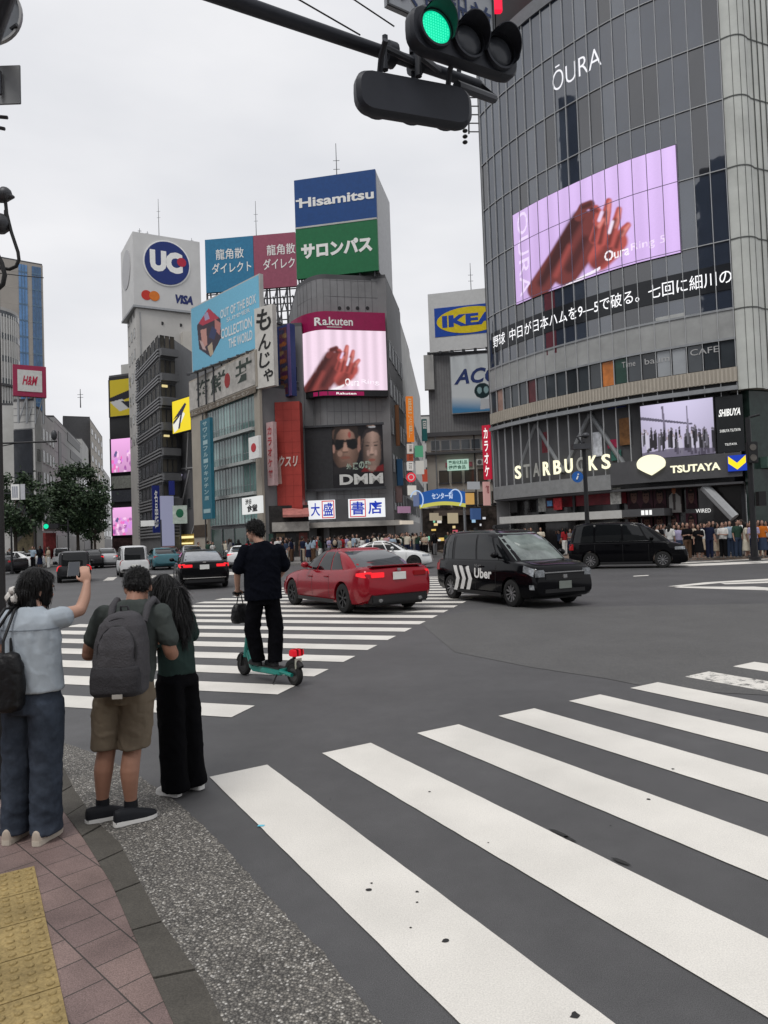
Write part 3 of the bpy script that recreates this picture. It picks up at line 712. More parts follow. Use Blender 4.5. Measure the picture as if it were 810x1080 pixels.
# fascia with shop names
fpart(qroot, 'fascia', qf, [(0, bw*12.4, zF0-.35, zF0+.55, -.05, .12, 0, 30)], mat('fascia_grey', (.26, .265, .265), .45, .2, var=.12))
fpart(qroot, 'sign_fascia', qf, [(bw*12.4+.01, QW, zF0-.1, zF1+.15, -.05, .14, 0, 24)], DGREY)
def qsign(name, label, cat, s, r, m, bold=0.0, d=.2, back=None):
    root = thing(name, label, cat, qf.pt((r[0]+r[2])/2, r[1], d))
    mb = MB(); ftext(mb, qf, s, r, d, 0, bold); ftext(mb, qf, s, r, d-.06, 0, bold)
    mb.build('lettering', m, root); return root
CREAM = emat('lit_cream', (0.90, 0.86, 0.62), 0.95); DIMC = mat('unlit_letter', (.40, .40, .37), .5)
r = rpx(qf, 544, 503, 647.5, 481)
# slightly stepped because the letters follow the curve: use one rectangle on the wall
zs0 = qz(600, 499); zs1 = qz(600, 484)
sroot = thing('coffee_shop_sign', 'row of raised letters of the coffee shop, some lit and some dark', 'sign', qf.pt((r[0]+r[2])/2, zs0, .2))
word = 'STARBUCKS'; lit = [1, 0, 0, 1, 1, 1, 0, 1, 1]; sa, sb = r[0], r[2]
cw = (sb-sa)/len(word)
for i, ch in enumerate(word):
    w_ = cw*.66
    mb = MB(); 
    for dd in (.2, .14): ftext(mb, qf, ch, (sa+cw*i+(cw-w_)/2, zs0, sa+cw*i+(cw+w_)/2, zs1), dd, 0, .02)
    mb.build('letter', CREAM if lit[i] else DIMC, sroot)
r = rpx(qf, 708, 498, 760, 487)
qsign('shop_name_sign', 'white lit letters of the bookshop name on dark fascia', 'sign', 'TSUTAYA', (r[0], qz(735, 497.5), r[2], qz(735, 489.5)), CREAM, .03)
# cream balloon-shaped emblem
c = qf.uv(688, 491); pr = []
for k in range(40):
    a = 2*math.pi*k/40; x_ = math.cos(a)*.78; y_ = math.sin(a)*.5+.1
    if y_ < -.05: y_ = -.05-(1-abs(x_)/.78)**.8*.52 if abs(x_) < .78 else -.05
    pr.append((c[0]+x_, c[1]+y_))
em = thing('emblem_sign', 'cream rounded emblem with a pointed bottom, lit', 'sign', qf.pt(c[0], c[1]-.5, .2))
mb = MB(); fpoly(mb, qf, pr, .16, .3); mb.build('emblem', CREAM, em)
# blue square with a yellow chevron
r = rpx(qf, 768.5, 498, 787.5, 480)
r = (r[0], qz(776, 497), r[2], qz(776, 480.5))
cs_ = thing('chevron_sign', 'blue square sign with a yellow chevron at the fascia end', 'sign', qf.pt(r[0], r[1], .2))
mb = MB(); fbox(mb, qf, r[0], r[2], r[1], r[3], .15, .26); mb.build('plate', emat('chevron_blue', (.012, .045, .42), .8), cs_)
w_, h_ = r[2]-r[0], r[3]-r[1]
mb = MB(); fpoly(mb, qf, [(r[0]+w_*.04, r[3]-h_*.04), (r[0]+w_*.04, r[1]+h_*.5), (r[0]+w_*.5, r[1]+h_*.08), (r[2]-w_*.04, r[1]+h_*.5), (r[2]-w_*.04, r[3]-h_*.04), (r[0]+w_*.5, r[1]+h_*.5)], .262, .29)
mb.build('chevron', emat('chevron_yellow', (.95, .72, .02), .85), cs_)
# small screen with a row of people in violet grey, and the dark panel beside it
r = rpx(qf, 677.5, 478.5, 751.5, 418.5, .1); r = (r[0], qf.uv(715, 481.5, .1)[1], r[2], qf.uv(715, 423.5, .1)[1])
sc = thing('small_screen', 'lit screen showing a violet grey picture of a crowd on a ship', 'screen', qf.pt(r[0], r[1], .1))
fpart(sc, 'case', qf, [(r[0]-.06, r[2]+.06, r[1]-.06, r[3]+.06, .0, .1, 0, 8)], BLACK)
pc = Pic(qf, r, 120, 90, (.50, .47, .62)); rs = np.random.RandomState(3)
pc.c[:] = (.50, .46, .62)*(0.75+0.35*pc.V[..., None])*(.9+.2*np.sin(pc.U[..., None]*3))
pc.poly([(0, .80), (.72, .58), (.72, .55), (0, .74)], (.10, .09, .13)); pc.poly([(.3, .95), (.33, .95), (.36, .3), (.33, .3)], (.16, .14, .2)); pc.poly([(.64, .9), (.66, .9), (.67, .3), (.65, .3)], (.2, .18, .25))
for k in range(75):
    u = rs.rand(); v = .42-.12*u+rs.randn()*.07; g = rs.choice([.02, .05, .5, .12, .02]); h = .16+.1*rs.rand()
    pc.poly([(u-.016, v-h), (u+.016, v-h), (u+.013, v+.04), (u-.013, v+.04)], (g, g*.95, g*1.15)); pc.ell(u, v+.07, .011, .028, (g*.5+.1, .09+g*.4, .12+g*.4))
pc.poly([(0, 0), (1, 0), (1, .1), (.5, .16), (0, .12)], (.07, .06, .09), .8)
pc.build('screen', .11, LED, sc)
r2 = rpx(qf, 754, 476, 783, 414, .1); r2 = (r[2]+.12, r[1], qf.uv(784, 440, .1)[0], r[3]-.02)
dp = thing('dark_sign_panel', 'black panel with three short lines of white lettering', 'sign', qf.pt(r2[0], r2[1], .1))
fpart(dp, 'panel', qf, [(r2[0], r2[2], r2[1], r2[3], .0, .1, 0, 3)], mat('panel_black', (.02, .022, .024), .35))
mb = MB(); W_ = r2[2]-r2[0]; h_ = r2[3]-r2[1]
ftext(mb, qf, 'SHIBUYA', (r2[0]+W_*.1, r2[1]+h_*.64, r2[2]-W_*.1, r2[1]+h_*.77), .112, 0, .03, .3)
for a, b, k, e in ((.12, .88, .36, .05), (.28, .72, .12, .04)): ftext(mb, qf, 'SHIBUYA TSUTAYA' if k > .3 else 'TSUTAYA', (r2[0]+W_*a, r2[1]+h_*k, r2[0]+W_*b, r2[1]+h_*(k+e)), .112)
mb.build('lettering', LETW, dp)
# cafe lettering in the windows
LETD = mat('pale_letter', (.42, .42, .42), .5)
for s_, x0, x1, y0, y1 in (('Time', 656, 670, 388, 380), ('baum', 680, 706, 383, 376), ('CAFE', 728, 758, 374, 366)):
    a = qf.uv(x0, y0, .02); b = qf.uv(x1, y1, .02); zz_ = qz((x0+x1)/2, (y0+y1)/2)
    mb = MB(); ftext(mb, qf, s_, (a[0], zz_-.17, b[0], zz_+.17), .02); mb.build('window_lettering', LETD, qroot)
# ticker running round the glass
zt_a = qz(768, 300.5); zt_b = qz(768, 282.5)
tk = thing('news_ticker', 'line of white lit characters running round the glass front', 'sign', qf.pt(QW*.5, zt_a, .1))
fpart(tk, 'ticker_strip', qf, [(0.4, QW-.05, zt_a-.25, zt_b+.25, .004, .05, 0, 40)], mat('ticker_black', (.022, .024, .028), .15))
a = qf.uv(520, 356, .06)[0]; mb = MB(); b = QW-.02; txt = '野球  中日が日本ハムを9—5で破る。七回に細川の'
ftext(mb, qf, txt, (a, zt_a+.05, b, zt_b-.05), .07, 0, .002); mb.build('lettering', emat('ticker_white', (.88, .88, .9), .95), tk)
# ring maker's name on the glass
za, zb_ = qf.uv(613, 90, .06)[1], qf.uv(613, 64, .06)[1]
a = qf.uv(583, 92, .06)[0]; b = qf.uv(634, 62, .06)[0]
nm = thing('screen_name_sign', 'thin white lit name above the large pink screen', 'sign', qf.pt(a, za, .1))
mb = MB(); ftext(mb, qf, 'ŌURA', (a, qf.uv(588, 94, .06)[1]-.05, b, qf.uv(588, 94, .06)[1]+1.5), .06, 0, -.008); mb.build('lettering', emat('name_white', (.80, .80, .84), .85), nm)
# large screen with two hands
zb0 = qf.uv(718, 266, .1)[1]; zb1 = qf.uv(711, 153, .1)[1]
s_a = qf.uv(540.5, 225, .1)[0]; s_b = qf.uv(714.5, 200, .1)[0]
r = (s_a, zb0, s_b, zb1)
bs = thing('large_screen', 'huge pink screen with reaching hands curved across the glass corner building', 'screen', qf.pt(s_a, zb0, .1))
fpart(bs, 'case', qf, [(r[0]-.03, r[2]+.03, r[1]-.03, r[3]+.03, .005, .075, 0, 30)], BLACK)
def hands(pc, M, off, k=1.0):
    """two raised hands: a dark forearm from the lower left, red-lit fingers; strokes in photo pixels"""
    pc.pxgrid(off); W = lambda *q: [M(*p) for p in q]
    dark, mid, red, lt = (.030, .010, .011), (.15, .034, .032), (.42, .080, .070), (.70, .25, .22)
    pc.stroke(W((175, 590), (235, 500), (300, 400)), (11*k, 11*k, 12*k), mid, 2); pc.stroke(W((250, 540), (300, 470), (318, 420)), (15*k, 15*k, 10*k), mid, 3)
    pc.stroke(W((185, 570), (240, 470), (285, 390)), (4*k, 6*k, 6*k), dark, 5, .85); pc.stroke(W((262, 530), (305, 450)), (5*k, 4*k), dark, 5, .7); pc.stroke(W((225, 550), (262, 470)), (2*k, 2*k), red, 5, .6)
    for p, w, c in (((((288, 388), (300, 362), (322, 352)), (5, 4.6, 4), mid)), ((((322, 392), (332, 368), (318, 356)), (4.6, 4.4, 3.8), mid)), ((((338, 400), (345, 378), (336, 364)), (4.2, 4, 3.4), red))): pc.stroke(W(*p), [q*k for q in w], c, 1.2)
    for p in (((300, 362), (318, 354)), ((325, 368), (338, 372))): pc.stroke(W(*p), 2.2*k, dark, 2, .7)
    pc.stroke(W((345, 505), (372, 470), (392, 455)), (12*k, 15*k, 12*k), red, 3); pc.stroke(W((335, 520), (365, 490), (372, 460)), (6*k, 7*k, 5*k), dark, 6, .6)
    for p, w in ((((350, 455), (360, 405), (366, 372), (371, 345)), (5.6, 5.2, 4.6, 3.4)), (((374, 458), (386, 415), (394, 392), (399, 368)), (5.4, 4.8, 4.2, 3.2)), (((395, 468), (404, 438), (413, 424), (424, 411)), (5.2, 4.6, 4.2, 3.2)), (((330, 450), (340, 415), (352, 396)), (5, 4.4, 3.4))):
        pc.stroke(W(*p), [q*k for q in w], red, 1.2); pc.stroke(W(*[(x+3, y) for x, y in p[1:]]), [q*k*.42 for q in w[1:]], lt, 2, .8); pc.stroke(W(*[(x-4, y+4) for x, y in p[:-1]]), [q*k*.45 for q in w[:-1]], dark, 3, .7)
    pc.stroke(W((372, 432), (381, 402)), 1.6*k, (.80, .70, .84), 1); pc.stroke(W((344, 398), (352, 376)), 1.8*k, (.74, .58, .80), 1)
pc = Pic(qf, r, 230, 150, (.62, .43, .78)); pc.c[:] = np.array((.60, .42, .76))*(.92+.14*pc.U[..., None])+0.05*pc.V[..., None]
pc.c *= 1+.05*np.sin(pc.U[..., None]*60)
hands(pc, lambda X, Y: (500+X/2.613, 80+Y/2.613), .1); pc.blur(1); pc.noise(.05, 6)
v_, f_ = text2d('OURA', 0)
for fc in f_: pc.poly([(.035+.085*(v_[i][1]), .98-.92*v_[i][0]) for i in fc], (.80, .66, .90))
def qu(x, y): u = qf.uv(x, y, .1); return ((u[0]-r[0])/(r[2]-r[0]), (u[1]-r[1])/(r[3]-r[1]))
pc.txt('Oura', (qu(638, 283)[0], .10, qu(664, 270)[0], .20), (.95, .90, .95), .01); pc.txt('Ring 5', (qu(666, 275)[0], .105, qu(702, 255)[0], .20), (.86, .72, .92))
pc.px([(590, 304), (633, 281), (633, 284), (592, 307)], (.85, .78, .88), 1, .1)
pc.build('screen', .085, LED, bs)
mb = MB()
for i in range(nb+1):
    s = bw*i
    if r[0]-.1 < s < r[2]+.1: fbox(mb, qf, s-.02, s+.02, r[1]-.03, r[3]+.03, .10, .112, seg=1)
for z in (qz(767.5, 177.7), qz(771, 252.7)): fbox(mb, qf, r[0], r[2], z-.02, z+.02, .10, .111, seg=24)
mb.build('joint_lines', mat('joint_violet', (.16, .12, .2), .5), bs)
# corner column and flank of ribbed metal
CP = smoothline([(19.27, 37.98), (19.6, 37.72), (20.0, 37.62), (20.4, 37.72), (20.7, 37.95)], 3); cf = Fac(CP)
PANEL = mat('pale_metal_panel', (.52, .535, .505), .45, .0, var=.14, scale=.5)
MB().prism([tuple(p) for p in CP]+[(20.7, 39.2), (19.3, 39.2)], Z4-.4, ZT+1.2).build('corner_column', PANEL, qroot, 25)
rf = Fac([(20.72, 37.99), (30, 41.8)])
fpart(qroot, 'flank_wall', rf, [(0, rf.W, Z4-.4, ZT+1.2, -.5, 0)], PANEL)
mb = MB()
for k in range(22):
    fbox(mb, rf, .25+.44*k, .29+.44*k, Z4-.4, ZT+1.2, .002, .05)
for z in (qz(757.7, 42.5), qz(762.6, 104.7), qz(767.5, 177.7), qz(771.5, 252.7), Z1):
    fbox(mb, rf, 0, rf.W, z-.03, z+.03, .002, .03); fbox(mb, cf, 0, cf.W, z-.03, z+.03, .002, .03, seg=10)
for k in (.3, .55, .8): fbox(mb, cf, cf.W*k-.012, cf.W*k+.012, Z4-.4, ZT+1.2, .002, .02, seg=1)
mb.build('panel_seams', mat('seam_dark', (.09, .095, .09), .5), qroot)
fpart(qroot, 'flank_lower_wall', rf, [(-.9, rf.W, 0, Z4-.42, -.8, -.3)], mat('dark_green_glass', (.02, .035, .03), .1, var=.3))
fpart(qroot, 'flank_fascia', rf, [(-.3, rf.W, zF0+.3, zF0+.9, -.3, .1)], mat('dull_green', (.06, .11, .085), .5, var=.2))
# ground floor
gz1 = zF0-.36
fpart(qroot, 'shopfront', qf, [(0, QW, 0.12, gz1, -1.6, -1.5, 0, 30)], glass('shopfront_glass', (.018, .017, .018), .15))
fpart(qroot, 'soffit', qf, [(0, QW, gz1-.12, gz1-.003, -1.5, .0, 0, 30)], DGREY)
fpart(qroot, 'shopfront_post', qf, [(bw*i-.1, bw*i+.1, 0.12, gz1-.125, -1.45, -1.2, 0, 1) for i in (0.15, 4, 8, 12, 16, 20.85)], DSTEEL)
mb = MB(); a_, b_ = qf.uv(770, 503)[0], qf.uv(797, 548)[0]
mb.tube([qf.pt(bw*18.6, gz1-.15, -.4), qf.pt(bw*20.4, 2.0, .0)], .28, 8); mb.build('entrance_brace', mat('brace_pale', (.34, .35, .36), .5, var=.1), qroot, 30)
# dim posters of faces in the shop window
def face_poster(name, f, r, d, bgc, skin, hair, seed, root=None):
    rs = np.random.RandomState(seed); pc = Pic(f, r, 26, 36, bgc)
    pc.poly([(.0, 0), (1, 0), (.85, .2), (.62, .3), (.38, .3), (.15, .2)], tuple(c*.4 for c in bgc)); pc.ell(.5, .60, .33, .36, hair)
    pc.ell(.5, .54, .25, .30, skin); pc.poly([(.27, .8), (.73, .8), (.66, .68), (.34, .68)], hair)
    for u in (.39, .61): pc.ell(u, .58, .06, .022, hair)
    pc.ell(.5, .40, .08, .022, (skin[0]*.6, skin[1]*.3, skin[2]*.3)); pc.noise(.2, seed)
    return pc.build(name, d, PRINT, root)
for k, x in enumerate((668, 682, 696, 710, 729)):
    for y0, y1, on in ((537, 512, k in (0, 1, 2, 4)), (562, 541, True)):
        if not on: continue
        a = qf.uv(x-5.5, y0, -1.3); b = qf.uv(x+5.5, y1, -1.3)
        face_poster('poster', qf, (a[0], a[1], b[0], b[1]), -1.3, (.06, .02, .03), (.16, .085, .07), (.015, .012, .012), k*3+y0, qroot)
a = qf.uv(704, 541, -1.1); b = qf.uv(718, 510, -1.1)
pc = Pic(qf, (a[0], a[1], b[0], b[1]), 40, 60, (.03, .02, .02)); pc.poly([(.1, 0), (.95, 0), (.9, .55), (.65, .68), (.35, .68), (.12, .55)], (.30, .29, .28)); pc.poly([(.42, .1), (.58, .1), (.6, .66), (.4, .66)], (.06, .05, .05))
pc.ell(.5, .80, .14, .15, (.42, .16, .09)); pc.ell(.5, .9, .17, .09, (.6, .16, .02)); pc.build('poster', -1.1, PRINT, qroot)
fpart(qroot, 'red_display', qf, [(qf.uv(566, 535, -1.3)[0], qf.uv(660, 530, -1.3)[0], qf.uv(610, 533)[1], qf.uv(610, 517)[1], -1.4, -1.32, 0, 8)], mat('display_red', (.20, .02, .03), .4, var=.4, scale=1.2))
for (x0, y0, x1, y1, c) in ((538, 541, 545, 527, (.02, .02, .02)), (568, 540, 575, 520, (.25, .25, .24)), (584, 538, 592, 525, (.5, .03, .04)), (644, 532, 654, 514, (.45, .44, .42)), (577, 534, 582, 528, (.1, .25, .5))):
    a = qf.uv(x0, y0, -.6); b = qf.uv(x1, y1, -.6)
    fpart(qroot, 'window_display', qf, [(a[0], b[0], a[1], b[1], -.66, -.6)], mat('disp_%d' % x0, c, .5, var=.5, scale=5))
mb = MB(); a = qf.uv(734, 541, -1.0); ftext(mb, qf, 'WIRED', (a[0], a[1], a[0]+.8, a[1]+.22), -1.0); mb.build('window_lettering', LETW, qroot)
# pale canopy over the entrance
caz = qf.uv(600, 549, .8); s_0 = qf.uv(527, 550, .8)[0]; s_1 = qf.uv(655, 541, .8)[0]; s_2 = qf.uv(700, 541, .8)[0]
ze = qf.uv(600, 549, .8)[1]; zf_ = qf.uv(600, 541, .8)[1]
cn = thing('entrance_canopy', 'long pale metal canopy above the shop entrance', 'canopy', qf.pt((s_0+s_1)/2, ze, .4))
fpart(cn, 'canopy_slab', qf, [(s_0, s_1, ze, zf_, -1.4, .8, 0, 12)], mat('canopy_white', (.50, .50, .48), .5, var=.08))
fpart(cn, 'dark_end', qf, [(s_1+.005, s_2, ze+.05, zf_, -1.4, .75, 0, 6)], DGREY)
mb = MB(); [fbox(mb, qf, s_1+1.1+.2*k, s_1+1.24+.2*k, ze+.12, zf_-.08, .752, .77, seg=1) for k in range(3)]; mb.build('pale_mark', LETW, cn)
# red sign on the roof edge
q = P(524.5, 3, 47.5)
rb_ = thing('rooftop_sign', 'glowing red sign on the roof edge behind the traffic light', 'sign', q)
MB().box(q[0]-.55, q[0]+.35, q[1], q[1]+.4, q[2]-.55, q[2]+1.6).build('lamp_box', emat('red_glow', (.9, .012, .05), 1.0), rb_, bevel=.08)
mb = MB(); [mb.tube([(q[0]-.1, q[1]+.4, q[2]+dz), (9.2, 50.0, min(ZT+1.5, q[2]+dz))], .06, 6) for dz in (-.2, .9)]; mb.build('bracket', BLACK, rb_)
# ---------------------------------------------------------------- bookstore corner (centre) with rounded left corner
Yd = 63.0
A = P(343, 294, Yd+.6); zc = float(A[2]); B = Zp(405.6, 296.7, zc); Cn = Zp(313, 305.6, zc)
def arc3(a, m, b, n):                                  # rounded corner through three plan points
    return [np.array(a[:2])*(1-t)**2+2*np.array(m[:2])*t*(1-t)+np.array(b[:2])*t*t for t in np.linspace(0, 1, n)]
dAB = (B-A)[:2]/np.linalg.norm((B-A)[:2])
mid = A[:2]-dAB*1.3
plan = arc3(Cn, mid, A, 8)+[B[:2]]
df = Fac(plan); DW = df.W
nB = df.nrm(DW)
droot = thing('bookstore_building', 'grey corner building with rounded corner, pink screen and bookstore sign', 'building', (plan[3][0], plan[3][1], 0))
foot = [tuple(p) for p in plan]+[tuple(np.array(plan[-1])-nB*12), tuple(np.array(plan[0])-nB*9)]
MB().prism(foot, 0.1, zc).build('wall', mat('grey_tile_wall', (.21, .21, .215), .55, .1, var=.16, scale=.5), droot, 30)
MB().prism([(p[0]*.999, p[1]*1.003) for p in foot], zc, zc+.5).build('roof', DGREY, droot)
mb = MB()
for k in range(15): fbox(mb, df, DW*k/15+.02, DW*k/15+.06, 3.5, zc, .004, .018, seg=1)
for z in np.arange(4, zc, 1.5): fbox(mb, df, 0, DW, z, z+.03, .004, .016, seg=12)
mb.build('tile_joints', mat('joint_dark', (.11, .11, .115), .6), droot)
mb = MB()
for x in (358, 367, 377, 387.5):
    c = df.uv(x, 325); mb.disc(df.pt(c[0], c[1], .01), (nB[0], nB[1], 0), 0, .17, .02, 14)
mb.build('vent_hole', BLACK, droot)
# magenta band and pink screen in front of the rounded corner, on their own curved face
sa = df.uv(306.9, 355, .8)[0]; sb_ = df.uv(406.5, 345, .8)[0]
zl = df.uv(407, 411.5, .8)[1]; zu = df.uv(406, 349.3, .8)[1]; zt = df.uv(405.8, 330, .8)[1]
band = thing('magenta_band_sign', 'magenta band sign with white name above the pink screen', 'sign', df.pt(DW*.5, zu, .8))
fpart(band, 'band', df, [(sa, sb_, zu+.01, zt, .1, .8, 0, 14)], mat('magenta_sign', (.30, .008, .075), .35, var=.1))
mb = MB(); a = df.uv(332, 345, .82); b = df.uv(372, 335, .82); ftext(mb, df, 'Rakuten', (a[0], zu+.40, b[0], zu+1.15), .815, 0, .02); fbox(mb, df, a[0]+.9, b[0]-1.0, zu+.22, zu+.28, .81, .82, seg=2)
mb.build('lettering', PWHITE, band)
ds = thing('curved_screen', 'pink screen with reaching hands wrapped round the bookstore corner', 'screen', df.pt(DW*.5, zl, .8))
fpart(ds, 'case', df, [(sa-.05, sb_+.05, zl-.55, zl, .1, .75, 0, 14), (sa, sb_, zl+.004, zu-.002, .1, .74, 0, 14)], BLACK)
r = (sa, zl, sb_, zu); pc = Pic(df, r, 170, 110, (.80, .62, .74))
pc.c[:] = np.array((.82, .64, .76))*(.96+.10*np.sin(pc.U[..., None]*62))
# dark hand traced with its fingers
hands(pc, lambda X, Y: (200+(415+(X-185)*.78)/3.375, 230+(628+(Y-575)*.74)/3.375), .8, .62); pc.px([(341, 414), (363, 405), (363, 407.5), (342, 417)], (.85, .8, .84), 1, .8)
pc.blur(1); pc.noise(.05, 3)
v_, f_ = text2d('OURA', 0)
for fc in f_: pc.poly([(.02+.085*(v_[i][1]), .97-.9*v_[i][0]) for i in fc], (.93, .80, .88))
pc.txt('Oura', (.58, .07, .72, .19), (.97, .93, .96), .01); pc.txt('Ring', (.74, .08, .92, .18), (.94, .84, .92))
pc.build('screen', .79, LED, ds)
mb = MB(); a = df.uv(330, 415, .8); b = df.uv(384, 413, .8); fbox(mb, df, a[0], b[0], zl-.5, zl-.14, .752, .78, seg=6); mb.build('magenta_strip', emat('magenta_lit', (.30, .01, .08), .6), ds)
mb = MB(); ftext(mb, df, 'Rakuten', (a[0]+1.6, zl-.42, a[0]+3.4, zl-.22), .785, 0, .02); mb.build('lettering', LETW, ds)
# film poster with two faces
wf = df; df = facY((318, 451), (405.2, 447.6), 63.6, 62.9)
zp1 = df.uv(404, 447.6, .2)[1]; zp0 = df.uv(404, 513, .2)[1]; s0 = df.uv(351, 480, .2)[0]; s1 = df.uv(404.4, 480, .2)[0]; sL = .3
pb_ = thing('poster_board', 'dark billboard with two close-up faces, one in black sunglasses, above the bookstore sign', 'billboard', df.pt(s0, zp0, .1))
fpart(pb_, 'frame', df, [(max(sL, .3), s1+.12, zp0-.2, zp0, .004, .34, 0, 8), (max(sL, .3), s1+.12, zp1, zp1+.18, .004, .34, 0, 8)], DSTEEL)
fpart(pb_, 'blank_panel', df, [(max(sL, .3)+.02, s0-.02, zp0+.01, zp1-.01, .004, .16, 0, 6)], mat('panel_charcoal', (.03, .03, .033), .5, var=.2))
r = (s0, zp0+.01, s1, zp1-.01); pc = Pic(df, r, 110, 140, (.012, .011, .014))
def face(cx, cy, rx, ry, sk, shades):
    k = ((pc.U-cx)/rx)**2+((pc.V-cy)/ry)**2 < 1
    sh = np.clip(1.05-0.9*np.abs((pc.U-cx)/rx-.15), .25, 1)*(0.75+.35*np.clip((pc.V-cy)/ry, -1, 1)); pc.c[k] = (np.array(sk)*sh[..., None])[k]
    dk = tuple(c*.28 for c in sk)
    pc.poly([(cx-rx*.06, cy+.02), (cx+rx*.10, cy+.02), (cx+rx*.22, cy-ry*.26), (cx-rx*.20, cy-ry*.26)], tuple(c*1.05 for c in sk)); pc.poly([(cx-rx*.22, cy-ry*.25), (cx+rx*.24, cy-ry*.25), (cx+rx*.14, cy-ry*.31), (cx-rx*.14, cy-ry*.31)], dk)
    pc.ell(cx, cy-ry*.50, rx*.34, ry*.055, (sk[0]*.55, sk[1]*.28, sk[2]*.26)); pc.ell(cx, cy-ry*.62, rx*.26, ry*.03, tuple(c*.5 for c in sk))
    for sg in (-1, 1):
        if shades:
            pc.poly([(cx+sg*rx*.06, cy+ry*.20), (cx+sg*rx*.92, cy+ry*.24), (cx+sg*rx*.82, cy-ry*.14), (cx+sg*rx*.5, cy-ry*.20), (cx+sg*rx*.14, cy-ry*.10)], (.008, .008, .01))
        else:
            pc.ell(cx+sg*rx*.42, cy+ry*.10, rx*.20, ry*.035, (.02, .016, .015)); pc.poly([(cx+sg*rx*.18, cy+ry*.24), (cx+sg*rx*.66, cy+ry*.27), (cx+sg*rx*.68, cy+ry*.23), (cx+sg*rx*.18, cy+ry*.19)], dk)
    if shades: pc.poly([(cx-rx*.1, cy+ry*.17), (cx+rx*.1, cy+ry*.17), (cx+rx*.1, cy+ry*.11), (cx-rx*.1, cy+ry*.11)], (.01, .01, .01))
face(.25, .70, .29, .42, (.44, .26, .20), True); face(.77, .63, .20, .39, (.50, .33, .27), False)
pc.poly([(-.05, 1.01), (-.05, .90), (.06, .97), (.25, .985), (.44, .96), (.55, .88), (.56, 1.01)], (.012, .010, .010))
for u in (.57,): pc.poly([(.50, .80), (.55, .84), (.56, .62), (.50, .56)], (.30, .16, .12))
pc.poly([(.55, .70), (.57, .96), (.76, 1.0), (.96, .96), (1.0, .66), (.95, .80), (.88, .90), (.76, .92), (.65, .89), (.60, .80)], (.012, .01, .012)); pc.poly([(.72, .985), (.86, .985), (.86, .96), (.72, .965)], (.6, .6, .62)); pc.ell(.34, .86, .03, .05, (.35, .03, .03), .7)
pc.poly([(.55, .25), (1, .25), (1, .36), (.88, .33), (.76, .22), (.62, .33)], (.16, .012, .014)); pc.poly([(0, .22), (.42, .25), (.34, .36), (.12, .33), (0, .36)], (.02, .018, .02))
rsf = np.random.RandomState(9)
pc.ell(.25, .47, .13, .055, (.20, .11, .085), .45); pc.ell(.25, .385, .07, .05, (.13, .08, .065), .5)               # stubble
pc.poly([(.06, 1.0), (.02, .80), (.05, .72), (.09, .88), (.17, .955), (.33, .955), (.43, .88), (.47, .74), (.52, .82), (.50, 1.0)], (.030, .022, .020)); pc.ell(.02, .64, .03, .07, (.36, .20, .16)); pc.ell(.515, .64, .028, .07, (.30, .16, .13))
pc.poly([(.60, .76), (.565, .60), (.575, .45), (.60, .40), (.598, .60), (.63, .82)], (.028, .022, .024)); pc.poly([(.95, .78), (.975, .60), (.97, .42), (.945, .36), (.955, .60), (.925, .84)], (.028, .022, .024)); pc.poly([(.58, .80), (.66, .93), (.78, .955), (.90, .92), (.97, .78), (.90, .87), (.80, .90), (.68, .87), (.62, .78)], (.034, .026, .028))
pc.ell(.70, .55, .03, .05, (.60, .40, .34), .5); pc.ell(.85, .55, .03, .05, (.60, .40, .34), .5); pc.ell(.14, .56, .05, .05, (.52, .32, .25), .5); pc.poly([(.70, .27), (.84, .27), (.86, .34), (.68, .34)], (.30, .19, .16), .8)
pc.blur(2); pc.noise(.18, 12)
for k, s_ in enumerate('外道の歌'): pc.txt(s_, (.26+.125*k, .30-.012*(k % 2), .37+.125*k, .395+.012*k), (.30, .36, .30), .03)
pc.build('poster', .17, LITPRINT, pb_)
mb = MB(); ftext(mb, df, 'DMM', (s0+(s1-s0)*.12, zp0+.28, s1-.10, zp0+.22*(zp1-zp0)), .21, 0, .04); mb.build('lettering', mat('chalk_white', (.62, .62, .60), .6), pb_)
# bookstore name boards
df = facY((323.5, 528), (407, 524.5), 63.3, 62.7)
zq1 = df.uv(405, 525, .3)[1]; zq0 = df.uv(405, 545, .3)[1]; s_l = df.uv(325, 538, .3)[0]; s_c0 = df.uv(353.5, 537, .3)[0]; s_c1 = df.uv(367.5, 537, .3)[0]; s_r = df.uv(406, 535, .3)[0]
bk = thing('bookstore_sign', 'white lit bookstore sign with blue characters, two of them boxed in red', 'sign', df.pt(s_c0, zq0, .2))
fpart(bk, 'sign_box', df, [(s_l, s_c0, zq0, zq1, .004, .32, 0, 4), (s_c1, s_r, zq0, zq1, .004, .32, 0, 4)], emat('sign_white', (.78, .80, .82), .80))
fpart(bk, 'centre_panel', df, [(s_c0+.01, s_c1-.01, zq0-.3, zq1+.05, .004, .30, 0, 2)], DGREY)
mb = MB(); rd = MB(); hh = zq1-zq0
for s_, a, b in (('大', s_l+.1*(s_c0-s_l), s_l+.44*(s_c0-s_l)), ('盛', s_l+.56*(s_c0-s_l), s_l+.92*(s_c0-s_l)), ('書', s_c1+.08*(s_r-s_c1), s_c1+.44*(s_r-s_c1)), ('店', s_c1+.54*(s_r-s_c1), s_c1+.92*(s_r-s_c1))):
    ftext(mb, df, s_, (a, zq0+hh*.16, b, zq1-hh*.14), .335, 0, .018)
    if s_ in '盛書':
        for q in ((a-.12, b+.12, zq0+.06, zq0+.14), (a-.12, b+.12, zq1-.14, zq1-.06), (a-.12, a-.04, zq0+.145, zq1-.145), (b+.04, b+.12, zq0+.145, zq1-.145)): fbox(rd, df, q[0], q[1], q[2], q[3], .322, .335, seg=1)
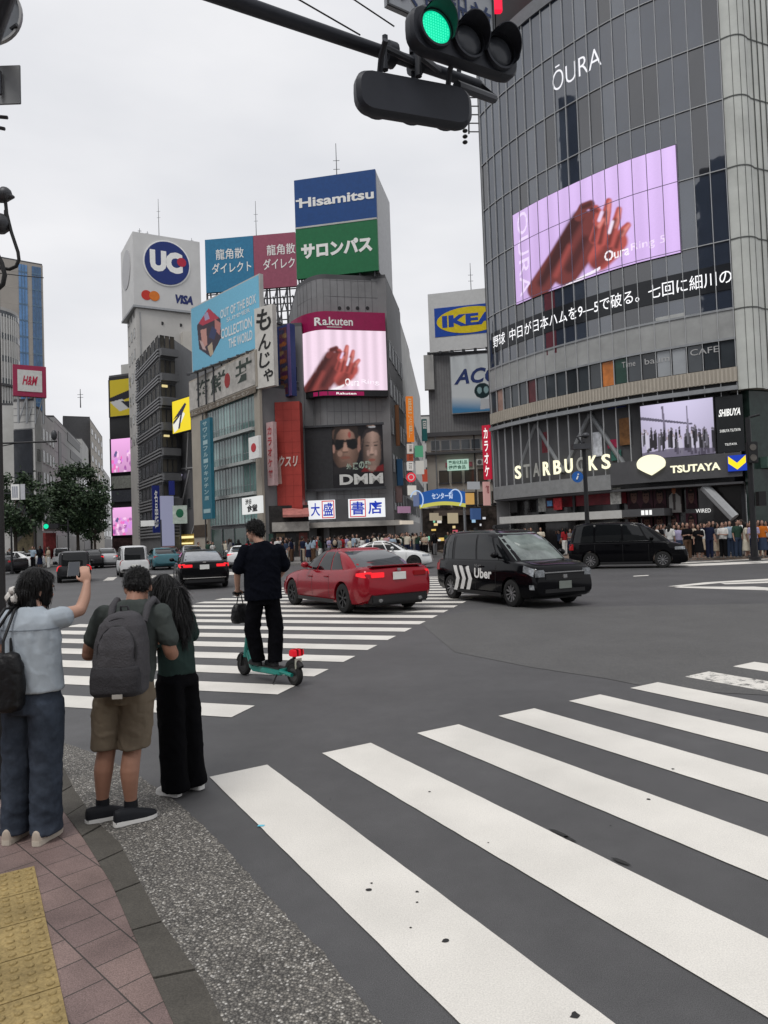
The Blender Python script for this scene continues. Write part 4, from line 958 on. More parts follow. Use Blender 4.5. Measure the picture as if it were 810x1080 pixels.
mb.build('lettering', emat('sign_blue', (.01, .035, .38), .8), bk); rd.build('red_box', emat('sign_red', (.55, .02, .03), .8), bk)
df = wf
# arcade front below: awning, dim shop
aw = thing('shop_awning', 'pale striped awning along the bookstore ground floor', 'awning', df.pt(DW*.3, 3.2, 1.2))
za_ = df.uv(350, 556, 1.6)[1]; zb2 = df.uv(350, 548, 1.6)[1]; s_aw0 = df.uv(292, 556, 1.6)[0]
fpart(aw, 'awning_slab', df, [(s_aw0, DW+.4, za_, zb2-.2, .004, 1.6, 0, 10)], mat('awning_grey', (.42, .40, .37), .7, var=.2, scale=1.5))
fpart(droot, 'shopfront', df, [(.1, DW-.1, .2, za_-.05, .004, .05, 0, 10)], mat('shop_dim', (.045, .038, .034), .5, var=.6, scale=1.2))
# shops squeezed between the green block and the awning
f_cs = facY((276, 560), (326, 558), 61.2, 61.8)
cs2 = thing('corner_shop', 'dark corner shop with a pale fascia and a salmon awning under the red column sign', 'shopfront', f_cs.pt(f_cs.W/2, .13))
fpart(cs2, 'shop_wall', f_cs, [(0, f_cs.W, .13, 4.6, -.3, 0)], mat('shop_dim3', (.03, .027, .026), .5, var=.7, scale=1.4))
zc0 = f_cs.uv(300, 577)[1]; zc1 = f_cs.uv(300, 566)[1]
fpart(cs2, 'fascia', f_cs, [(f_cs.W*.22, f_cs.W, 2.35, 3.15, .01, .5)], mat('fascia_pale', (.40, .38, .35), .6, var=.25, scale=2))
mb = MB(); a = f_cs.W*.45; mb.hexa([f_cs.pt(a, 3.7, 0), f_cs.pt(f_cs.W, 3.7, 0), f_cs.pt(f_cs.W, 3.55, 1.1), f_cs.pt(a, 3.55, 1.1), f_cs.pt(a, 4.35, 0), f_cs.pt(f_cs.W, 4.35, 0), f_cs.pt(f_cs.W, 3.75, 1.1), f_cs.pt(a, 3.75, 1.1)]); mb.build('awning', mat('salmon_cloth', (.42, .16, .14), .7, var=.2), cs2)
for k in range(4): fpart(cs2, 'shop_door', f_cs, [(f_cs.W*(.06+.24*k), f_cs.W*(.24+.24*k), .13, 2.2, .005, .05)], [glass('shop_dark_green', (.02, .05, .04), .15), mat('door_warm', (.14, .10, .06), .5, var=.5, scale=2), BLACK, mat('door_red', (.12, .03, .025), .5, var=.4)][k])
# rooftop signs: blue above green
zt = Zp; f_h = fac_px((310, 190.4), (395.6, 178.2), YB=64.0)
hz1 = f_h.z1; hzm = f_h.uv(312, 241)[1]; hz0 = f_h.uv(314.4, 294.4)[1]
hb = thing('rooftop_billboard', 'tall rooftop billboard, blue upper half with a white name over a green half with katakana', 'billboard', f_h.pt(f_h.W/2, hz0))
fpart(hb, 'blue_panel', f_h, [(0, f_h.W, hzm+.08, hz1, -.35, 0)], mat('sign_deep_blue', (.008, .058, .215), .5, var=.1))
fpart(hb, 'green_panel', f_h, [(0, f_h.W, hz0, hzm-.08, -.35, 0)], mat('sign_green', (.010, .140, .052), .5, var=.1))
fpart(hb, 'divider', f_h, [(0, f_h.W, hzm-.078, hzm+.078, -.3, .03)], LGREY)
mb = MB(); ftext(mb, f_h, 'Hisamitsu', (.45, f_h.uv(315, 221)[1]+.1, f_h.W-.2, f_h.uv(393, 199)[1]+.0), .03, 0, .03); fbox(mb, f_h, .12, .7, f_h.uv(315, 219)[1]+.55, f_h.uv(315, 219)[1]+.72, .0, .031)
ftext(mb, f_h, 'サロンパス', (.5, f_h.uv(318, 275)[1]+.1, f_h.W-.5, f_h.uv(388, 248)[1]-.1), .03, 0, .055); mb.build('lettering', PWHITE, hb)
sf = side_fac(f_h, 7.0)
fpart(hb, 'side_panel', sf, [(.4, 6.8, hz0, hz1, -.2, -.02)], mat('sign_back_white', (.55, .56, .57), .6, var=.1))
mb = MB()
for k in range(6):
    s = f_h.W*(.05+.18*k); mb.tube([f_h.pt(s, zc+.3, -.25), f_h.pt(s, hz0+.2, -.25)], .10, 6); mb.tube([f_h.pt(s, zc+.3, -3), f_h.pt(s, hz0+2, -.4)], .09, 6)
mb.build('support_frame', DSTEEL, hb)
MB().prism([f_h.pt(.3, 0, -1)[:2], f_h.pt(f_h.W-.2, 0, -1)[:2], f_h.pt(f_h.W-.2, 0, -6)[:2], f_h.pt(.3, 0, -6)[:2]], zc+.5, hz0+1.2).build('plant_room', MGREY, droot)
antenna(f_h.pt(f_h.W*.5, hz1-2, -1), 5.5, 'thin antenna behind the blue and green rooftop billboard', .06)
# red column sign left of the bookstore
f_r = fac_px((289.5, 424.4), (315.6, 423), YB=61.5)
rz0 = f_r.uv(318, 546)[1]
rc = thing('red_column_sign', 'tall red panelled sign of a drugstore with white characters', 'sign', f_r.pt(f_r.W/2, rz0))
fpart(rc, 'panel', f_r, [(0, f_r.W, rz0, f_r.z1, -1.2, 0)], mat('drugstore_red', (.36, .045, .035), .5, var=.16, scale=.6))
mb = MB()
for z in np.arange(rz0+.9, f_r.z1, .95): fbox(mb, f_r, 0, f_r.W, z, z+.02, .002, .01)
for k in (.33, .66): fbox(mb, f_r, f_r.W*k, f_r.W*k+.015, rz0, f_r.z1, .002, .011)
mb.build('panel_joints', mat('red_joint', (.20, .02, .016), .6), rc)
mb = MB(); a = f_r.uv(294, 494); b = f_r.uv(314, 480); ftext(mb, f_r, 'クスリ', (a[0], a[1]+.1, b[0], b[1]), .04, 0, .03, .2)
mb.build('lettering', mat('rust_white', (.62, .50, .46), .6), rc)
mb = MB(); fpoly(mb, f_r, [(.1, rz0+3.0), (.45, rz0+3.0), (.35, rz0+5.4), (.1, rz0+4.6)], .004, .03); mb.build('pale_mark', mat('rust_white2', (.55, .36, .32), .6), rc)
# dark narrow building in the gap behind, carries the column and the blue strip sign
f_g = fac_px((285, 346), (318, 344), YB=63.5)
gr = block('narrow_building', 'dark narrow building between the green glass block and the bookstore', f_g, 8, f_g.z1, MGREY)
fpart(gr, 'shopfront', f_g, [(-.2, f_g.W, .2, 4.3, .01, .06)], mat('shop_dim2', (.035, .03, .028), .5, var=.5, scale=1.5))
fpart(gr, 'fascia', f_g, [(-.2, f_g.W, 4.3, 4.9, .01, .6)], mat('fascia_red', (.28, .07, .06), .6, var=.2))
f_s = fac_px((288, 346.5), (305.6, 341), YB=62)
cz0 = f_s.uv(289, 421)[1]
st = thing('blue_strip_sign', 'narrow blue sign with a column of coloured pictures beside the pink screen', 'sign', f_s.pt(f_s.W/2, cz0))
fpart(st, 'panel', f_s, [(0, f_s.W, cz0, f_s.z1, -.6, 0)], mat('strip_blue', (.03, .05, .17), .5, var=.1))
pc = Pic(f_s, (f_s.W*.36, cz0+.2, f_s.W*.80, f_s.z1-.2), 14, 60, (.12, .05, .06)); rs = np.random.RandomState(5)
for k in range(16): pc.ell(rs.rand(), k/16, .5, .035, [(.30, .10, .04), (.10, .03, .08), (.25, .16, .08), (.05, .05, .10)][k % 4])
pc.noise(.5, 2); pc.build('picture_column', .02, PRINT, st)
fpart(st, 'edge_strip', f_s, [(f_s.W*.84, f_s.W, cz0, f_s.z1, .002, .03)], mat('strip_violet', (.16, .10, .26), .5))
# ---------------------------------------------------------------- green glass block with the light blue billboard
f_k = fac_px((205, 437), (274.5, 410), YB=61.0)
kz = f_k.z1+.2
kr = block('green_glass_building', 'old glass building with greenish ribbon windows under a light blue billboard', f_k, 9, kz, MGREY)
k_l = f_k.uv(222, 500)[0]; k_r = f_k.uv(272, 480)[0]
lz = [f_k.uv(248, y)[1] for y in (459, 491, 523.5)]
zs_ = [lz[2]-2.75, lz[2], lz[1], lz[0]]
fpart(kr, 'pier', f_k, [(0, k_l-.25, 0.1, kz-.05, .004, .35), (k_r+.05, f_k.W+.25, 0.1, kz-.05, .004, .25)], STONE)
fpart(kr, 'floor_ledge', f_k, [(k_l-.2, k_r, z-.14, z+.14, .004, .55) for z in zs_[1:]]+[(k_l-.2, k_r, kz-.4, kz-.06, .004, .4)], mat('ledge_pale', (.42, .44, .43), .6, var=.12))
nwin = 8; ww = (k_r-k_l)/nwin
for i, z in enumerate(zs_):
    top = (zs_[i+1]-.14) if i < 3 else kz-.4
    windows(kr, f_k, [k_l+ww*(j+.5) for j in range(nwin)], [z+.15], ww-.03, top-z-.17, GLG, STEEL, d=.12, sill=False)
mb = MB()
for i, z in enumerate(zs_[1:]):
    fbox(mb, f_k, k_l, k_r, z+.75, z+.79, .5, .54)
    for j in range(17): fbox(mb, f_k, k_l+(k_r-k_l)*j/17, k_l+(k_r-k_l)*j/17+.03, z+.14, z+.75, .505, .535)
mb.build('balcony_rail', STEEL, kr)
fpart(kr, 'shopfront', f_k, [(k_l, k_r, .15, zs_[0]-.2, .004, .06)], glass('shop_dark_green', (.02, .05, .04), .15))
fpart(kr, 'shop_post', f_k, [(k_l+ww*j, k_l+ww*j+.08, .15, zs_[0]-.1, .06, .16) for j in (0, 2, 4, 6, 8)], STEEL)
fpart(kr, 'orange_light', f_k, [(0.1, k_l-.3, 2.2, 3.4, .36, .42)], mat('dark_brown', (.06, .04, .025), .5, var=.4))
# lower painted sign board over the windows
a = f_k.uv(204.3, 397); b = f_k.uv(270.5, 377.5); c0 = f_k.uv(205, 433); c1 = f_k.uv(270.5, 408)
sz0, sz1 = f_k.uv(240, 424)[1], f_k.uv(240, 387)[1]
lb = board('food_sign', 'faded grey sign board with dark painted characters and a red mark', 'sign', f_k, (-.05, kz+.05, f_k.W+.1, sz1), .4, STONE)
fpart(lb, 'panel', f_k, [(0, f_k.W, kz+.12, sz1-.05, .43, .47)], mat('faded_white', (.46, .44, .41), .7, var=.25, scale=1.2))
mb = MB(); hh = sz1-kz-.1
ftext(mb, f_k, '海鮮', (f_k.W*.12, kz+.1+hh*.22, f_k.W*.60, kz+hh*.92), .49, 0, .018); ftext(mb, f_k, '丼', (f_k.W*.74, kz+.1+hh*.25, f_k.W*.97, kz+hh*.95), .49, 0, .018)
mb.build('lettering', mat('faded_green_black', (.035, .05, .04), .6), lb)
mb = MB(); fpoly(mb, f_k, [(f_k.W*.62+math.cos(k*.63)*hh*.2, kz+hh*.52+math.sin(k*.63)*hh*.24) for k in range(10)], .474, .5); mb.build('red_mark', mat('faded_red', (.32, .03, .03), .6), lb)
mb = MB(); fbox(mb, f_k, 0, f_k.W, kz-.55, kz-.02, .42, .46); ftext(mb, f_k, 'うに・いくら・まぐろ・サーモン', (.3, kz-.47, f_k.W*.92, kz-.12), .475, 1, .01)
mb.build('caption_strip', [mat('strip_brown', (.16, .13, .10), .6, var=.3), mat('strip_text', (.45, .43, .38), .6)], lb)
# light blue billboard
f_b = fac_px((201.5, 326), (272.6, 290), YB=61.0)
bz0 = f_b.uv(273.6, 365.7)[1]
bb = thing('light_blue_billboard', 'light blue rooftop billboard with a red diamond picture and white lettering', 'billboard', f_b.pt(f_b.W/2, bz0))
fpart(bb, 'frame', f_b, [(-.12, f_b.W+.12, bz0-.12, f_b.z1+.12, -.4, -.02)], LGREY)
pc = Pic(f_b, (0, bz0, f_b.W, f_b.z1), 170, 110, (.17, .45, .62)); pc.c *= (.9+.2*pc.U[..., None])
T2 = lambda *q: [(120+X/4.05, 220+Y/4.05) for X, Y in q]
pc.px(T2((355, 500), (405, 425), (455, 470), (460, 550), (415, 635), (365, 600)), (.05, .035, .05)); pc.px(T2((362, 490), (405, 425), (450, 468), (420, 480), (380, 500)), (.42, .04, .07)); pc.px(T2((430, 470), (458, 490), (452, 540), (432, 520)), (.45, .18, .16))
pc.px(T2((370, 520), (395, 510), (400, 580), (380, 600)), (.50, .26, .22)); pc.px(T2((400, 590), (420, 570), (425, 620), (412, 632)), (.45, .35, .25)); pc.px(T2((420, 500), (440, 520), (430, 560), (405, 550)), (.04, .05, .12)); pc.px(T2((365, 560), (380, 600), (395, 605), (380, 570)), (.5, .35, .33)); pc.px(T2((385, 455), (400, 440), (410, 470), (390, 480)), (.35, .30, .45))
pc.noise(.12, 4); pc.build('picture', .0, PRINT, bb)
mb = MB()
for i, (s_, u0, u1, v0, v1, bd) in enumerate((('OUT OF THE BOX', .46, .96, .63, .76, .015), ('SUMMER', .55, .88, .54, .60, .0), ('COLLECTION', .46, .90, .32, .47, .02), ('THE WORLD', .57, .90, .14, .28, .02))):
    ftext(mb, f_b, s_, (f_b.W*u0, bz0+(f_b.z1-bz0)*v0, f_b.W*u1, bz0+(f_b.z1-bz0)*v1), .02, 0, bd)
mb.build('lettering', mat('billboard_white', (.70, .74, .76), .5), bb)
mb = MB()
for k in range(8):
    s = f_b.W*(k+.3)/8; mb.tube([f_b.pt(s, kz, -.3), f_b.pt(s, bz0, -.3)], .09, 6); mb.tube([f_b.pt(s, bz0-.1, -.05), f_b.pt(s+.3, bz0-.5, .9)], .05, 5); mb.box(f_b.pt(s+.3, 0, .9)[0]-.12, f_b.pt(s+.3, 0, .9)[0]+.12, f_b.pt(s+.3, 0, .9)[1]-.12, f_b.pt(s+.3, 0, .9)[1]+.12, bz0-.6, bz0-.42)
mb.build('support_frame', DSTEEL, bb)
# vertical white sign with brush characters
f_m = fac_px((268, 326), (286.9, 320.3), YB=59.5)
mz0 = f_m.uv(288.4, 406.4)[1]
ms = thing('brush_sign', 'tall white vertical sign with black brush characters', 'sign', f_m.pt(f_m.W/2, mz0))
fpart(ms, 'panel', f_m, [(0, f_m.W, mz0, f_m.z1, -.5, 0)], mat('aged_white', (.60, .58, .54), .6, var=.14, scale=.8))
mb = MB(); hh = (f_m.z1-mz0)
for s_, a, b, u0, u1 in (('も', .70, .97, .10, .92), ('ん', .46, .66, .16, .88), ('じ', .24, .43, .2, .8), ('ゃ', .06, .22, .42, .95)): ftext(mb, f_m, s_, (f_m.W*u0, mz0+hh*a, f_m.W*u1, mz0+hh*b), .02, 0, .022, .12)
mb.build('lettering', mat('brush_black', (.02, .02, .02), .6), ms)
mb = MB(); mb.tube([f_m.pt(f_m.W*.4, mz0+1, -.3), f_m.pt(f_m.W*.4, mz0+1, -2.5)], .08, 6); mb.tube([f_m.pt(f_m.W*.4, f_m.z1-1, -.3), f_m.pt(f_m.W*.4, f_m.z1-1, -2.5)], .08, 6); mb.build('bracket', DSTEEL, ms)
# teal vertical sign at the left pier
f_t = fac_px((211, 444), (221, 440), YB=63.5)
tz0 = f_t.uv(222.5, 547)[1]
ts = thing('teal_vertical_sign', 'long teal vertical sign with pale characters running down', 'sign', f_t.pt(f_t.W/2, tz0))
fpart(ts, 'panel', f_t, [(0, f_t.W, tz0, f_t.z1, -.3, 0)], mat('teal_sign', (.02, .14, .20), .5, var=.12))
mb = MB(); hh = f_t.z1-tz0
for k, s_ in enumerate('サワデーフルーツキッチン店'): ftext(mb, f_t, s_, (f_t.W*.28, tz0+hh*(.93-.062*k), f_t.W*.74, tz0+hh*(.975-.062*k)), .02, 0, .03)
fbox(mb, f_t, f_t.W*.15, f_t.W*.85, tz0+hh*.06, tz0+hh*.10, .002, .02)
mb.build('lettering', mat('pale_teal', (.35, .50, .52), .5), ts)
# pink vertical sign, white square sign and small white sign on that facade
f_p = fac_px((280.5, 446), (287.5, 444.5), YB=60.5)
pz0 = f_p.uv(287, 512)[1]
ps = thing('pink_vertical_sign', 'slim pale pink vertical sign beside the red column sign', 'sign', f_p.pt(0, pz0))
fpart(ps, 'panel', f_p, [(0, f_p.W, pz0, f_p.z1, -.4, 0)], mat('pale_pink', (.52, .36, .36), .5, var=.12))
mb = MB(); hh = f_p.z1-pz0
for k, s_ in enumerate('カラオケ館'): ftext(mb, f_p, s_, (f_p.W*.2, pz0+hh*(.80-.17*k), f_p.W*.8, pz0+hh*(.93-.17*k)), .02, 0, .03)
mb.build('lettering', mat('pale_red', (.40, .06, .07), .5), ps)
def small_sign(name, label, px0, px1, Y, texts, bgm, fm, t=.25, off=0.0):
    f = fac_px((px0[0], px0[1]), (px1[0], px0[1]+(px1[2] if len(px1) > 2 else 0)), YA=Y)
    z0 = f.uv(px0[0], px1[1])[1]; r_ = thing(name, label, 'sign', f.pt(f.W/2, z0))
    fpart(r_, 'panel', f, [(0, f.W, z0, f.z1, -t, 0)], bgm)
    if texts:
        mb = MB(); hh = f.z1-z0
        for s_, u0, v0, u1, v1, bd in texts: ftext(mb, f, s_, (f.W*u0, z0+hh*v0, f.W*u1, z0+hh*v1), .02, 0, bd)
        mb.build('lettering', fm, r_)
    return r_, f, z0
WSIGN = emat('sign_soft_white', (.70, .71, .70), .75); INK = mat('sign_ink', (.02, .02, .022), .5)
small_sign('white_sign', 'white lit sign with two rows of black characters near the street corner', (255, 525.5), (274.5, 543, -3.0), 59.5, [('渋谷', .2, .56, .55, .9, .03), ('食堂', .28, .1, .84, .55, .05)], WSIGN, INK)
small_sign('picture_sign', 'small white window sign with a red round picture', (262, 462), (272.5, 485, -3), 60.2, [('●', .25, .3, .75, .7, 0)], PWHITE, mat('red_ink', (.5, .03, .04), .5))
# ---------------------------------------------------------------- blue and pink rooftop signs behind
f_d = fac_px((216, 253), (311, 244.7), YB=84)
dz0 = f_d.uv(313, 301.5)[1]; dm = f_d.uv(267.7, 280)[0]
dr = thing('twin_billboard', 'wide rooftop billboard, half teal blue and half dusty pink, same white characters on both', 'billboard', f_d.pt(f_d.W/2, dz0))
fpart(dr, 'blue_panel', f_d, [(0, dm-.02, dz0, f_d.z1, -.4, 0)], mat('board_blue', (.028, .18, .33), .55, var=.12))
fpart(dr, 'pink_panel', f_d, [(dm+.02, f_d.W, dz0, f_d.z1, -.4, 0)], mat('board_pink', (.29, .075, .12), .55, var=.12))
mb = MB(); hh = f_d.z1-dz0
for a in (dm*.22, dm+(f_d.W-dm)*.32):
    ftext(mb, f_d, '龍角散', (a, dz0+hh*.60, a+dm*.58, dz0+hh*.80), .03, 0, .006); ftext(mb, f_d, 'ダイレクト', (a-.5, dz0+hh*.34, a+dm*.58+.9, dz0+hh*.54), .03, 0, .01)
mb.build('lettering', PWHITE, dr)
mb = MB(); zb_ = f_d.uv(300, 345)[1]
for k in range(10):
    s = f_d.W*k/9
    mb.tube([f_d.pt(s, zb_-3, -.3), f_d.pt(s, dz0, -.3)], .13, 5); mb.tube([f_d.pt(s, zb_-3, -3), f_d.pt(s, f_d.z1-.5, -.5)], .10, 5)
    if k < 9:
        s2 = f_d.W*(k+1)/9; mb.tube([f_d.pt(s, zb_, -.3), f_d.pt(s2, dz0, -.3)], .08, 5); mb.tube([f_d.pt(s, dz0, -3), f_d.pt(s2, zb_, -3)], .08, 5)
for z in (zb_-1, zb_+1, (zb_+dz0)/2+.5, dz0-.2):
    for d_ in (-.3, -3): mb.tube([f_d.pt(0, z, d_), f_d.pt(f_d.W, z, d_)], .08, 5)
mb.build('support_frame', DSTEEL, dr)
f_db = fac_px((208, 352), (318, 352), YA=88)
block('back_building', 'grey building behind the light blue billboard carrying the twin billboard', f_db, 10, f_db.z1, MGREY)
antenna(f_d.pt(f_d.W*.56, f_d.z1-1, -.6), 5.5, 'thin antenna rising above the twin billboard', .05)
# ---------------------------------------------------------------- row of buildings receding to the right of the bookstore
rw = [((406.5, 293), (422, 330), 64.5, 'tall grey end wall of the building beside the bookstore', MGREY), ((422, 340), (432, 372), None, 'grey building behind the bookstore with pale upper floors', LGREY), ((432, 376), (444, 424), None, 'lower grey building at the far end of the side lane', LGREY)]
lastB = None
for i, (a, b, Y, lab, m) in enumerate(rw):
    if Y is None: Y = lastB+.3
    A_ = P(a[0], a[1], Y); B_ = Zp(b[0], b[1], float(A_[2])); B_ = A_+(B_-A_)*min(1, 28/np.linalg.norm(B_-A_)); lastB = float(B_[1])
    f = Fac([A_, B_], 0, float(A_[2]))
    r_ = block('lane_building', lab, f, 7, f.z1, m, group=None)
    nz_ = max(3, int(f.z1/3.6)); 
    windows(r_, f, [f.W*(k+.5)/5 for k in range(5)], [4+3.5*k for k in range(nz_-2)], f.W/5*.6, 1.7, GL, STEEL, sill=False)
    fpart(r_, 'shopfront', f, [(.1, f.W-.1, .3, 3.2, .004, .08)], mat('lane_shop', (.05, .035, .03), .4, var=.7, scale=1.3))
# signs hanging over the lane
small_sign('orange_sign', 'tall orange vertical sign above the lane', (428.3, 418), (435.4, 466), 61, [('居\n酒\n屋', .22, .08, .78, .95, .02)], emat('sign_orange', (.62, .17, .02), .65), mat('cream_ink', (.75, .62, .4), .5))
for k, (c, y0, y1) in enumerate((((.55, .50, .46), 468, 478), ((.30, .06, .03), 479, 486), ((.60, .58, .55), 487, 496))):
    small_sign('cube_sign', ['white box sign hanging under the orange vertical sign', 'dark red box sign between two white ones over the lane', 'lowest white box sign over the lane'][k], (429.8, y0), (435.8, y1), 61, [('三\n楽' if k == 0 else '酒', .2, .15, .8, .85, .02)], emat('cube_col_%d' % k, c, .6), INK)
q = P(433.5, 503.5, 61); r_ = thing('round_sign', 'round red lit sign low over the lane', 'sign', q); mb = MB(); mb.disc(q, (0, -1, 0), 0, .42, .2, 18); mb.build('disc', emat('round_red', (.6, .03, .05), .8), r_)
mb = MB(); mb.disc((q[0], q[1]-.21, q[2]), (0, -1, 0), .2, .28, .02, 16); mb.build('ring_mark', PWHITE, r_)
small_sign('dark_wall_sign', 'slim dark blue vertical sign on the end wall', (418.5, 484), (424.5, 512), 66, [], mat('slim_blue', (.03, .10, .20), .5), INK)
small_sign('brown_wall_sign', 'slim brown vertical sign on the end wall above the blue one', (416.5, 427), (420.5, 470), 66, [], mat('slim_brown', (.20, .09, .04), .5), INK)
small_sign('striped_wall_sign', 'small pinkish grey sign low on the end wall', (417, 513), (424, 530), 66, [], mat('slim_pinkgrey', (.25, .17, .16), .5), INK)
small_sign('teal_lane_sign', 'dark teal sign over the lane near the furniture store billboard', (445, 442), (450, 465), 66, [('回', .15, .55, .85, .92, .02)], mat('lane_teal', (.02, .13, .13), .5), PWHITE)
# ---------------------------------------------------------------- block with the white billboards (behind the lane gate)
f_i = fac_px((450.5, 376), (524, 372), YA=70.0)
iroot = block('billboard_building', 'grey corner building carrying the furniture store and finance billboards', f_i, 10, f_i.z1, mat('rib_grey', (.23, .23, .235), .6, .1, var=.1), z0=0.1)
zi = f_i.uv(460, 461)[1]
mb = MB()
for k in range(26): fbox(mb, f_i, f_i.W*k/26, f_i.W*k/26+.05, zi, f_i.z1, .004, .05)
mb.build('wall_ribs', mat('rib_dark', (.17, .17, .175), .6), iroot)
fpart(iroot, 'stone_storey', f_i, [(-.4, f_i.W, .2, zi, .004, .5)], BEIGE)
fpart(iroot, 'cornice', f_i, [(-.5, f_i.W, zi-.05, zi+.35, .51, .8), (-.5, f_i.W, f_i.uv(470, 479)[1]-.1, f_i.uv(470, 479)[1]+.12, .51, 1.0)], DGREY)
windows(iroot, f_i, [f_i.W*(k+.5)/7 for k in range(5)], [f_i.uv(460, 476)[1]], .9, 1.0, GL, STEEL, d=.53, sill=False)
mb = MB(); fbox(mb, f_i, -.35, .6, f_i.uv(452, 412)[1], f_i.z1, .004, .6); mb.build('corner_stair_tower', LGREY, iroot)
f_c = fac_px((475, 376.5), (524, 372), YA=69.3)
cz = f_c.uv(476, 436)[1]; ac = thing('finance_billboard', 'white billboard with navy italic capitals fading to blue at its foot', 'billboard', f_c.pt(f_c.W/2, cz))
fpart(ac, 'frame', f_c, [(-.08, f_c.W, cz-.08, f_c.z1+.08, -.4, -.02)], STEEL)
pc = Pic(f_c, (0, cz, f_c.W, f_c.z1), 90, 110, (.62, .66, .68)); k = np.clip((.30-pc.V-.10*pc.U)/.22, 0, 1)[..., None]; pc.c = pc.c*(1-k)+np.array((.06, .22, .42))*k
# a round dark shape with two pale spots and a white figure under it
pc.ell(.66, .36, .17, .135, (.012, .03, .035)); pc.ell(.60, .37, .05, .06, (.25, .38, .40)); pc.ell(.74, .37, .05, .06, (.25, .38, .40)); pc.poly([(.62, .22), (.86, .20), (.92, .05), (.60, .03)], (.5, .52, .54))
pc.build('picture', 0, PRINT, ac)
mb = MB(); a = f_c.uv(479, 406); b = f_c.uv(524, 386); ftext(mb, f_c, 'ACOM', (a[0], a[1], a[0]+6.3, b[1]), .02, 0, .03, .28); mb.build('lettering', mat('navy_ink', (.02, .04, .16), .5), ac)
f_e = fac_px((451, 310.5), (524, 302.5), YA=69.5)
ez = f_e.uv(452.5, 372)[1]; ik = thing('furniture_store_billboard', 'white rooftop billboard with a blue and yellow oval logo', 'billboard', f_e.pt(f_e.W/2, ez))
fpart(ik, 'panel', f_e, [(0, f_e.W, ez, f_e.z1, -.4, 0)], mat('board_white', (.64, .65, .65), .5, var=.06))
a = f_e.uv(459, 356); b = f_e.uv(459, 325.5); L0 = a[0]; L1 = L0+6.9; m0, m1 = a[1], b[1]
fpart(ik, 'logo_field', f_e, [(L0, L1, m0, m1, .004, .03)], mat('logo_blue', (.008, .07, .42), .5))
mb = MB(); fpoly(mb, f_e, [((L0+L1)/2+(L1-L0)*.47*math.cos(2*math.pi*k/40), (m0+m1)/2+(m1-m0)*.45*math.sin(2*math.pi*k/40)) for k in range(40)], .034, .05); mb.build('logo_oval', mat('logo_yellow', (.78, .60, .01), .5), ik)
mb = MB(); ftext(mb, f_e, 'IKEA', (L0+.75, m0+(m1-m0)*.30, L1-.75, m0+(m1-m0)*.71), .06, 0, .05); mb.build('lettering', mat('logo_blue2', (.008, .06, .40), .5), ik)
mb = MB()
for k in range(7):
    s = f_e.W*k/6; mb.tube([f_e.pt(s, f_i.z1, -.3), f_e.pt(s, ez, -.3)], .08, 6); mb.tube([f_e.pt(s, ez, .0), f_e.pt(s+.1, ez-.3, .9)], .05, 5); mb.box(f_e.pt(s, 0, .9)[0]-.12, f_e.pt(s, 0, .9)[0]+.15, f_e.pt(s, 0, .9)[1]-.1, f_e.pt(s, 0, .9)[1]+.1, ez-.42, ez-.2)
mb.build('support_frame', DSTEEL, ik)
antenna(f_e.pt(f_e.W*.62, f_e.z1-1, -1), 4, 'thin antenna above the furniture store billboard', .05)
small_sign('green_shop_sign', 'pale green sign with two rows of dark characters over the lane corner', (471.5, 485), (494, 496.5, -1.2), 68.6, [('薬局化粧品', .06, .54, .94, .9, .02), ('健康食品', .06, .1, .86, .46, .02)], emat('sign_pale_green', (.45, .66, .55), .6), mat('green_ink', (.02, .12, .07), .5))
small_sign('karaoke_sign', 'tall red vertical sign with white katakana beside the glass building', (508, 449), (515.7, 506, -1), 58.5, [('カ\nラ\nオ\nケ', .2, .05, .8, .95, .02)], emat('sign_crimson', (.42, .012, .035), .7), LETW)
small_sign('karaoke_lower_sign', 'pale pink lower part of the red vertical sign', (510.5, 508), (516.5, 533), 58.5, [('館', .2, .5, .8, .85, .02)], emat('sign_rose', (.52, .30, .28), .6), mat('rose_ink', (.4, .04, .06), .5))
# lane gate arch
q0 = P(443.5, 560, 62); q1 = P(492, 560, 62)
ga = thing('lane_gate', 'blue and yellow arched gate sign across the shopping lane', 'gate', ((q0[0]+q1[0])/2, q0[1], 0.13))
fg = Fac([q0, q1]); gz0 = fg.uv(468, 533)[1]; gz1_ = fg.uv(468, 516.5)[1]; GW = fg.W
mb = MB(); mb.tube([fg.pt(.1, .13, -.2), fg.pt(.1, gz1_, -.2)], .12, 8); mb.tube([fg.pt(GW-.1, .13, -.2), fg.pt(GW-.1, gz1_, -.2)], .12, 8); mb.build('post', STEEL, ga, 40)
top = [(GW*t, gz1_-.25+.35*math.sin(math.pi*t)) for t in np.linspace(0, 1, 15)]; bot = [(GW*t, gz0+.25*math.sin(math.pi*t)+.1) for t in np.linspace(1, 0, 15)]
mb = MB(); fpoly(mb, fg, top+bot, -.05, .12); mb.build('arch_panel', emat('gate_blue', (.02, .10, .36), .6), ga)
mb = MB(); fpoly(mb, fg, [(p[0], p[1]-.004) for p in bot[::-1]]+[(p[0], p[1]-.32) for p in bot], -.05, .10); mb.build('arch_edge', emat('gate_yellow', (.62, .60, .12), .6), ga)
mb = MB(); ftext(mb, fg, 'センター街', (GW*.27, gz0+.55, GW*.73, gz1_-.25), .14, 0, .03); mb.build('lettering', emat('gate_white', (.55, .66, .85), .7), ga)
mb = MB()
for s in (GW*.08, GW*.92):
    pts = [fg.pt(s-.55+.55*math.cos(a)+.0, gz0+.55+.8*math.sin(a), .16) for a in np.linspace(-.9, math.pi*.9, 14)]; mb.tube(pts, .06, 6)
mb.build('light_loop', emat('gate_pale', (.45, .60, .85), .7), ga)
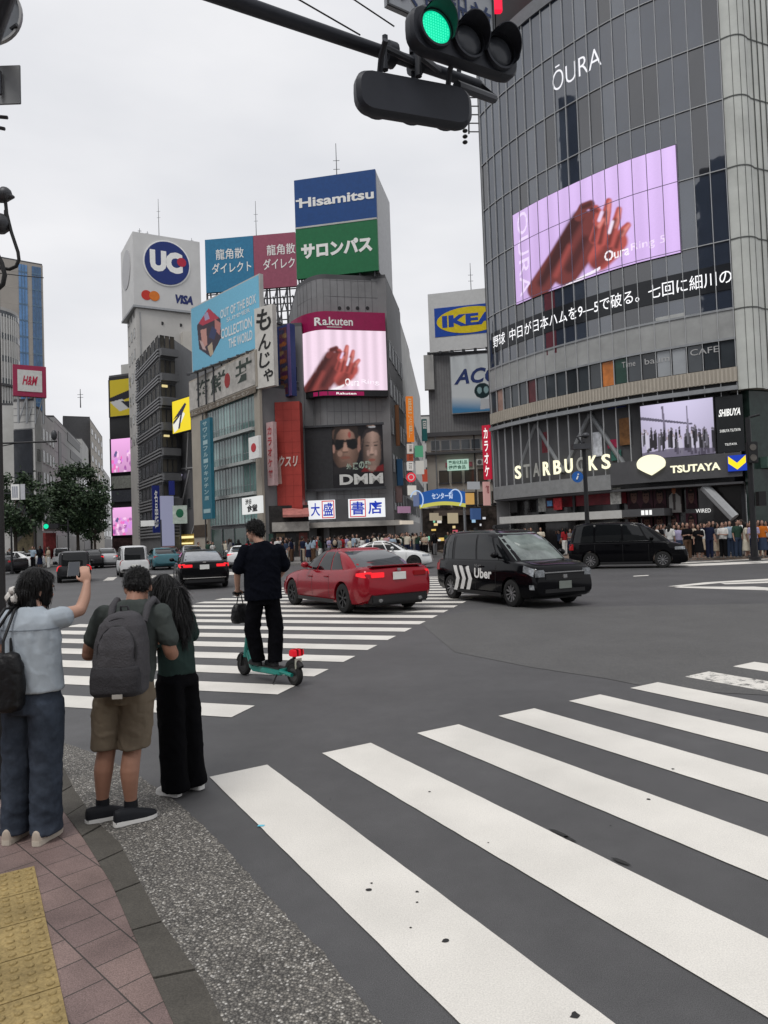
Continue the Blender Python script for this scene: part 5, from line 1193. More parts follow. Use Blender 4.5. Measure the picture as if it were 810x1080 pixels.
# ---------------------------------------------------------------- left: white tower with the round emblem
f_u = fac_px((139.8, 244), (210.5, 255.3), YA=112.0)
uz0 = f_u.uv(138.5, 321)[1]
f_ut = Fac([f_u.p[0]+np.array([.12, .4]), f_u.p[1]+np.array([-.05, .4])], 0, uz0)
ut = block('white_tower', 'pale tall office tower under the white emblem cube', f_ut, 9, uz0-.2, mat('tower_white', (.47, .46, .44), .7, var=.1, scale=.2, bump=.1, bscale=4), z0=0)
fpart(ut, 'pale_pier', f_ut, [(f_ut.W*.66, f_ut.W+1.2, 20, f_ut.uv(190, 352)[1], .004, 1.6)], mat('pier_cream', (.50, .48, .44), .7, var=.08, scale=.3))
ul = side_fac(f_ut, 9, False)
windows(ut, ul, [ul.W*k for k in (.2, .5, .8)], [18+3.4*k for k in range(7)], 1.0, 1.6, GL, LGREY, sill=False)
mb = MB()
for x, y in ((171, 341), (190.5, 343)):
    c = f_ut.uv(x, y); mb.disc(f_ut.pt(*c, .01), (0, -1, 0), 0, .28, .05, 12)
mb.build('vent', BLACK, ut)
eu = thing('emblem_cube', 'large white rooftop advertising cube with a round blue emblem', 'billboard', f_u.pt(f_u.W/2, uz0))
nn = f_u.nrm(1); fp_ = [tuple(f_u.p[0]), tuple(f_u.p[1]), tuple(f_u.p[1]-nn*9.5), tuple(f_u.p[0]-nn*9.5+np.array([-0.6, 0]))]
MB().prism(fp_, uz0, f_u.z1).build('cube_wall', mat('cube_white', (.55, .55, .545), .5, var=.07, scale=.3), eu)
MB().prism([(p[0]*1.002, p[1]*.9985) for p in fp_], uz0-.35, uz0-.003).build('base_band', STEEL, eu)
c = f_u.uv(176, 278); rr = f_u.uv(200.5, 278)[0]-c[0]
mb = MB(); mb.disc(f_u.pt(*c, .01), (nn[0], nn[1], 0), 0, rr, .12, 40); mb.build('pale_ring', PWHITE, eu)
mb = MB(); mb.disc(f_u.pt(*c, .14), (nn[0], nn[1], 0), 0, rr*.94, .08, 40); mb.build('blue_disc', mat('emblem_blue', (.012, .03, .16), .5, var=.05), eu)
mb = MB(); ftext(mb, f_u, 'UC', (c[0]-rr*.72, c[1]-rr*.42, c[0]+rr*.66, c[1]+rr*.52), .24, 0, .07); mb.build('lettering', PWHITE, eu)
mb = MB(); mb.disc(f_u.pt(c[0]+rr*.62, c[1]+rr*.12, .22), (nn[0], nn[1], 0), 0, rr*.2, .04, 16); mb.build('red_dot', mat('dot_red', (.42, .02, .05), .5), eu)
a = f_u.uv(156.5, 311.5); rd = f_u.uv(162, 311)[0]-a[0]
for dx, cc, nm_ in ((-.35, (.50, .03, .02), 'left_circle'), (1.15, (.62, .17, .02), 'right_circle')):
    mb = MB(); mb.disc(f_u.pt(a[0]+rd*dx, a[1], .01+.03*(dx > 0)), (nn[0], nn[1], 0), 0, rd*1.0, .03, 24); mb.build('circle_mark', mat(nm_, cc, .5), eu)
a = f_u.uv(185, 322); b = f_u.uv(203.5, 314.5); mb = MB(); ftext(mb, f_u, 'VISA', (a[0], a[1]+.35, b[0], b[1]+.3), .03, 0, .06, .22); mb.build('lettering', mat('navy2', (.015, .025, .12), .5), eu)
lf = Fac([fp_[3], fp_[0]]); mb = MB()
mb.disc(lf.pt(lf.W*.45, c[1], .01), (lf.nrm(1)[0], lf.nrm(1)[1], 0), 0, rr*.85, .08, 32); mb.build('pale_ring', mat('ring_grey', (.42, .42, .43), .5), eu)
for k, (u, h) in enumerate(((.12, 1.2), (.24, 1.1), (.42, 7), (.93, 1.5))):
    antenna(f_u.pt(f_u.W*u, f_u.z1, -1.2-.4*k), h, ['short left antenna on the white emblem cube', 'second short antenna on the white emblem cube', 'tall thin antenna on the white emblem cube', 'short antenna at the right corner of the white emblem cube'][k], .06)
# ---------------------------------------------------------------- dark ribbed building with a sloping top
f_a = fac_px((167.5, 356), (184, 358.5), YA=92.0); az = f_a.z1
AL = Zp(143.5, 384, az); AL = np.array([AL[0], AL[1]])
dir_ = AL-f_a.p[0]; fl_ = Fac([f_a.p[0]+dir_*min(1, 16/np.linalg.norm(dir_)), f_a.p[0]])
RIB = mat('dark_ribbed_wall', (.145, .147, .152), .6, .2, var=.2, scale=.4)
ar = thing('dark_ribbed_building', 'dark grey ribbed building with stepped balconies below the white tower', 'building', (f_a.p[0][0], f_a.p[0][1], 0))
MB().prism([tuple(fl_.p[0]), tuple(f_a.p[0]), tuple(f_a.p[1]), tuple(f_a.p[1]+np.array([1, 10])), tuple(fl_.p[0]+np.array([3, 6]))], 0, az).build('wall', RIB, ar)
flz = [3.6+3.25*k for k in range(int((az-4)/3.25)+1)]
mb = MB()
for z in np.arange(2.5, az, .42):
    if any(.75 < z-q < 2.6 for q in flz): 
        fbox(mb, fl_, 0, fl_.W*.12, z, z+.14, .004, .12)
        continue
    fbox(mb, fl_, 0, fl_.W, z, z+.2, .004, .22); fbox(mb, f_a, 0, f_a.W, z, z+.2, .004, .35)
mb.build('ribs', mat('rib_steel', (.24, .242, .25), .5, .2, var=.15), ar)
windows(ar, fl_, [fl_.W*(k+.6)/6 for k in range(6)], [q+.85 for q in flz], fl_.W/6*.72, 1.7, GL, DSTEEL, d=.03, sill=False)
windows(ar, f_a, [f_a.W*k for k in (.18, .5, .82)], [q+.85 for q in flz], f_a.W*.28, 1.7, glass('lamp_glass', (.06, .055, .045)), DSTEEL, d=.03, sill=False)
fpart(ar, 'balcony', f_a, [(-.1, f_a.W+.1, q-.3, q+.65, .36, 1.0) for q in flz[1:]], RIB)
fpart(ar, 'lit_ceiling', f_a, [(.2, .9, flz[5]+2.2, flz[5]+2.5, .1, .3), (.3, 1.0, flz[3]+2.2, flz[3]+2.45, .1, .3)], emat('warm_lamp', (.75, .62, .30), .8))
small_sign('blue_vertical_sign', 'deep blue vertical sign with small white characters on the dark ribbed building', (160.5, 512), (168, 562), 90.5, [('名\n品\n街', .25, .1, .75, .9, .02)], mat('sign_navy', (.012, .022, .16), .5), PWHITE, t=.5)
small_sign('pale_violet_panel', 'pale violet lit panel at the foot of the dark ribbed building', (169.5, 523), (183, 576), 90.8, [], emat('panel_violet', (.30, .31, .44), .55), INK, t=.5)
small_sign('navy_side_sign', 'small navy sign above the pale violet panel', (178, 507), (184, 522), 90.6, [], mat('sign_navy3', (.02, .03, .20), .5), INK)
# ---------------------------------------------------------------- grey panelled building with diagonal white seams, yellow sign
f_y = fac_px((183, 436), (210, 428), YA=96.0)
yr = block('panelled_building', 'grey panelled building with thin white diagonal seams', f_y, 9, f_y.z1, mat('panel_grey', (.17, .17, .175), .45, .3, var=.1, scale=.4))
mb = MB()
for p0, p1 in (((201, 420), (197, 496)), ((183, 495), (209, 493)), ((200, 496), (184, 570)), ((186, 497), (183, 512)), ((208, 545), (199, 575)), ((209, 440), (209, 570))):
    a = f_y.uv(*p0); b = f_y.uv(*p1); mb.tube([f_y.pt(*a, .06), f_y.pt(*b, .06)], .10, 6)
mb.build('white_seam', mat('seam_white', (.5, .5, .5), .5), yr)
f_ys = fac_px((181.5, 424), (200.5, 418), YA=91); yz = f_ys.uv(200.5, 453)[1]
ysg = thing('yellow_sign', 'yellow lit sign with a dark slanted pen shape', 'sign', f_ys.pt(f_ys.W/2, yz))
fpart(ysg, 'case', f_ys, [(-.1, f_ys.W+.3, yz-.1, f_ys.z1+.1, -.6, -.02)], BLACK)
def pen(pc):
    pc.poly([(.0, .30), (.55, .62), (.70, .52), (.30, .10), (.08, .02)], (.75, .74, .68)); pc.poly([(.02, .42), (.70, .86), (.78, .80), (.55, .55), (.40, .12), (.30, .10), (.45, .55)], (.02, .018, .05)); pc.poly([(.02, .36), (.5, .60), (.42, .5), (.06, .28)], (.03, .03, .05))
    return pc
pc = pen(Pic(f_ys, (0, yz, f_ys.W, f_ys.z1), 50, 60, (.80, .62, .02))); pc.build('picture', 0, picmat('lit_sign', .95), ysg)
q = f_y.uv(183.5, 500); q2 = f_y.uv(193.5, 500); q3 = f_y.uv(186, 560); q4 = f_y.uv(183.5, 562)
vs_ = thing('violet_screen', 'tall slanted pale violet screen on the panelled building', 'screen', f_y.pt(*q4, .3))
mb = MB(); fpoly(mb, f_y, [q4, q3, q2, q], .2, .5); mb.build('screen', emat('screen_violet', (.60, .56, .80), .9), vs_)
a = f_y.uv(184, 580); b = f_y.uv(206, 563); ysh = thing('yellow_shop', 'bright yellow lit shopfront at the street corner', 'shopfront', f_y.pt(a[0], .1, .6))
fpart(ysh, 'lit_front', f_y, [(a[0]-1, b[0]+1, .3, b[1], .5, .7)], mat('shop_amber', (.32, .22, .05), .5, var=.5, scale=2))
fpart(ysh, 'yellow_panel', f_y, [(a[0]-.8, a[0]+1.0, .5, b[1]-.1, .705, .9)], emat('shop_yellow', (.75, .52, .02), .85))
fpart(ysh, 'lamp_row', f_y, [(a[0]+1.2, b[0]+.8, b[1]-.55, b[1]-.25, .71, .85), (a[0]+1.4, b[0]+.6, b[1]-1.3, b[1]-1.1, .71, .85)], emat('shop_lamp', (.9, .75, .35), 1.0))
# ---------------------------------------------------------------- tower of screens behind the white tower
f_v = fac_px((114.5, 400), (142, 396.5), YA=128.0)
vr = block('screen_tower', 'narrow dark tower stacked with screens behind the white tower', f_v, 8, f_v.z1+.3, BLACK)
q = f_v.uv(124, 400); q2 = f_v.uv(135, 382); fpart(vr, 'lift_house', f_v, [(q[0], q2[0]+1.5, f_v.z1+.3, q2[1], -5, -1)], LGREY)
vz = lambda y: f_v.uv(116, y)[1]
f_ = f_v
def scr(name, label, y0, y1, painter, m, cat='screen', base=(.6, .3, .5)):
    r_ = thing(name, label, cat, f_v.pt(2, vz(y0), .2)); fpart(r_, 'case', f_v, [(.15, f_v.W, vz(y0)-.15, vz(y1)+.15, .004, .3)], BLACK)
    pc = Pic(f_v, (.5, vz(y0), f_v.W, vz(y1)), 60, 60, base); painter(pc); pc.build('picture', .32, m, r_)
scr('yellow_billboard', 'yellow billboard with a dark pen shape at the top of the screen tower', 440, 402, lambda pc: (pc.poly([(0, .52), (1, .72), (1, .5), (.3, .38), (0, .42)], (.02, .02, .03)), pc.poly([(0, .40), (.5, .46), (.9, .2), (.4, .12)], (.5, .5, .5)), pc.poly([(.45, .40), (1, .36), (1, .14), (.75, .2)], (.02, .02, .03))), PRINT, 'billboard', (.55, .43, .03))
def pinkpic(sd):
    def fn(pc):
        rs = np.random.RandomState(sd); pc.c[:] = np.array((.72, .36, .66))*(.75+.4*pc.V[..., None])
        for k in range(40): u, v = rs.rand(2); pc.ell(u, v*.6, .03+.04*rs.rand(), .03+.07*rs.rand(), [(.85, .12, .45), (.9, .6, .82), (.30, .08, .30), (.62, .25, .72)][k % 4], .8)
        pc.poly([(.1, .52), (.2, .66), (.26, .6), (.2, .45)], (.12, .10, .25))
    return fn
scr('pink_screen', 'upper pink picture screen on the screen tower', 499, 464, pinkpic(1), LED); scr('pink_screen', 'lower pink picture screen on the screen tower near the street', 565, 536, pinkpic(8), LED)
fpart(vr, 'pale_band', f_v, [(.3, f_v.W, vz(516), vz(503), .004, .2)], mat('vb', (.20, .21, .19), .5, var=.3)); fpart(vr, 'grey_panel', f_v, [(.3, f_v.W, vz(530), vz(518), .004, .25)], mat('vb2', (.05, .055, .065), .4, var=.2))
fpart(vr, 'shopfront', f_v, [(.2, f_v.W+1, .3, vz(568), .004, .3)], mat('vb3', (.05, .03, .03), .5, var=.7, scale=1.5))
# ---------------------------------------------------------------- far left street wall
f_w = None; seq = [((36, 428), (57, 447), 100, 'pale gridded office building on the far left street', LGREY, 3.3, 6), ((57, 440), (86, 470), None, 'light grey department store wall with dark slots', mat('store_grey', (.46, .46, .45), .7, var=.1, scale=.2), 0, 0), ((86, 463), (116, 505), None, 'pale street building beyond the department store', LGREY, 3.3, 7)]
lastY = None
for i, (a, b, Y, lab, m, fh, nw) in enumerate(seq):
    if Y is None: Y = lastY+.2
    A_ = P(a[0], a[1], Y); B_ = Zp(b[0], b[1], float(A_[2])); lastY = float(B_[1]); f = Fac([A_, B_], 0, float(A_[2]))
    r_ = block('street_building', lab, f, 14, f.z1, m)
    if nw: windows(r_, f, [f.W*(k+.5)/nw for k in range(nw)], [4.5+fh*k for k in range(int((f.z1-5)/fh))], f.W/nw*.62, 1.9, GL, WHITE, sill=True)
    else:
        for p0, p1 in (((71, 465), (84, 476)), ((74, 483), (86, 491)), ((61.5, 473), (65, 500))):
            q = f.uv(*p0); q2 = f.uv(*p1); fpart(r_, 'slot_window', f, [(q[0], q2[0], min(q[1], q2[1]), min(q[1], q2[1])+ (1.6 if p0[0] > 65 else 7), .01, .08)], BLACK)
        mb = MB()
        for k in range(9): fbox(mb, f, 0, f.W, 3+2.4*k, 3.06+2.4*k, .004, .03)
        mb.build('wall_joints', MGREY, r_)
    fpart(r_, 'shopfront', f, [(.2, f.W-.2, .3, 3.6, .004, .15)], mat('sf%d' % i, [(.05, .045, .045), (.10, .085, .07), (.06, .05, .05)][i], .4, var=.7, scale=.8))
# dark penthouse with a pale flank
f_q = fac_px((66, 440), (95, 441), YA=165); r_ = block('dark_penthouse_building', 'dark grey block rising over the department store', f_q, 12, f_q.z1, mat('block_dark', (.10, .10, .105), .6, var=.15), radial=True)
f_q2 = fac_px((95, 443), (108, 462), YA=165); r_ = block('pale_flank_building', 'pale building with small windows beside the dark block', f_q2, 10, f_q2.z1, BEIGE, radial=True); windows(r_, f_q2, [f_q2.W*(k+.5)/4 for k in range(4)], [f_q2.z1-3-3.2*k for k in range(5)], f_q2.W/4*.5, 1.5, GL, STEEL, sill=False)
antenna(P(85, 430, 150), 4, 'lattice antenna above the street wall', .12)
# white house block and dark glazed front, under the framed red sign
f_h1 = facY((14, 424), (36, 421.5), 92, 91.5); hz = f_h1.uv(16, 453)[1]
r_ = block('white_corner_building', 'white corner building with a dark glazed lower front', f_h1, 12, f_h1.z1, mat('corner_white', (.50, .50, .49), .6, var=.1, scale=.3), radial=True)
mb = MB(); [fbox(mb, f_h1, 0, f_h1.W, hz+.9*k, hz+.05+.9*k, .004, .03) for k in range(5)]; mb.build('wall_joints', MGREY, r_)
fpart(r_, 'dark_glazing', f_h1, [(.1, f_h1.W-.3, 6, hz-.1, .004, .2)], glass('dark_front', (.02, .022, .026), .1)); fpart(r_, 'shopfront', f_h1, [(.1, f_h1.W, .3, 5.5, .004, .3)], mat('sfx', (.045, .04, .038), .4, var=.6, scale=1))
f_h2 = facY((36, 430), (43, 432), 93, 95); r_ = block('slim_grey_building', 'slim grey building with a stack of small windows next to the white corner building', f_h2, 9, f_h2.z1, LGREY, radial=True); windows(r_, f_h2, [f_h2.W*.5], [4+3*k for k in range(int(f_h2.z1/3)-2)], f_h2.W*.6, 1.8, GL, WHITE, sill=False)
f_hm = fac_px((13.5, 384), (48.5, 387), YA=90); mz = f_hm.uv(14, 417)[1]
hm = thing('red_framed_sign', 'square pale sign with a thick crimson frame and slanted red letters', 'sign', f_hm.pt(f_hm.W/2, mz))
fpart(hm, 'frame', f_hm, [(0, f_hm.W, mz, f_hm.z1, -.8, 0)], mat('frame_crimson', (.32, .025, .075), .5, var=.08)); fpart(hm, 'panel', f_hm, [(f_hm.W*.13, f_hm.W*.87, mz+.62, f_hm.z1-.62, .002, .05)], mat('panel_pale', (.60, .60, .58), .5))
mb = MB(); ftext(mb, f_hm, 'H&M', (f_hm.W*.27, mz+(f_hm.z1-mz)*.36, f_hm.W*.74, mz+(f_hm.z1-mz)*.66), .07, 0, .03, .35); mb.build('lettering', mat('letter_red', (.45, .02, .06), .5), hm)
mb = MB(); [mb.tube([f_hm.pt(f_hm.W*k, f_h1.z1-3, -.4), f_hm.pt(f_hm.W*k, mz, -.4)], .14, 6) for k in (.15, .4, .65, .9)]; [mb.tube([f_hm.pt(f_hm.W*k, f_h1.z1-3, -.5), f_hm.pt(f_hm.W*(k+.25), mz, -.5)], .08, 6) for k in (.15, .4, .65)]; mb.build('support_frame', STEEL, hm)
# round-fronted pale tower at the left edge
c0 = P(-18, 330, 108); zt_ = float(c0[2]); ru_ = abs(P(15.5, 330, 108)[0]-c0[0])
rt = thing('round_tower', 'pale round-fronted building with vertical fins at the left edge', 'building', (c0[0], c0[1], 0))
MB().prism([(c0[0]+ru_*math.cos(a), c0[1]+ru_*math.sin(a)) for a in np.linspace(0, 2*math.pi, 48)[:-1]], 0, zt_).build('wall', mat('round_pale', (.45, .44, .42), .6, var=.1, scale=.3), rt, 30)
mb = MB()
for a in np.linspace(-math.pi, 0, 34): mb.tube([(c0[0]+(ru_+.03)*math.cos(a), c0[1]+(ru_+.03)*math.sin(a), 5), (c0[0]+(ru_+.03)*math.cos(a), c0[1]+(ru_+.03)*math.sin(a), zt_-1)], .10, 4)
mb.build('fins', WHITE, rt)
mb = MB()
for z in np.arange(6, zt_, 3.4): mb.disc((c0[0], c0[1], z), (0, 0, 1), ru_-.2, ru_+.05, .9, 48)
mb.build('window_band', mat('band_glass', (.10, .11, .12), .15, var=.2), rt)
zk = float(P(10, 363, 84)[2]); mb = MB(); mb.disc((c0[0], c0[1], zk), (0.0, 0, 1), ru_-.1, ru_+.35, .35, 48); mb.build('ring_ledge', DGREY, rt)
# high tower with two strips of blue glass
f_z = fac_px((-22, 268), (45, 280), YA=150); tr = block('stone_tower', 'tall beige tower with two vertical strips of blue glass', f_z, 14, f_z.z1, mat('tower_stone', (.33, .305, .275), .7, var=.1, scale=.15))
for x0, x1 in ((19.5, 28.5), (33.5, 43)):
    a = f_z.uv(x0, 285)[0]; b = f_z.uv(x1, 285)[0]
    fpart(tr, 'glass_strip', f_z, [(a, b, 10, f_z.z1-.6, .01, .1)], glass('blue_tower_glass', (.05, .12, .24), .1))
    mb = MB(); [fbox(mb, f_z, a, b, z, z+.35, .102, .16) for z in np.arange(12, f_z.z1-1, 3.6)]; [fbox(mb, f_z, a+(b-a)*k-.06, a+(b-a)*k+.06, 10, f_z.z1-.6, .165, .2) for k in (.33, .66)]; mb.build('glass_bars', mat('bar_blue', (.10, .17, .26), .4, .2), tr)
mb = MB(); [fbox(mb, f_z, 0, f_z.W, z, z+.08, .004, .02) for z in np.arange(12, f_z.z1, 3.6)]; mb.build('wall_joints', BEIGE, tr)
# station side behind and to the left of the viewer: seen mirrored in the glass
bh = thing('station_building', 'long grey station block behind the viewer', 'building', (0, -45, 0)); MB().box(-60, 40, -70, -45, 0, 22).build('wall', LGREY, bh)
bh2 = thing('dark_slim_tower', 'dark slim tower standing left of the viewer', 'building', (-86, 34, 0)); MB().box(-92, -80, 30, 38, 0, 84).build('wall', DGREY, bh2); MB().box(-92, -81, 38.1, 50, 0, 62).build('wing', DGREY, bh2)
bh3 = thing('dark_office_tower', 'dark office tower behind the viewer', 'building', (-50, -55, 0)); MB().box(-60, -36, -66, -50, 0, 72).build('wall', DGREY, bh3)
# ================================================================ LANE CLUTTER, TREES, STREET FURNITURE
f_l = facY((404, 430), (470, 430), 150, 150)
lb_ = block('lane_end_building', 'pale building closing the far end of the shopping lane', f_l, 10, float(P(430, 440, 150)[2]), LGREY)
windows(lb_, f_l, [f_l.W*(k+.5)/8 for k in range(8)], [4+3.4*k for k in range(6)], 1.1, 1.6, GL, STEEL, sill=False)
lane = [(438, 470, 446, 482, (.10, .34, .20), 70, 'green'), (439, 486, 447, 500, (.62, .60, .56), 72, 'white'), (446, 495, 453, 508, (.45, .08, .05), 74, 'red'), (431, 512, 439, 522, (.70, .68, .62), 63, 'cream'),
        (437, 519, 443, 534, (.16, .20, .34), 66, 'blue'), (494, 508, 506, 516, (.35, .36, .38), 66, 'grey'), (492, 520, 500, 532, (.68, .40, .12), 66, 'amber'), (421, 534, 433, 541, (.35, .20, .30), 63, 'violet'), (455, 541, 466, 549, (.42, .36, .26), 67, 'tan'), (474, 541, 483, 552, (.50, .42, .28), 66, 'yellowish'), (424, 549, 436, 553, (.75, .66, .55), 63, 'warm white'), (498, 536, 507, 548, (.05, .10, .24), 60, 'navy')]
for k, (x0, y0, x1, y1, c, Y, nm_) in enumerate(lane):
    small_sign('lane_sign', '%s lit box sign in the shopping lane %s' % (nm_, 'near the arched gate' if k > 3 else 'above the arched gate'), (x0, y0), (x1, y1), Y, [], emat('lane_%d' % k, c, .55), INK)
fl_ = facY((404, 540), (512, 540), 69.5, 69.5); 
fl_ = facY((404, 540), (545, 540), 69.5, 68.8)
ls = thing('lane_shopfronts', 'dim row of shopfronts at the mouth of the lane under the billboards', 'shopfront', fl_.pt(fl_.W*.6, .13))
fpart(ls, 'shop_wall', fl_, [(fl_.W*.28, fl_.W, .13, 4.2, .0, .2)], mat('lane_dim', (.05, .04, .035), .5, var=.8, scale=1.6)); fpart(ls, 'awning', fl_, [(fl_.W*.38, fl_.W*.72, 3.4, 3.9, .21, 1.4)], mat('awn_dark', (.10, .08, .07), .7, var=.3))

rl_ = random.Random(21)
LCOL = [(.80, .62, .30), (.75, .72, .66), (.70, .20, .10), (.35, .55, .75), (.80, .55, .15), (.65, .66, .70), (.60, .10, .14), (.25, .60, .40)]
for k in range(16):
    s_ = fl_.W*(.30+.48*rl_.random()); z_ = .9+2.3*rl_.random(); w_ = .15+.35*rl_.random(); fpart(ls, 'shop_lamp', fl_, [(s_, s_+w_, z_, z_+.12+.25*rl_.random(), .205+.004*k, .215+.004*k)], emat('shop_light_%d' % (k % 8), LCOL[k % 8], .75))
# fittings on the plainer walls: pipes, outdoor units, small windows
def unit(root, f, s, z, d=.0):
    mb = MB(); fbox(mb, f, s, s+.8, z, z+.6, d+.01, d+.36); o = mb.build('air_conditioner', mat('unit_white', (.46, .46, .44), .6, var=.15), root)
    mb = MB(); c = f.pt(s+.3, z+.3, d+.365); n_ = f.nrm(s); mb.disc(c, (n_[0], n_[1], 0), 0, .22, .01, 14); mb.build('fan_grille', DGREY, o)
def pipe(root, f, s, z0, z1, d=.0, m=None): MB().tube([f.pt(s, z0, d+.09), f.pt(s, z1, d+.09)], .06, 7).build('drain_pipe', m or STEEL, root, 50)
pipe(iroot, f_i, .5, .3, zi, .5); pipe(iroot, f_i, f_i.W*.62, .3, zi, .5, DSTEEL)
for s_, z_ in ((1.0, 5.2), (2.3, 5.2), (3.6, 5.2), (4.9, 5.2), (1.0, 7.6), (2.3, 7.6)):
    q = f_i.pt(s_, z_, .52); 
windows(iroot, f_i, [1.2+1.25*k for k in range(5)], [4.4, 6.6], .95, 1.25, glass('dim_warm_glass', (.05, .04, .03)), DSTEEL, d=.53, sill=True)
fpart(iroot, 'rose_strip', f_i, [(1.4, 4.0, 8.15, 8.6, .51, .6)], mat('strip_rose', (.30, .08, .10), .5, var=.3))
for s_, z_ in ((5.9, 4.5), (5.9, 6.7), (4.4, 8.2)): unit(iroot, f_i, s_, z_, .5)
sfw = side_fac(wf, 11); 
for z_ in (6, 9.2, 12.4, 15.6): unit(droot, sfw, 2.0, z_); unit(droot, sfw, 5.0, z_+.6)
pipe(droot, sfw, 1.2, .3, zc-1); pipe(droot, sfw, 7, .3, zc-1, 0, DSTEEL)
windows(droot, sfw, [3.4, 6.2, 8.4], [5+3.2*k for k in range(6)], 1.1, 1.5, GL, STEEL, sill=True)
for k in range(5): pipe(gr, f_g, .15+.1*k, 5, f_g.z1-1, .0, [STEEL, DSTEEL][k % 2])
windows(gr, f_g, [.9, 2.0], [6.5+3.1*k for k in range(4)], .8, 1.4, GL, STEEL, sill=True)
pipe(ut, f_ut, .6, 2, uz0-1); pipe(kr, f_k, k_l-.5, .2, kz-.6, .35, DSTEEL)
windows(yr, f_y, [f_y.W*k for k in (.55, .8)], [6.2], .9, 1.3, GL, STEEL, sill=False)
LEAF = mat('leaf_green', (.040, .068, .030), .6, var=.35, scale=1.2)
LEAFD = mat('leaf_dark', (.020, .038, .019), .6, var=.35, scale=1.2)
BARK = mat('bark', (.07, .058, .048), .9, var=.2, bump=.4)
def tree(label, base, h, cr, clumps, leaves, seed, low=.28):
    rnd = random.Random(seed); b = Vector([float(q) for q in base]); t = thing('street_tree', label, 'tree', b, group='street trees')
    tk = MB(); th = h*low*1.25
    tk.tube([b, b+Vector((.05, 0, th*.5)), b+Vector((0, .05, th)), b+Vector((.1, 0, h*.7))], [.19, .15, .13, .05], 8)
    cs = []
    for k in range(clumps):
        a = rnd.uniform(0, 6.283); e = rnd.uniform(-.9, 1); rr = math.sqrt(max(0, 1-e*e))*rnd.uniform(.55, 1.0)
        c = b+Vector((math.cos(a)*rr*cr, math.sin(a)*rr*cr, h*(low+(1-low)*.5)+e*h*(1-low)*.44)); cs.append(c)
        if k % 3 == 0: st = b+Vector((0, 0, th*rnd.uniform(.75, 1.2))); tk.tube([st, st.lerp(c, .5)+Vector((0, 0, .25)), c], [.07, .045, .02], 5)
    tk.build('trunk', BARK, t, 50)
    lf = MB()
    for k in range(leaves):
        c = rnd.choice(cs); s = cr*rnd.uniform(.20, .34)
        d = Vector((rnd.gauss(0, 1), rnd.gauss(0, 1), rnd.gauss(0, .75))); p = c+d*s*.62
        u = Vector((rnd.gauss(0, 1), rnd.gauss(0, 1), rnd.gauss(0, 1))).normalized(); v = u.orthogonal().normalized(); l = rnd.uniform(.10, .20)
        lf.add([p-u*l, p+v*l*.5, p+u*l, p-v*l*.5], [(0, 1, 2, 3)], (1 if (k % 7 < 3) else 0))
    lf.build('crown', [LEAF, LEAFD], t)
    return t
tb_ = Zp(84, 588, .13)
tree('bushy street tree with a broad crown left of the screen tower', P(82, 583, 66)*np.array([1, 1, 0])+np.array([0, 0, .1]), 9.2, 2.45, 60, 12500, 3)
tree('darker street tree cut by the left edge behind the white notice boards', P(16, 583, 60)*np.array([1, 1, 0])+np.array([0, 0, .1]), 8.2, 2.1, 38, 6000, 9)
tree('slender young tree standing just right of the bushy one', P(100, 583, 78)*np.array([1, 1, 0])+np.array([0, 0, .1]), 6.4, 1.4, 18, 2000, 14)

# traffic light over the crossing: arm, mount, two heads
DK = mat('signal_dark', (.028, .031, .040), .45, .2, var=.15); DKB = mat('signal_brown', (.035, .033, .033), .5, .3, var=.15)
za = 4.7; arm0 = np.array(Zp(150, -32, za)); arm1 = np.array(Zp(505, 90, za)); ad = (arm1-arm0)/np.linalg.norm(arm1-arm0)
pole_xy = (-2.735, 4.95)
sp = thing('traffic_light_gantry', 'dark steel traffic light arm reaching over the crossing from the left pole', 'traffic light', (pole_xy[0], pole_xy[1], 0.0))
mb = MB(); st_ = np.array([pole_xy[0], pole_xy[1], za+.45]); mb.tube([st_, arm0-ad*.5+np.array([0, 0, .10]), arm0, arm1], [.052, .048, .046, .034], 12); mb.build('arm', DK, sp, 40)
mb = MB(); mb.tube([(pole_xy[0], pole_xy[1], 0), (pole_xy[0], pole_xy[1], 6.4)], [.085, .07], 14); mb.disc((pole_xy[0], pole_xy[1], .02), (0, 0, 1), 0, .16, .03, 16); mb.build('pole', DKB, sp, 40)
mb = MB()
for t in (.67, .76): p = arm0+(arm1-arm0)*t; mb.disc(p, ad, 0, .075, .06, 14); mb.tube([p+np.array([0, 0, .06]), p+np.array([0, 0, .11])], .02, 6); mb.tube([p-np.array([0, 0, .06]), p-np.array([0, 0, .11])], .014, 6)
mb.build('clamp', DK, sp, 40)
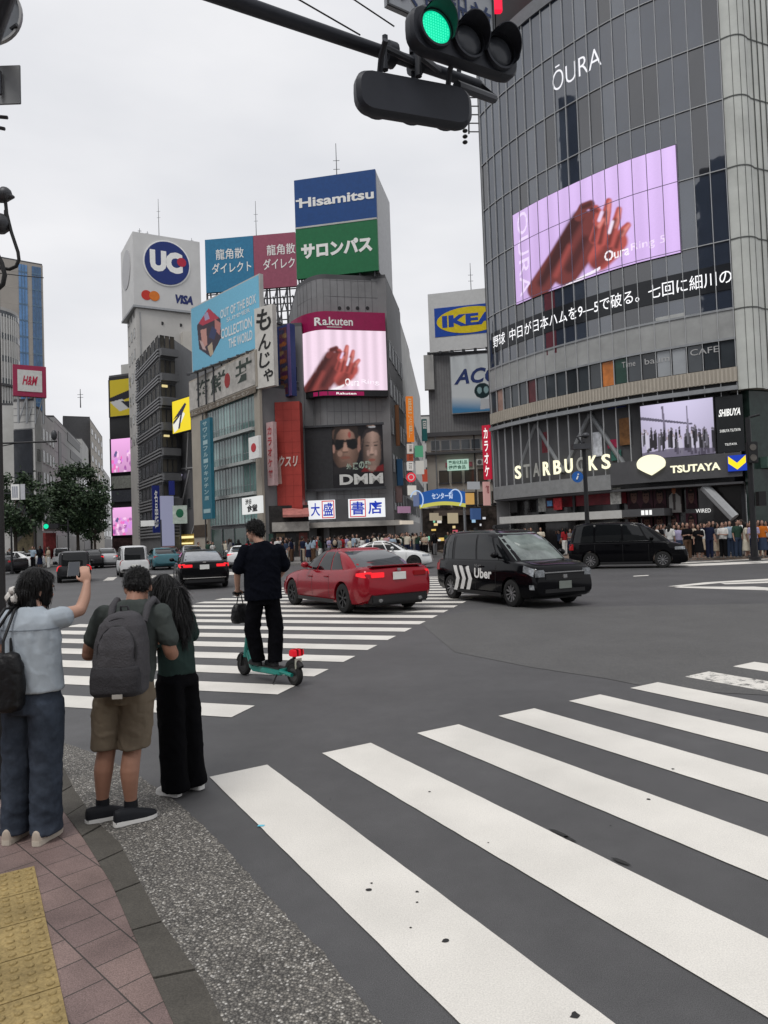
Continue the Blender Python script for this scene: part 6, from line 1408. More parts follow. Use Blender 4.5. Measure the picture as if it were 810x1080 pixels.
# head frame: e along the lens row, g the way the lenses face
def head(name, label, c, e, g, k0, parts):
    e = np.array(e, float); e[2] = 0; e /= np.linalg.norm(e); g = np.array(g, float); g[2] = 0; g = g-e*(g@e); g /= np.linalg.norm(g)
    up = np.array([0, 0, 1.0]); c = np.array(c, float)
    r_ = thing(name, label, 'traffic light', tuple(c)); S, hh, dp = .305*k0, .165*k0, .062*k0
    prof = []
    L = 1.5*S+.03
    for k in range(28):                                # rounded long box outline
        a = 2*math.pi*k/28; ca, sa = math.cos(a), math.sin(a)
        x = (L-.14*k0)*(1 if ca > 0 else -1)+.15*k0*math.copysign(abs(ca)**.8, ca); z = hh*math.copysign(min(1, abs(sa)**.6), sa); prof.append((x, z))
    mb = MB(); mb.loft([[c+e*x*k_+up*z*k_+g*d_ for x, z in prof] for k_, d_ in ((.93, -dp), (1, -dp+.02), (1, dp-.02), (.96, dp))]); mb.build('housing', DK, r_, 35)
    for i in range(3):
        q = c+e*(i-1)*S+g*dp
        mb = MB(); mb.disc(q, g, .128*k0, .146*k0, .03, 28); mb.build('lens_ring', DK, r_, 35)
        rings = []                                     # visor: open below, tapering
        n = 22
        out = []; inn = []
        for (d_, r_o) in ((.03*k0, .146*k0), (.09*k0, .147*k0), (.17*k0, .145*k0)):
            for lst, ro in ((out, r_o), (inn, r_o-.006)):
                lst.append([q+g*(d_+(-.10*(1-math.sin(a))*.5 if d_ > .1 else 0))+(e*math.cos(a)+up*math.sin(a))*ro for a in np.linspace(-.55, 2.45, n)])
        mb = MB()
        for lst in (out, inn):
            vs = [p for rg in lst for p in rg]; mb.add(vs, [(j*n+k, j*n+k+1, (j+1)*n+k+1, (j+1)*n+k) for j in range(2) for k in range(n-1)])
        mb.add([*out[-1], *inn[-1]], [(k, k+1, n+k+1, n+k) for k in range(n-1)]); mb.build('visor', DK, r_, 40)
        on = parts[i]
        mb = MB()
        if on:
            mb.disc(q+g*.004, g, 0, .127*k0, .012, 28); o_ = mb.build('lens', emat('green_lamp', (.005, .62, .33), 1.0), r_)
            mb = MB(); u = e
            for a in range(-5, 6):
                for b in range(-5, 6):
                    if a*a+b*b < 28: mb.ball(q+g*.017+(e*a+up*b)*.0215*k0, .006*k0, 6, 4)
            mb.build('led_dots', emat('green_led', (.05, .85, .50), 1.0), o_)
        else:
            mb.ball(q+g*.004, (.125*k0, .03, .125*k0), 20, 10, rot=Matrix((e, g, up)).transposed()); mb.build('lens', mat('unlit_lens', (.05, .055, .065), .25, var=.2), r_, 60)
    mb = MB()
    for s_ in (-1, 1):
        p = c+e*s_*.30*k0-g*.02+up*hh; mb.tube([p, p+up*.08-g*.04, p+up*.12-g*.12], .018, 8)
    mb.build('bracket', DK, r_, 40)
    return r_
# main head: lens row recedes to the right
hc_l = P(446, 34, 4.10); hc_r = Zp(528, 63, float(hc_l[2])); ce = (hc_l+hc_r)/2; ev = hc_r-hc_l
SG = head('traffic_light', 'dark horizontal traffic light with the green lamp lit, over the crossing', ce, (ev[0], ev[1], 0), (-ev[1]*-1, -abs(ev[0]), 0) if False else (ev[1], -ev[0], 0), .77, (1, 0, 0))
# second head, seen from behind and below, hanging under the arm
bl_ = P(376, 96, 4.12); br_ = Zp(494, 117, float(bl_[2])); cb = (bl_+br_)/2; eb = br_-bl_
SB = head('traffic_light', 'dark horizontal traffic light seen from behind, hanging under the arm', cb, (eb[0], eb[1], 0), (-eb[1], eb[0], 0), .74, (0, 0, 0))
mb = MB()
p0 = arm0+(arm1-arm0)*.80; p1 = cb+(bl_-cb)*.35
for q_ in (.5, -.1): 
    w_ = cb+(bl_-cb)*q_+np.array([0, 0, .16]); mb.tube([arm0+(arm1-arm0)*(.80+.06*(q_ < 0)), w_+np.array([0, 0, .14]), w_], .022, 8)
w_ = cb+(br_-cb)*.8+np.array([0, 0, .15]); mb.tube([arm1, arm1+ad*.12-np.array([0, 0, .06]), w_], .03, 8); mb.build('hanger', DK, sp, 40)
# place-name plate above the arm
f_n = Fac([P(408, 5, 4.45), P(521, 30, 4.95)]); n0 = f_n.uv(415, 30)[1]
pn_ = thing('place_name_plate', 'grey place name plate with navy characters above the traffic light', 'sign', f_n.pt(f_n.W/2, za))
zb0_ = f_n.uv(410, 14)[1]+.05; 
fpart(pn_, 'plate', f_n, [(0, f_n.W, zb0_, zb0_+.42, -.03, 0)], mat('plate_grey', (.34, .36, .39), .5, var=.08))
fpart(pn_, 'rim', f_n, [(0, f_n.W, zb0_, zb0_+.012, .001, .012), (0, f_n.W, zb0_+.408, zb0_+.42, .001, .012), (0, .012, zb0_+.013, zb0_+.407, .001, .012), (f_n.W-.012, f_n.W, zb0_+.013, zb0_+.407, .001, .012)], DSTEEL)
mb = MB()
for k, s_ in enumerate('渋谷駅前'): ftext(mb, f_n, s_, (f_n.W*(.06+.235*k), zb0_+.07, f_n.W*(.06+.235*k)+.19, zb0_+.31), .006, 0, .012)
mb.build('lettering', mat('plate_navy', (.012, .03, .10), .5), pn_)
mb = MB(); [mb.tube([f_n.pt(f_n.W*k, zb0_+.2, -.035), np.array(f_n.pt(f_n.W*k, 0, -.1))*np.array([1, 1, 0])+np.array([0, 0, za])], .018, 6) for k in (.3, .7)]; mb.build('bracket', DK, pn_)
# round sign and plate seen from the back on the left pole
q = P(-12, 14, 4.7); sb1 = thing('round_road_sign', 'back of a grey round road sign at the top left', 'sign', q); mb = MB(); mb.disc(q, (.12, -1, -.05), 0, .215, .012, 36); mb.build('plate', mat('sign_back', (.13, .14, .155), .45, .5, var=.12), sb1, 30); mb = MB(); mb.disc(q, (.12, -1, -.05), .208, .222, .03, 36); mb.build('rim', mat('sign_rim', (.28, .28, .28), .4, .6), sb1, 30)
mb = MB(); [mb.tube([(q[0]+.2, q[1]-.02, q[2]+dz), (pole_xy[0]-.05, pole_xy[1], q[2]+dz)], .012, 6) for dz in (-.1, .1)]; mb.build('bracket', DSTEEL, sb1)
q = P(-14, 90, 4.7); sb2 = thing('road_sign_plate', 'back of a small grey rectangular sign plate below the round one', 'sign', q); MB().box(q[0]-.3, q[0]+.227, q[1], q[1]+.012, q[2]-.135, q[2]+.135).build('plate', mat('sign_back2', (.22, .225, .23), .45, .5, var=.12), sb2, bevel=.004)
mb = MB(); mb.tube([(q[0]+.1, q[1]-.02, q[2]+.08), (q[0]+.1, q[1]-.02, q[2]-.08)], .012, 6); mb.tube([(q[0]-.05, q[1]+.03, q[2]), (pole_xy[0], pole_xy[1], q[2])], .02, 6); mb.build('bracket', DSTEEL, sb2)
# cable fittings looping from the pole
cb_ = thing('cable_loop', 'black cable looping down from a clamp on the left pole', 'cable', P(4, 205, 4.8)); CBL = mat('cable_black', (.015, .015, .016), .5)
mb = MB(); mb.tube([P(x, y, 4.8) for x, y in ((5, 205), (7, 225), (12, 245), (19, 266), (20, 274), (17, 281), (10, 284), (2, 283), (-8, 281))], .012, 8); mb.build('cable', CBL, cb_, 60)
mb = MB(); mb.tube([P(x, y, 4.75) for x, y in ((-6, 262), (2, 278), (5, 290), (3, 300), (-5, 307))], .016, 8); mb.build('cable', CBL, cb_, 60)
mb = MB(); mb.tube([P(x, y, 4.8) for x, y in ((6, 222), (6, 230), (3, 236), (-4, 240))], .012, 8); mb.build('cable', CBL, cb_, 60)
mb = MB(); mb.tube([P(-30, 206, 4.85), P(4, 206, 4.8), P(15, 208, 4.8)], [.045, .05, .008], 10); mb.ball(P(5, 205, 4.8), .05, 10, 6); mb.ball(P(0, 236, 4.8), .07, 10, 6); mb.tube([P(-6, 236, 4.8), (pole_xy[0], pole_xy[1], float(P(-6, 236, 4.8)[2]))], .03, 6); mb.build('clamp', DSTEEL, cb_, 50)
mb = MB(); mb.tube([P(-14, 122, 4.8), P(8, 124, 4.8)], .012, 6); mb.tube([P(-14, 132, 4.8), P(5, 136, 4.8)], .012, 6); mb.tube([P(-30, 207, 4.85), (pole_xy[0], pole_xy[1], float(P(-30, 207, 4.85)[2]))], .03, 6); mb.build('peg', DSTEEL, cb_)
# overhead wires
def wire(label, pts, r):
    pts = [P(*p) for p in pts]; o = MB().tube(pts, r, 6).build('overhead_wire', CBL, None, 60); tag(o, label, 'cable', 'overhead wires')
wire('thin overhead wire running along under the traffic light arm', [(150, -22, 3.75), (215, -1, 3.95), (290, 22, 4.15), (365, 45, 4.4)], .006)
wire('overhead wire crossing the sky above the arm to the name plate', [(285, -15, 5.0), (316, 0, 5.1), (380, 37, 5.3)], .006)
wire('rightmost overhead wire meeting the place name plate', [(350, -15, 5.4), (374, 0, 5.5), (416, 28, 5.6)], .006)
wire('thin wire in front of the beige tower at the left', [(-20, 286, 30), (20, 290.5, 30), (46, 293, 30)], .02)
# rung-like fittings behind the traffic light
rg = thing('ladder_fittings', 'small rung fittings hanging beside the glass building edge below the lights', 'fitting', P(498, 150, 5.4)); mb = MB()
for k in range(6): y = 94+9*k; mb.tube([P(494, y, 5.5), P(505, y, 5.5)], .005, 5)
mb.tube([P(494, 92, 5.5), P(494.5, 141, 5.5)], .007, 5); mb.tube([P(493, 85, 5.4), P(494, 94, 5.5)], .006, 5); mb.build('rung', DSTEEL, rg)
mb = MB(); [mb.ball(P(490.5, y, 5.5), (.022, .022, .014), 8, 5) for y in (138, 144, 150)]; mb.build('insulator', BLACK, rg, 60)
# poles
def pole(name, label, x, yb, Y, ytop, r, m, cat='pole', z0=.13):
    b = P(x, 565, Y); h = float(P(x, ytop, Y)[2]); t = thing(name, label, cat, (b[0], b[1], z0)); mb = MB(); mb.tube([(b[0], b[1], z0), (b[0], b[1], h)], [r, r*.8], 10); mb.disc((b[0], b[1], z0+.01), (0, 0, 1), 0, r*1.8, .12, 12); mb.build('pole', m, t, 40); return t, b, h
t, b, h = pole('lamp_post', 'dark lamp post in front of the coffee shop letters with a blue round sign', 620, 590, 33, 466, .11, BLACK, 'street lamp')
q = P(609, 503, 32.9); mb = MB(); mb.disc(q, (0, -1, 0), 0, .26, .04, 20); mb.build('blue_disc', mat('ped_blue', (.02, .12, .42), .5), t); mb = MB(); mb.tube([(q[0]-.05, q[1]-.05, q[2]-.12), (q[0]+.02, q[1]-.05, q[2]+.04)], .035, 6); mb.ball((q[0]+.03, q[1]-.05, q[2]+.11), .04, 8, 5); mb.build('figure_mark', PWHITE, t)
mb = MB(); mb.box(b[0]-.55, b[0]+.25, b[1]-.25, b[1]+.2, h-.35, h-.1); mb.tube([(b[0], b[1], h-.2), (b[0]-.3, b[1], h+.25), (b[0]+.15, b[1], h+.35)], .06, 8); mb.ball((b[0]+.1, b[1], h+.3), (.18, .18, .14), 12, 8); mb.build('lamp_head', DSTEEL, t, 40)
t, b, h = pole('signal_pole', 'black pole with a small pedestrian signal in front of the entrance brace', 795, 590, 30, 440, .13, BLACK, 'traffic light')
mb = MB(); mb.box(b[0]-.22, b[0]+.22, b[1]-.3, b[1]-.1, 4.2, 5.1); mb.build('signal_box', BLACK, t, bevel=.03); mb = MB(); [mb.disc((b[0], b[1]-.301, z), (0, -1, 0), 0, .14, .02, 14) for z in (4.42, 4.86)]; mb.build('lamp', mat('dim_lamp', (.12, .11, .10), .4, var=.3), t)
mb = MB(); mb.tube([(b[0]+.05, b[1], h), (b[0]+.5, b[1], h+.1)], .05, 8); mb.box(b[0]+.2, b[0]+.5, b[1]-.2, b[1]+.1, 2.4, 3.0); mb.build('fitting', BLACK, t)
t, b, h = pole('sign_post', 'slim post with a green board at the yellow shop', 190.5, 600, 55, 540, .07, DSTEEL, 'sign'); q = P(190, 540, 54.9); MB().box(q[0]-.55, q[0]+.55, q[1]-.1, q[1], q[2]-.9, q[2]+.5).build('board', mat('board_whitegreen', (.45, .52, .46), .5, var=.2), t)
mb = MB(); mb.ball((q[0], q[1]-.1, q[2]-.1), (.3, .02, .35), 10, 6); mb.build('green_mark', mat('mark_green', (.015, .12, .06), .5), t)
t, b, h = pole('sign_post', 'grey post with a white board near the dark ribbed building', 170, 600, 62, 548, .07, DSTEEL, 'sign'); q = P(156, 552, 61.9); MB().box(q[0]-.6, q[0]+.6, q[1]-.1, q[1], q[2]-.25, q[2]+.25).build('board', PWHITE, t); MB().box(q[0]+.5, b[0], q[1]+.01, q[1]+.06, q[2]-.04, q[2]+.04).build('bracket', DSTEEL, t)
t, b, h = pole('street_pole', 'dark post by the tree at the far left', 12, 600, 45, 556, .07, BLACK)
t, b, h = pole('lamp_post', 'dark lamp post with a long arm over the left street', -6, 600, 40, 440, .10, BLACK, 'street lamp'); q = P(60, 465.5, 40); mb = MB(); mb.tube([(b[0], b[1], q[2]), q], .05, 8); mb.tube([P(-6, 472, 40), P(20, 467, 40)], .03, 6); mb.build('arm', BLACK, t); mb = MB(); mb.ball(P(57, 459, 40), (.17, .17, .3), 10, 6); mb.build('lamp_head', DSTEEL, t, 50)
q = P(12, 511, 50); q2 = P(21, 527, 50)
t = thing('notice_board', 'pair of white notice boards with grey writing hanging before the left tree', 'sign', q2); MB().box(q[0], q2[0], q2[1]-.06, q2[1], q2[2], q[2]).build('board', PWHITE, t); q3 = P(26.5, 511, 50); MB().box(q2[0]+.07, q3[0], q2[1]-.06, q2[1], q2[2], q[2]).build('board', mat('board_grey', (.50, .51, .54), .5), t)
mb = MB(); [mb.box(q[0]+.1+.14*k, q[0]+.17+.14*k, q2[1]-.075, q2[1]-.062, q2[2]+.15, q[2]-.15) for k in range(3)]; mb.build('grey_line', mat('line_grey', (.2, .22, .3), .5), t); MB().box(q[0]-.6, q3[0]+.2, q2[1]+.01, q2[1]+.06, q2[2]+.45, q2[2]+.52).build('bracket', DSTEEL, t)
t, b, h = pole('signal_pole', 'far traffic light with a small green lamp on the left street', 72, 600, 58, 548, .08, BLACK, 'traffic light'); q = P(55, 555, 57.9); q2 = P(49, 555, 57.8); MB().box(q2[0]-.25, q2[0]+1.0, q[1]-.15, q[1]+.1, q[2]-.2, q[2]+.2).build('housing', BLACK, t, bevel=.03); mb = MB(); mb.disc((q2[0], q[1]-.16, q[2]), (0, -1, 0), 0, .2, .03, 14); mb.build('lens', emat('green_lamp', (.005, .62, .33), 1.0), t); MB().box(q2[0]+.9, b[0], q[1]-.02, q[1]+.03, q[2]+.02, q[2]+.08).build('arm', BLACK, t)
for k, (x, y, lab) in enumerate(((50, 566, 'red and white banner sign under the far green light'), )):
    small_sign('banner_sign', lab, (48, 562), (59, 590), 64, [], mat('banner_dull', (.30, .05, .05), .5, var=.4), INK)
small_sign('pale_shop_sign', 'pale sign board above the far left shops', (46, 548), (64, 560), 66, [], mat('pale_dull', (.40, .35, .35), .5, var=.3), INK)
# escalator-like sloping poster at the far left
f_x = facY((14, 560), (34, 560), 62, 62); r_ = thing('sloping_display', 'tan sloping display board with pale stripes at the left street corner', 'sign', f_x.pt(1, .13)); mb = MB(); a, b_ = f_x.uv(14, 586), f_x.uv(34, 560); fpoly(mb, f_x, [(a[0], .2), (b_[0], .2), (b_[0], b_[1]), (b_[0]-.3, b_[1]+.1), (a[0]+.3, b_[1]-1.1), (a[0], 1.2)], -.2, 0); mb.build('panel', mat('tan_panel', (.30, .25, .15), .5, var=.5, scale=2.5), r_)
# ================================================================ VEHICLES
TYRE = mat('tyre_rubber', (.018, .018, .018), .85, var=.1); RIM = mat('alloy_rim', (.42, .42, .43), .3, .8, var=.05); DRIM = mat('dark_rim', (.06, .06, .062), .35, .7, var=.05)
CGL = mat('car_glass', (.006, .007, .008), .03, var=0, spec=.4); TRIM = mat('black_trim', (.015, .015, .016), .5, var=.1); CHROME = mat('chrome', (.6, .6, .6), .12, 1.0, var=0)
PLATE = mat('plate_white', (.72, .73, .70), .5, var=.03); PLATEG = mat('plate_green', (.03, .16, .07), .5, var=.03); HEADL = mat('headlamp_glass', (.36, .38, .40), .08, .4, var=.5, scale=14)
RED_ON = emat('tail_lamp_lit', (.85, .02, .03), .9); RED_OFF = mat('tail_lamp_red', (.30, .012, .015), .12, var=.1)
def itp(tab, x):
    xs = [t[0] for t in tab]; ys = [t[1] for t in tab]
    if x <= xs[0]: return ys[0]
    if x >= xs[-1]: return ys[-1]
    i = max(k for k in range(len(xs)) if xs[k] <= x); i = min(i, len(xs)-2)
    t = (x-xs[i])/(xs[i+1]-xs[i])
    m = lambda j: 0 if j <= 0 or j >= len(xs)-1 else (ys[j+1]-ys[j-1])/(xs[j+1]-xs[j-1])
    h = xs[i+1]-xs[i]; m0 = m(i) if i > 0 else (ys[1]-ys[0])/h; m1 = m(i+1) if i+1 < len(xs)-1 else (ys[-1]-ys[-2])/h
    s0 = (ys[i+1]-ys[i])/h; m0 = 0 if m0*s0 <= 0 else math.copysign(min(abs(m0), 2*abs(s0)), s0); m1 = 0 if m1*s0 <= 0 else math.copysign(min(abs(m1), 2*abs(s0)), s0)
    return (2*t**3-3*t*t+1)*ys[i]+(t**3-2*t*t+t)*h*m0+(-2*t**3+3*t*t)*ys[i+1]+(t**3-t*t)*h*m1
class Car:
    """x runs rear to front, y to the left, z up; lower body by stations, cabin by levels"""
    def __init__(s, L, W, top, bot, gh, wheels, wr, nose=.80, tail=.84, shoulder=.10):
        s.L, s.hw, s.top, s.bot, s.gh, s.wh, s.wr = L, W/2, top, bot, gh, wheels, wr
        s.wtab = [(0, tail), (.06, tail+.07), (.22, .965), (.6, 1), (L-.75, 1), (L-.30, .95), (L-.08, nose+.05), (L, nose)]
        s.sh = shoulder
    def sec(s, x):
        hw = s.hw*itp(s.wtab, x); zt = itp(s.top, x); zb = itp(s.bot, x); sh = zt-s.sh; m = zb+(sh-zb)*.45
        return [(0, zb), (hw*.80, zb), (hw*.93, zb+.03), (hw*.985, zb+(m-zb)*.45), (hw, m), (hw*.995, m+(sh-m)*.5), (hw*.965, sh), (hw*.93, sh+s.sh*.5), (hw*.84, sh+s.sh*.86), (hw*.5, zt-.004), (0, zt+.008)]
    def stations(s):
        e = [0, .03, .08, .16, .28]; L = s.L
        return e+list(np.linspace(.42, L-.42, 30))+[L-q for q in e[::-1]]
    def side(s, x, z):
        q = s.sec(x)
        for (a, za), (b, zb) in zip(q[3:], q[4:]):
            if za <= z <= zb: return a+(b-a)*(z-za)/max(1e-6, zb-za)
        return q[3][0] if z < q[3][1] else q[-3][0]
    def cab(s, h):                                     # level h of the cabin: z, xr, xf, half width
        g = s.gh; return itp(g['z'], h), itp(g['r'], h), itp(g['f'], h), itp(g['w'], h)*s.hw
    def outline(s, h, n=48, N=7.0):
        z, xr, xf, w = s.cab(h); c, a = (xr+xf)/2, (xf-xr)/2; out = []
        for k in range(n):
            t = 2*math.pi*k/n; ct, st = math.cos(t), math.sin(t)
            out.append((c+a*math.copysign(abs(ct)**(2/N), ct), w*math.copysign(abs(st)**(2/N), st), z))
        return out
    def patch_side(s, sg, b0, b1, t0, t1, h0=.06, h1=.88, off=.006, nx=8, nz=5):
        vs = []; fs = []
        for j in range(nz+1):
            v = j/nz; h = h0+(h1-h0)*v; z, xr, xf, w = s.cab(h); c, a = (xr+xf)/2, (xf-xr)/2
            xa, xb = b0+(t0-b0)*v, b1+(t1-b1)*v
            for i in range(nx+1):
                x = xa+(xb-xa)*i/nx; u = min(.999, abs((x-c)/a)); y = w*(1-u**7)**(1/7)+off; vs.append((x, sg*y, z))
        for j in range(nz):
            for i in range(nx): q = (j*(nx+1)+i, j*(nx+1)+i+1, (j+1)*(nx+1)+i+1, (j+1)*(nx+1)+i); fs.append(q if sg < 0 else q[::-1])
        return vs, fs
    def patch_end(s, front, h0=.05, h1=.9, k=.86, off=.006, ny=10, nz=5):
        vs = []; fs = []; sg = 1 if front else -1
        for j in range(nz+1):
            h = h0+(h1-h0)*j/nz; z, xr, xf, w = s.cab(h); c, a = (xr+xf)/2, (xf-xr)/2
            for i in range(ny+1):
                u = (-1+2*i/ny)*k; vs.append((c+sg*(a*(1-abs(u)**7)**(1/7)+off), u*w, z+off*.5))
        for j in range(nz):
            for i in range(ny): q = (j*(ny+1)+i, j*(ny+1)+i+1, (j+1)*(ny+1)+i+1, (j+1)*(ny+1)+i); fs.append(q if front else q[::-1])
        return vs, fs
    def patch_body(s, sg, x0, x1, z0, z1, off=.008, nx=6, nz=3, z0b=None, z1b=None):
        """a strip lying on the flank between heights"""
        vs = []; fs = []
        for i in range(nx+1):
            x = x0+(x1-x0)*i/nx; q = s.sec(x); za = z0+((z0b if z0b is not None else z0)-z0)*i/nx; zb = z1+((z1b if z1b is not None else z1)-z1)*i/nx
            for j in range(nz+1):
                z = za+(zb-za)*j/nz; vs.append((x, sg*(s.side(x, z)+off), z))
        for i in range(nx):
            for j in range(nz): q = (i*(nz+1)+j, i*(nz+1)+j+1, (i+1)*(nz+1)+j+1, (i+1)*(nz+1)+j); fs.append(q if sg > 0 else q[::-1])
        return vs, fs
    def build(s, name, label, cat, paint, loc, heading, side_win, opts, group=None, glassm=None, rim=None):
        gm = glassm or CGL
        r = thing(name, label, cat, loc, heading, group); B = lambda mb, n, m, p=r, sm=35, bev=0: mb.build(n, m, p, sm, world=False, bevel=bev)
        st = s.stations(); rings = []
        for x in st:
            q = s.sec(x); rings.append([(x, y, z) for y, z in q]+[(x, -y, z) for y, z in q[-2:0:-1]])
        mb = MB(); mb.loft(rings); body = B(mb, 'body', paint)
        for wx in s.wh:                                # wheel arches cut through
            cut = MB(); cut.tube([(wx, -2, s.wr), (wx, 2, s.wr)], s.wr*1.13, 40); co = cut.build('cutter', TRIM, None)
            co.matrix_world = r.matrix_world if False else Matrix.Translation(Vector([float(v) for v in loc])) @ Matrix.Rotation(heading, 4, 'Z')
            bm_ = body.modifiers.new('b', 'BOOLEAN'); bm_.object = co; bm_.operation = 'DIFFERENCE'; bm_.solver = 'EXACT'
            bpy.context.view_layer.update()
            me = bpy.data.meshes.new_from_object(body.evaluated_get(bpy.context.evaluated_depsgraph_get())); body.modifiers.clear(); old = body.data; body.data = me; bpy.data.meshes.remove(old)
            cm = co.data; bpy.data.objects.remove(co); bpy.data.meshes.remove(cm)
        body.data.polygons.foreach_set('use_smooth', [True]*len(body.data.polygons)); body.data.set_sharp_from_angle(angle=math.radians(32))
        mb = MB(); hs = [0, .15, .3, .5, .7, .85, .93, 1.0]; rg = [s.outline(h) for h in hs]
        z, xr, xf, w = s.cab(1.0); c, a = (xr+xf)/2, (xf-xr)/2
        for k, dz in ((.94, .022), (.80, .040), (.45, .052), (.02, .055)): rg.append([(c+(p[0]-c)*k, p[1]*k, z+dz) for p in rg[7]])
        mb.loft(rg); B(mb, 'roof', opts.get('roof', paint), sm=50)
        n = opts.get('sides', (-1, 1))
        for sg in (-1, 1):
            for (b0, b1, t0, t1) in side_win:
                vs, fs = s.patch_side(sg, b0, b1, t0, t1); B(MB().add(vs, fs), 'side_window', gm)
        vs, fs = s.patch_end(True); wsd = B(MB().add(vs, fs), 'windscreen', opts.get('screen', gm))
        vs, fs = s.patch_end(False, h1=opts.get('rh', .86)); B(MB().add(vs, fs), 'rear_window', opts.get('rearglass', gm))
        for wx in s.wh:
            for sg in (-1, 1):
                y = s.hw*(.985)*sg; wd = .20; yi = y-sg*wd; R_ = s.wr; c_ = (wx, y, R_)
                mb = MB(); prof = [(0, .62), (.0, .80), (.012, .93), (.04, .99), (.10, 1.0), (.16, .99), (.19, .93), (.2, .8), (.2, .1)]
                mb.loft([[(wx+R_*f_*math.cos(t), y-sg*d_, R_+R_*f_*math.sin(t)) for t in np.linspace(0, 2*math.pi, 33)[:-1]] for d_, f_ in prof], cap=False)
                wo = B(mb, 'wheel', TYRE)
                mb = MB(); nsp = opts.get('spokes', 5); rr = R_*.66
                mb.loft([[(wx+rr*f_*math.cos(t), y-sg*d_, R_+rr*f_*math.sin(t)) for t in np.linspace(0, 2*math.pi, 33)[:-1]] for d_, f_ in ((.006, 1.0), (.0, .97), (.012, .90), (.07, .86), (.075, .02))], cap=False)
                rb = opts.get('rimmat', RIM); B(mb, 'rim', [DRIM], wo)
                mb = MB()
                for k in range(nsp):
                    t = 2*math.pi*k/nsp+.3; dt = .52*2*math.pi/nsp*.5
                    p = [(rr*.14, t-dt*1.2), (rr*.95, t-dt*.55), (rr*.95, t+dt*.55), (rr*.14, t+dt*1.2)]
                    mb.hexa([(wx+a_*math.cos(b_), y-sg*.05, R_+a_*math.sin(b_)) for a_, b_ in p]+[(wx+a_*math.cos(b_), y-sg*(.012 if a_ > rr*.5 else .022), R_+a_*math.sin(b_)) for a_, b_ in p])
                mb.disc((wx, y-sg*.03, R_), (0, sg, 0), 0, rr*.2, .015, 16); mb.disc((wx, y-sg*.012, R_), (0, sg, 0), rr*.92, rr*1.0, .006, 32)
                B(mb, 'rim_spokes', rb, wo)
        # lamps, plates, mirrors, handles, sills
        for sg in (-1, 1):
            for nm_, x0, x1, z0, z1, m, kw in opts.get('lamps', []):
                vs, fs = s.patch_body(sg, x0, x1, z0, z1, **kw); B(MB().add(vs, fs), nm_, m)
            z_, xr_, xf_, w_ = s.cab(.12); mx_ = opts.get('mirror_x', xf_-.62)
            mb = MB(); mb.ball((mx_, sg*(s.hw*.97+.12), z_+.08), (.09, .10, .075), 12, 8); mb.tube([(mx_, sg*s.hw*.90, z_), (mx_, sg*(s.hw*.97+.08), z_+.06)], .03, 6); B(mb, 'mirror', opts.get('mirror', paint), sm=60)
            for hx, hz in opts.get('handles', []):
                y = s.side(hx, hz); mb = MB(); mb.box(hx-.10, hx+.10, sg*y-.01 if sg > 0 else -y-.028, sg*y+.028 if sg > 0 else -y+.01, hz-.014, hz+.014); B(mb, 'door_handle', opts.get('handle_mat', paint), bev=.008)
            vs, fs = s.patch_body(sg, s.wh[0]+s.wr*1.2, s.wh[1]-s.wr*1.2, itp(s.bot, s.L/2)+.012, itp(s.bot, s.L/2)+.10, off=.012); B(MB().add(vs, fs), 'sill', opts.get('sill', TRIM))
            for xs_ in opts.get('gaps', []):
                ztop = itp(s.top, xs_)-s.sh*.6; vs, fs = s.patch_body(sg, xs_-.006, xs_+.006, itp(s.bot, xs_)+.12, ztop, off=.0025, nx=1, nz=8); B(MB().add(vs, fs), 'door_gap', TRIM)
        for nm_, box, m, bev in opts.get('boxes', []): mb = MB(); mb.box(*box); B(mb, nm_, m, bev=bev)
        mb = MB(); mb.box(.25, s.L-.3, -s.hw*.8, s.hw*.8, itp(s.bot, s.L/2)-.02, itp(s.bot, s.L/2)+.08); B(mb, 'underbody', TRIM)
        mb = MB(); [mb.tube([(wx, -s.hw*.85, s.wr), (wx, s.hw*.85, s.wr)], s.wr*.5, 12) for wx in s.wh]; B(mb, 'axle', TRIM)
        return r
def plate(x, z, front, w=.33, h=.165): d = .02; return (x, x+d, -w/2, w/2, z, z+h) if front else (x-d, x, -w/2, w/2, z, z+h)
def paintmat(n, c, rough=.16): return mat(n, c, rough, .0, var=.04, spec=.35)
REDP = mat('deep_red_paint', (.25, .003, .012), .20, .15, var=.04, coat=.25); BLKP = mat('black_paint', (.003, .003, .004), .10, .0, var=0, spec=.16); WHTP = paintmat('white_paint', (.66, .67, .67)); TEALP = paintmat('teal_paint', (.05, .15, .18)); SLVP = mat('silver_paint', (.42, .43, .44), .3, .5, var=.04, coat=1); VANP = paintmat('van_white', (.60, .61, .62), .35); DKGP = paintmat('dark_grey_paint', (.016, .016, .018))
def sedan(L=4.65, W=1.86, hh=1.43):
    k = hh/1.43
    top = [(0, .78*k), (.05, .93*k), (.14, 1.015*k), (.45, 1.03*k), (.9, 1.00*k), (2.2, .96*k), (3.1, .95*k), (3.35, .93*k), (3.9, .85*k), (4.3, .74*k), (4.52, .64*k), (L, .52*k)]
    bot = [(0, .42), (.15, .27), (.6, .19), (L-.6, .19), (L-.15, .21), (L, .28)]
    gh = dict(z=[(0, .90*k), (.5, 1.19*k), (.85, 1.345*k), (1, 1.375*k)], r=[(0, .42), (.5, .95), (.85, 1.45), (1, 1.68)], f=[(0, 3.42), (.5, 2.92), (.85, 2.52), (1, 2.32)], w=[(0, .90), (.5, .80), (.85, .695), (1, .62)])
    return Car(L, W, top, bot, gh, (.98, L-.88), .335, shoulder=.09)
SEDW = [(1.05, 1.62, 1.55, 1.70), (1.68, 2.36, 1.74, 2.12), (2.42, 3.10, 2.18, 2.46)]
def place(p, ang): return (p[0], p[1], 0.0), ang
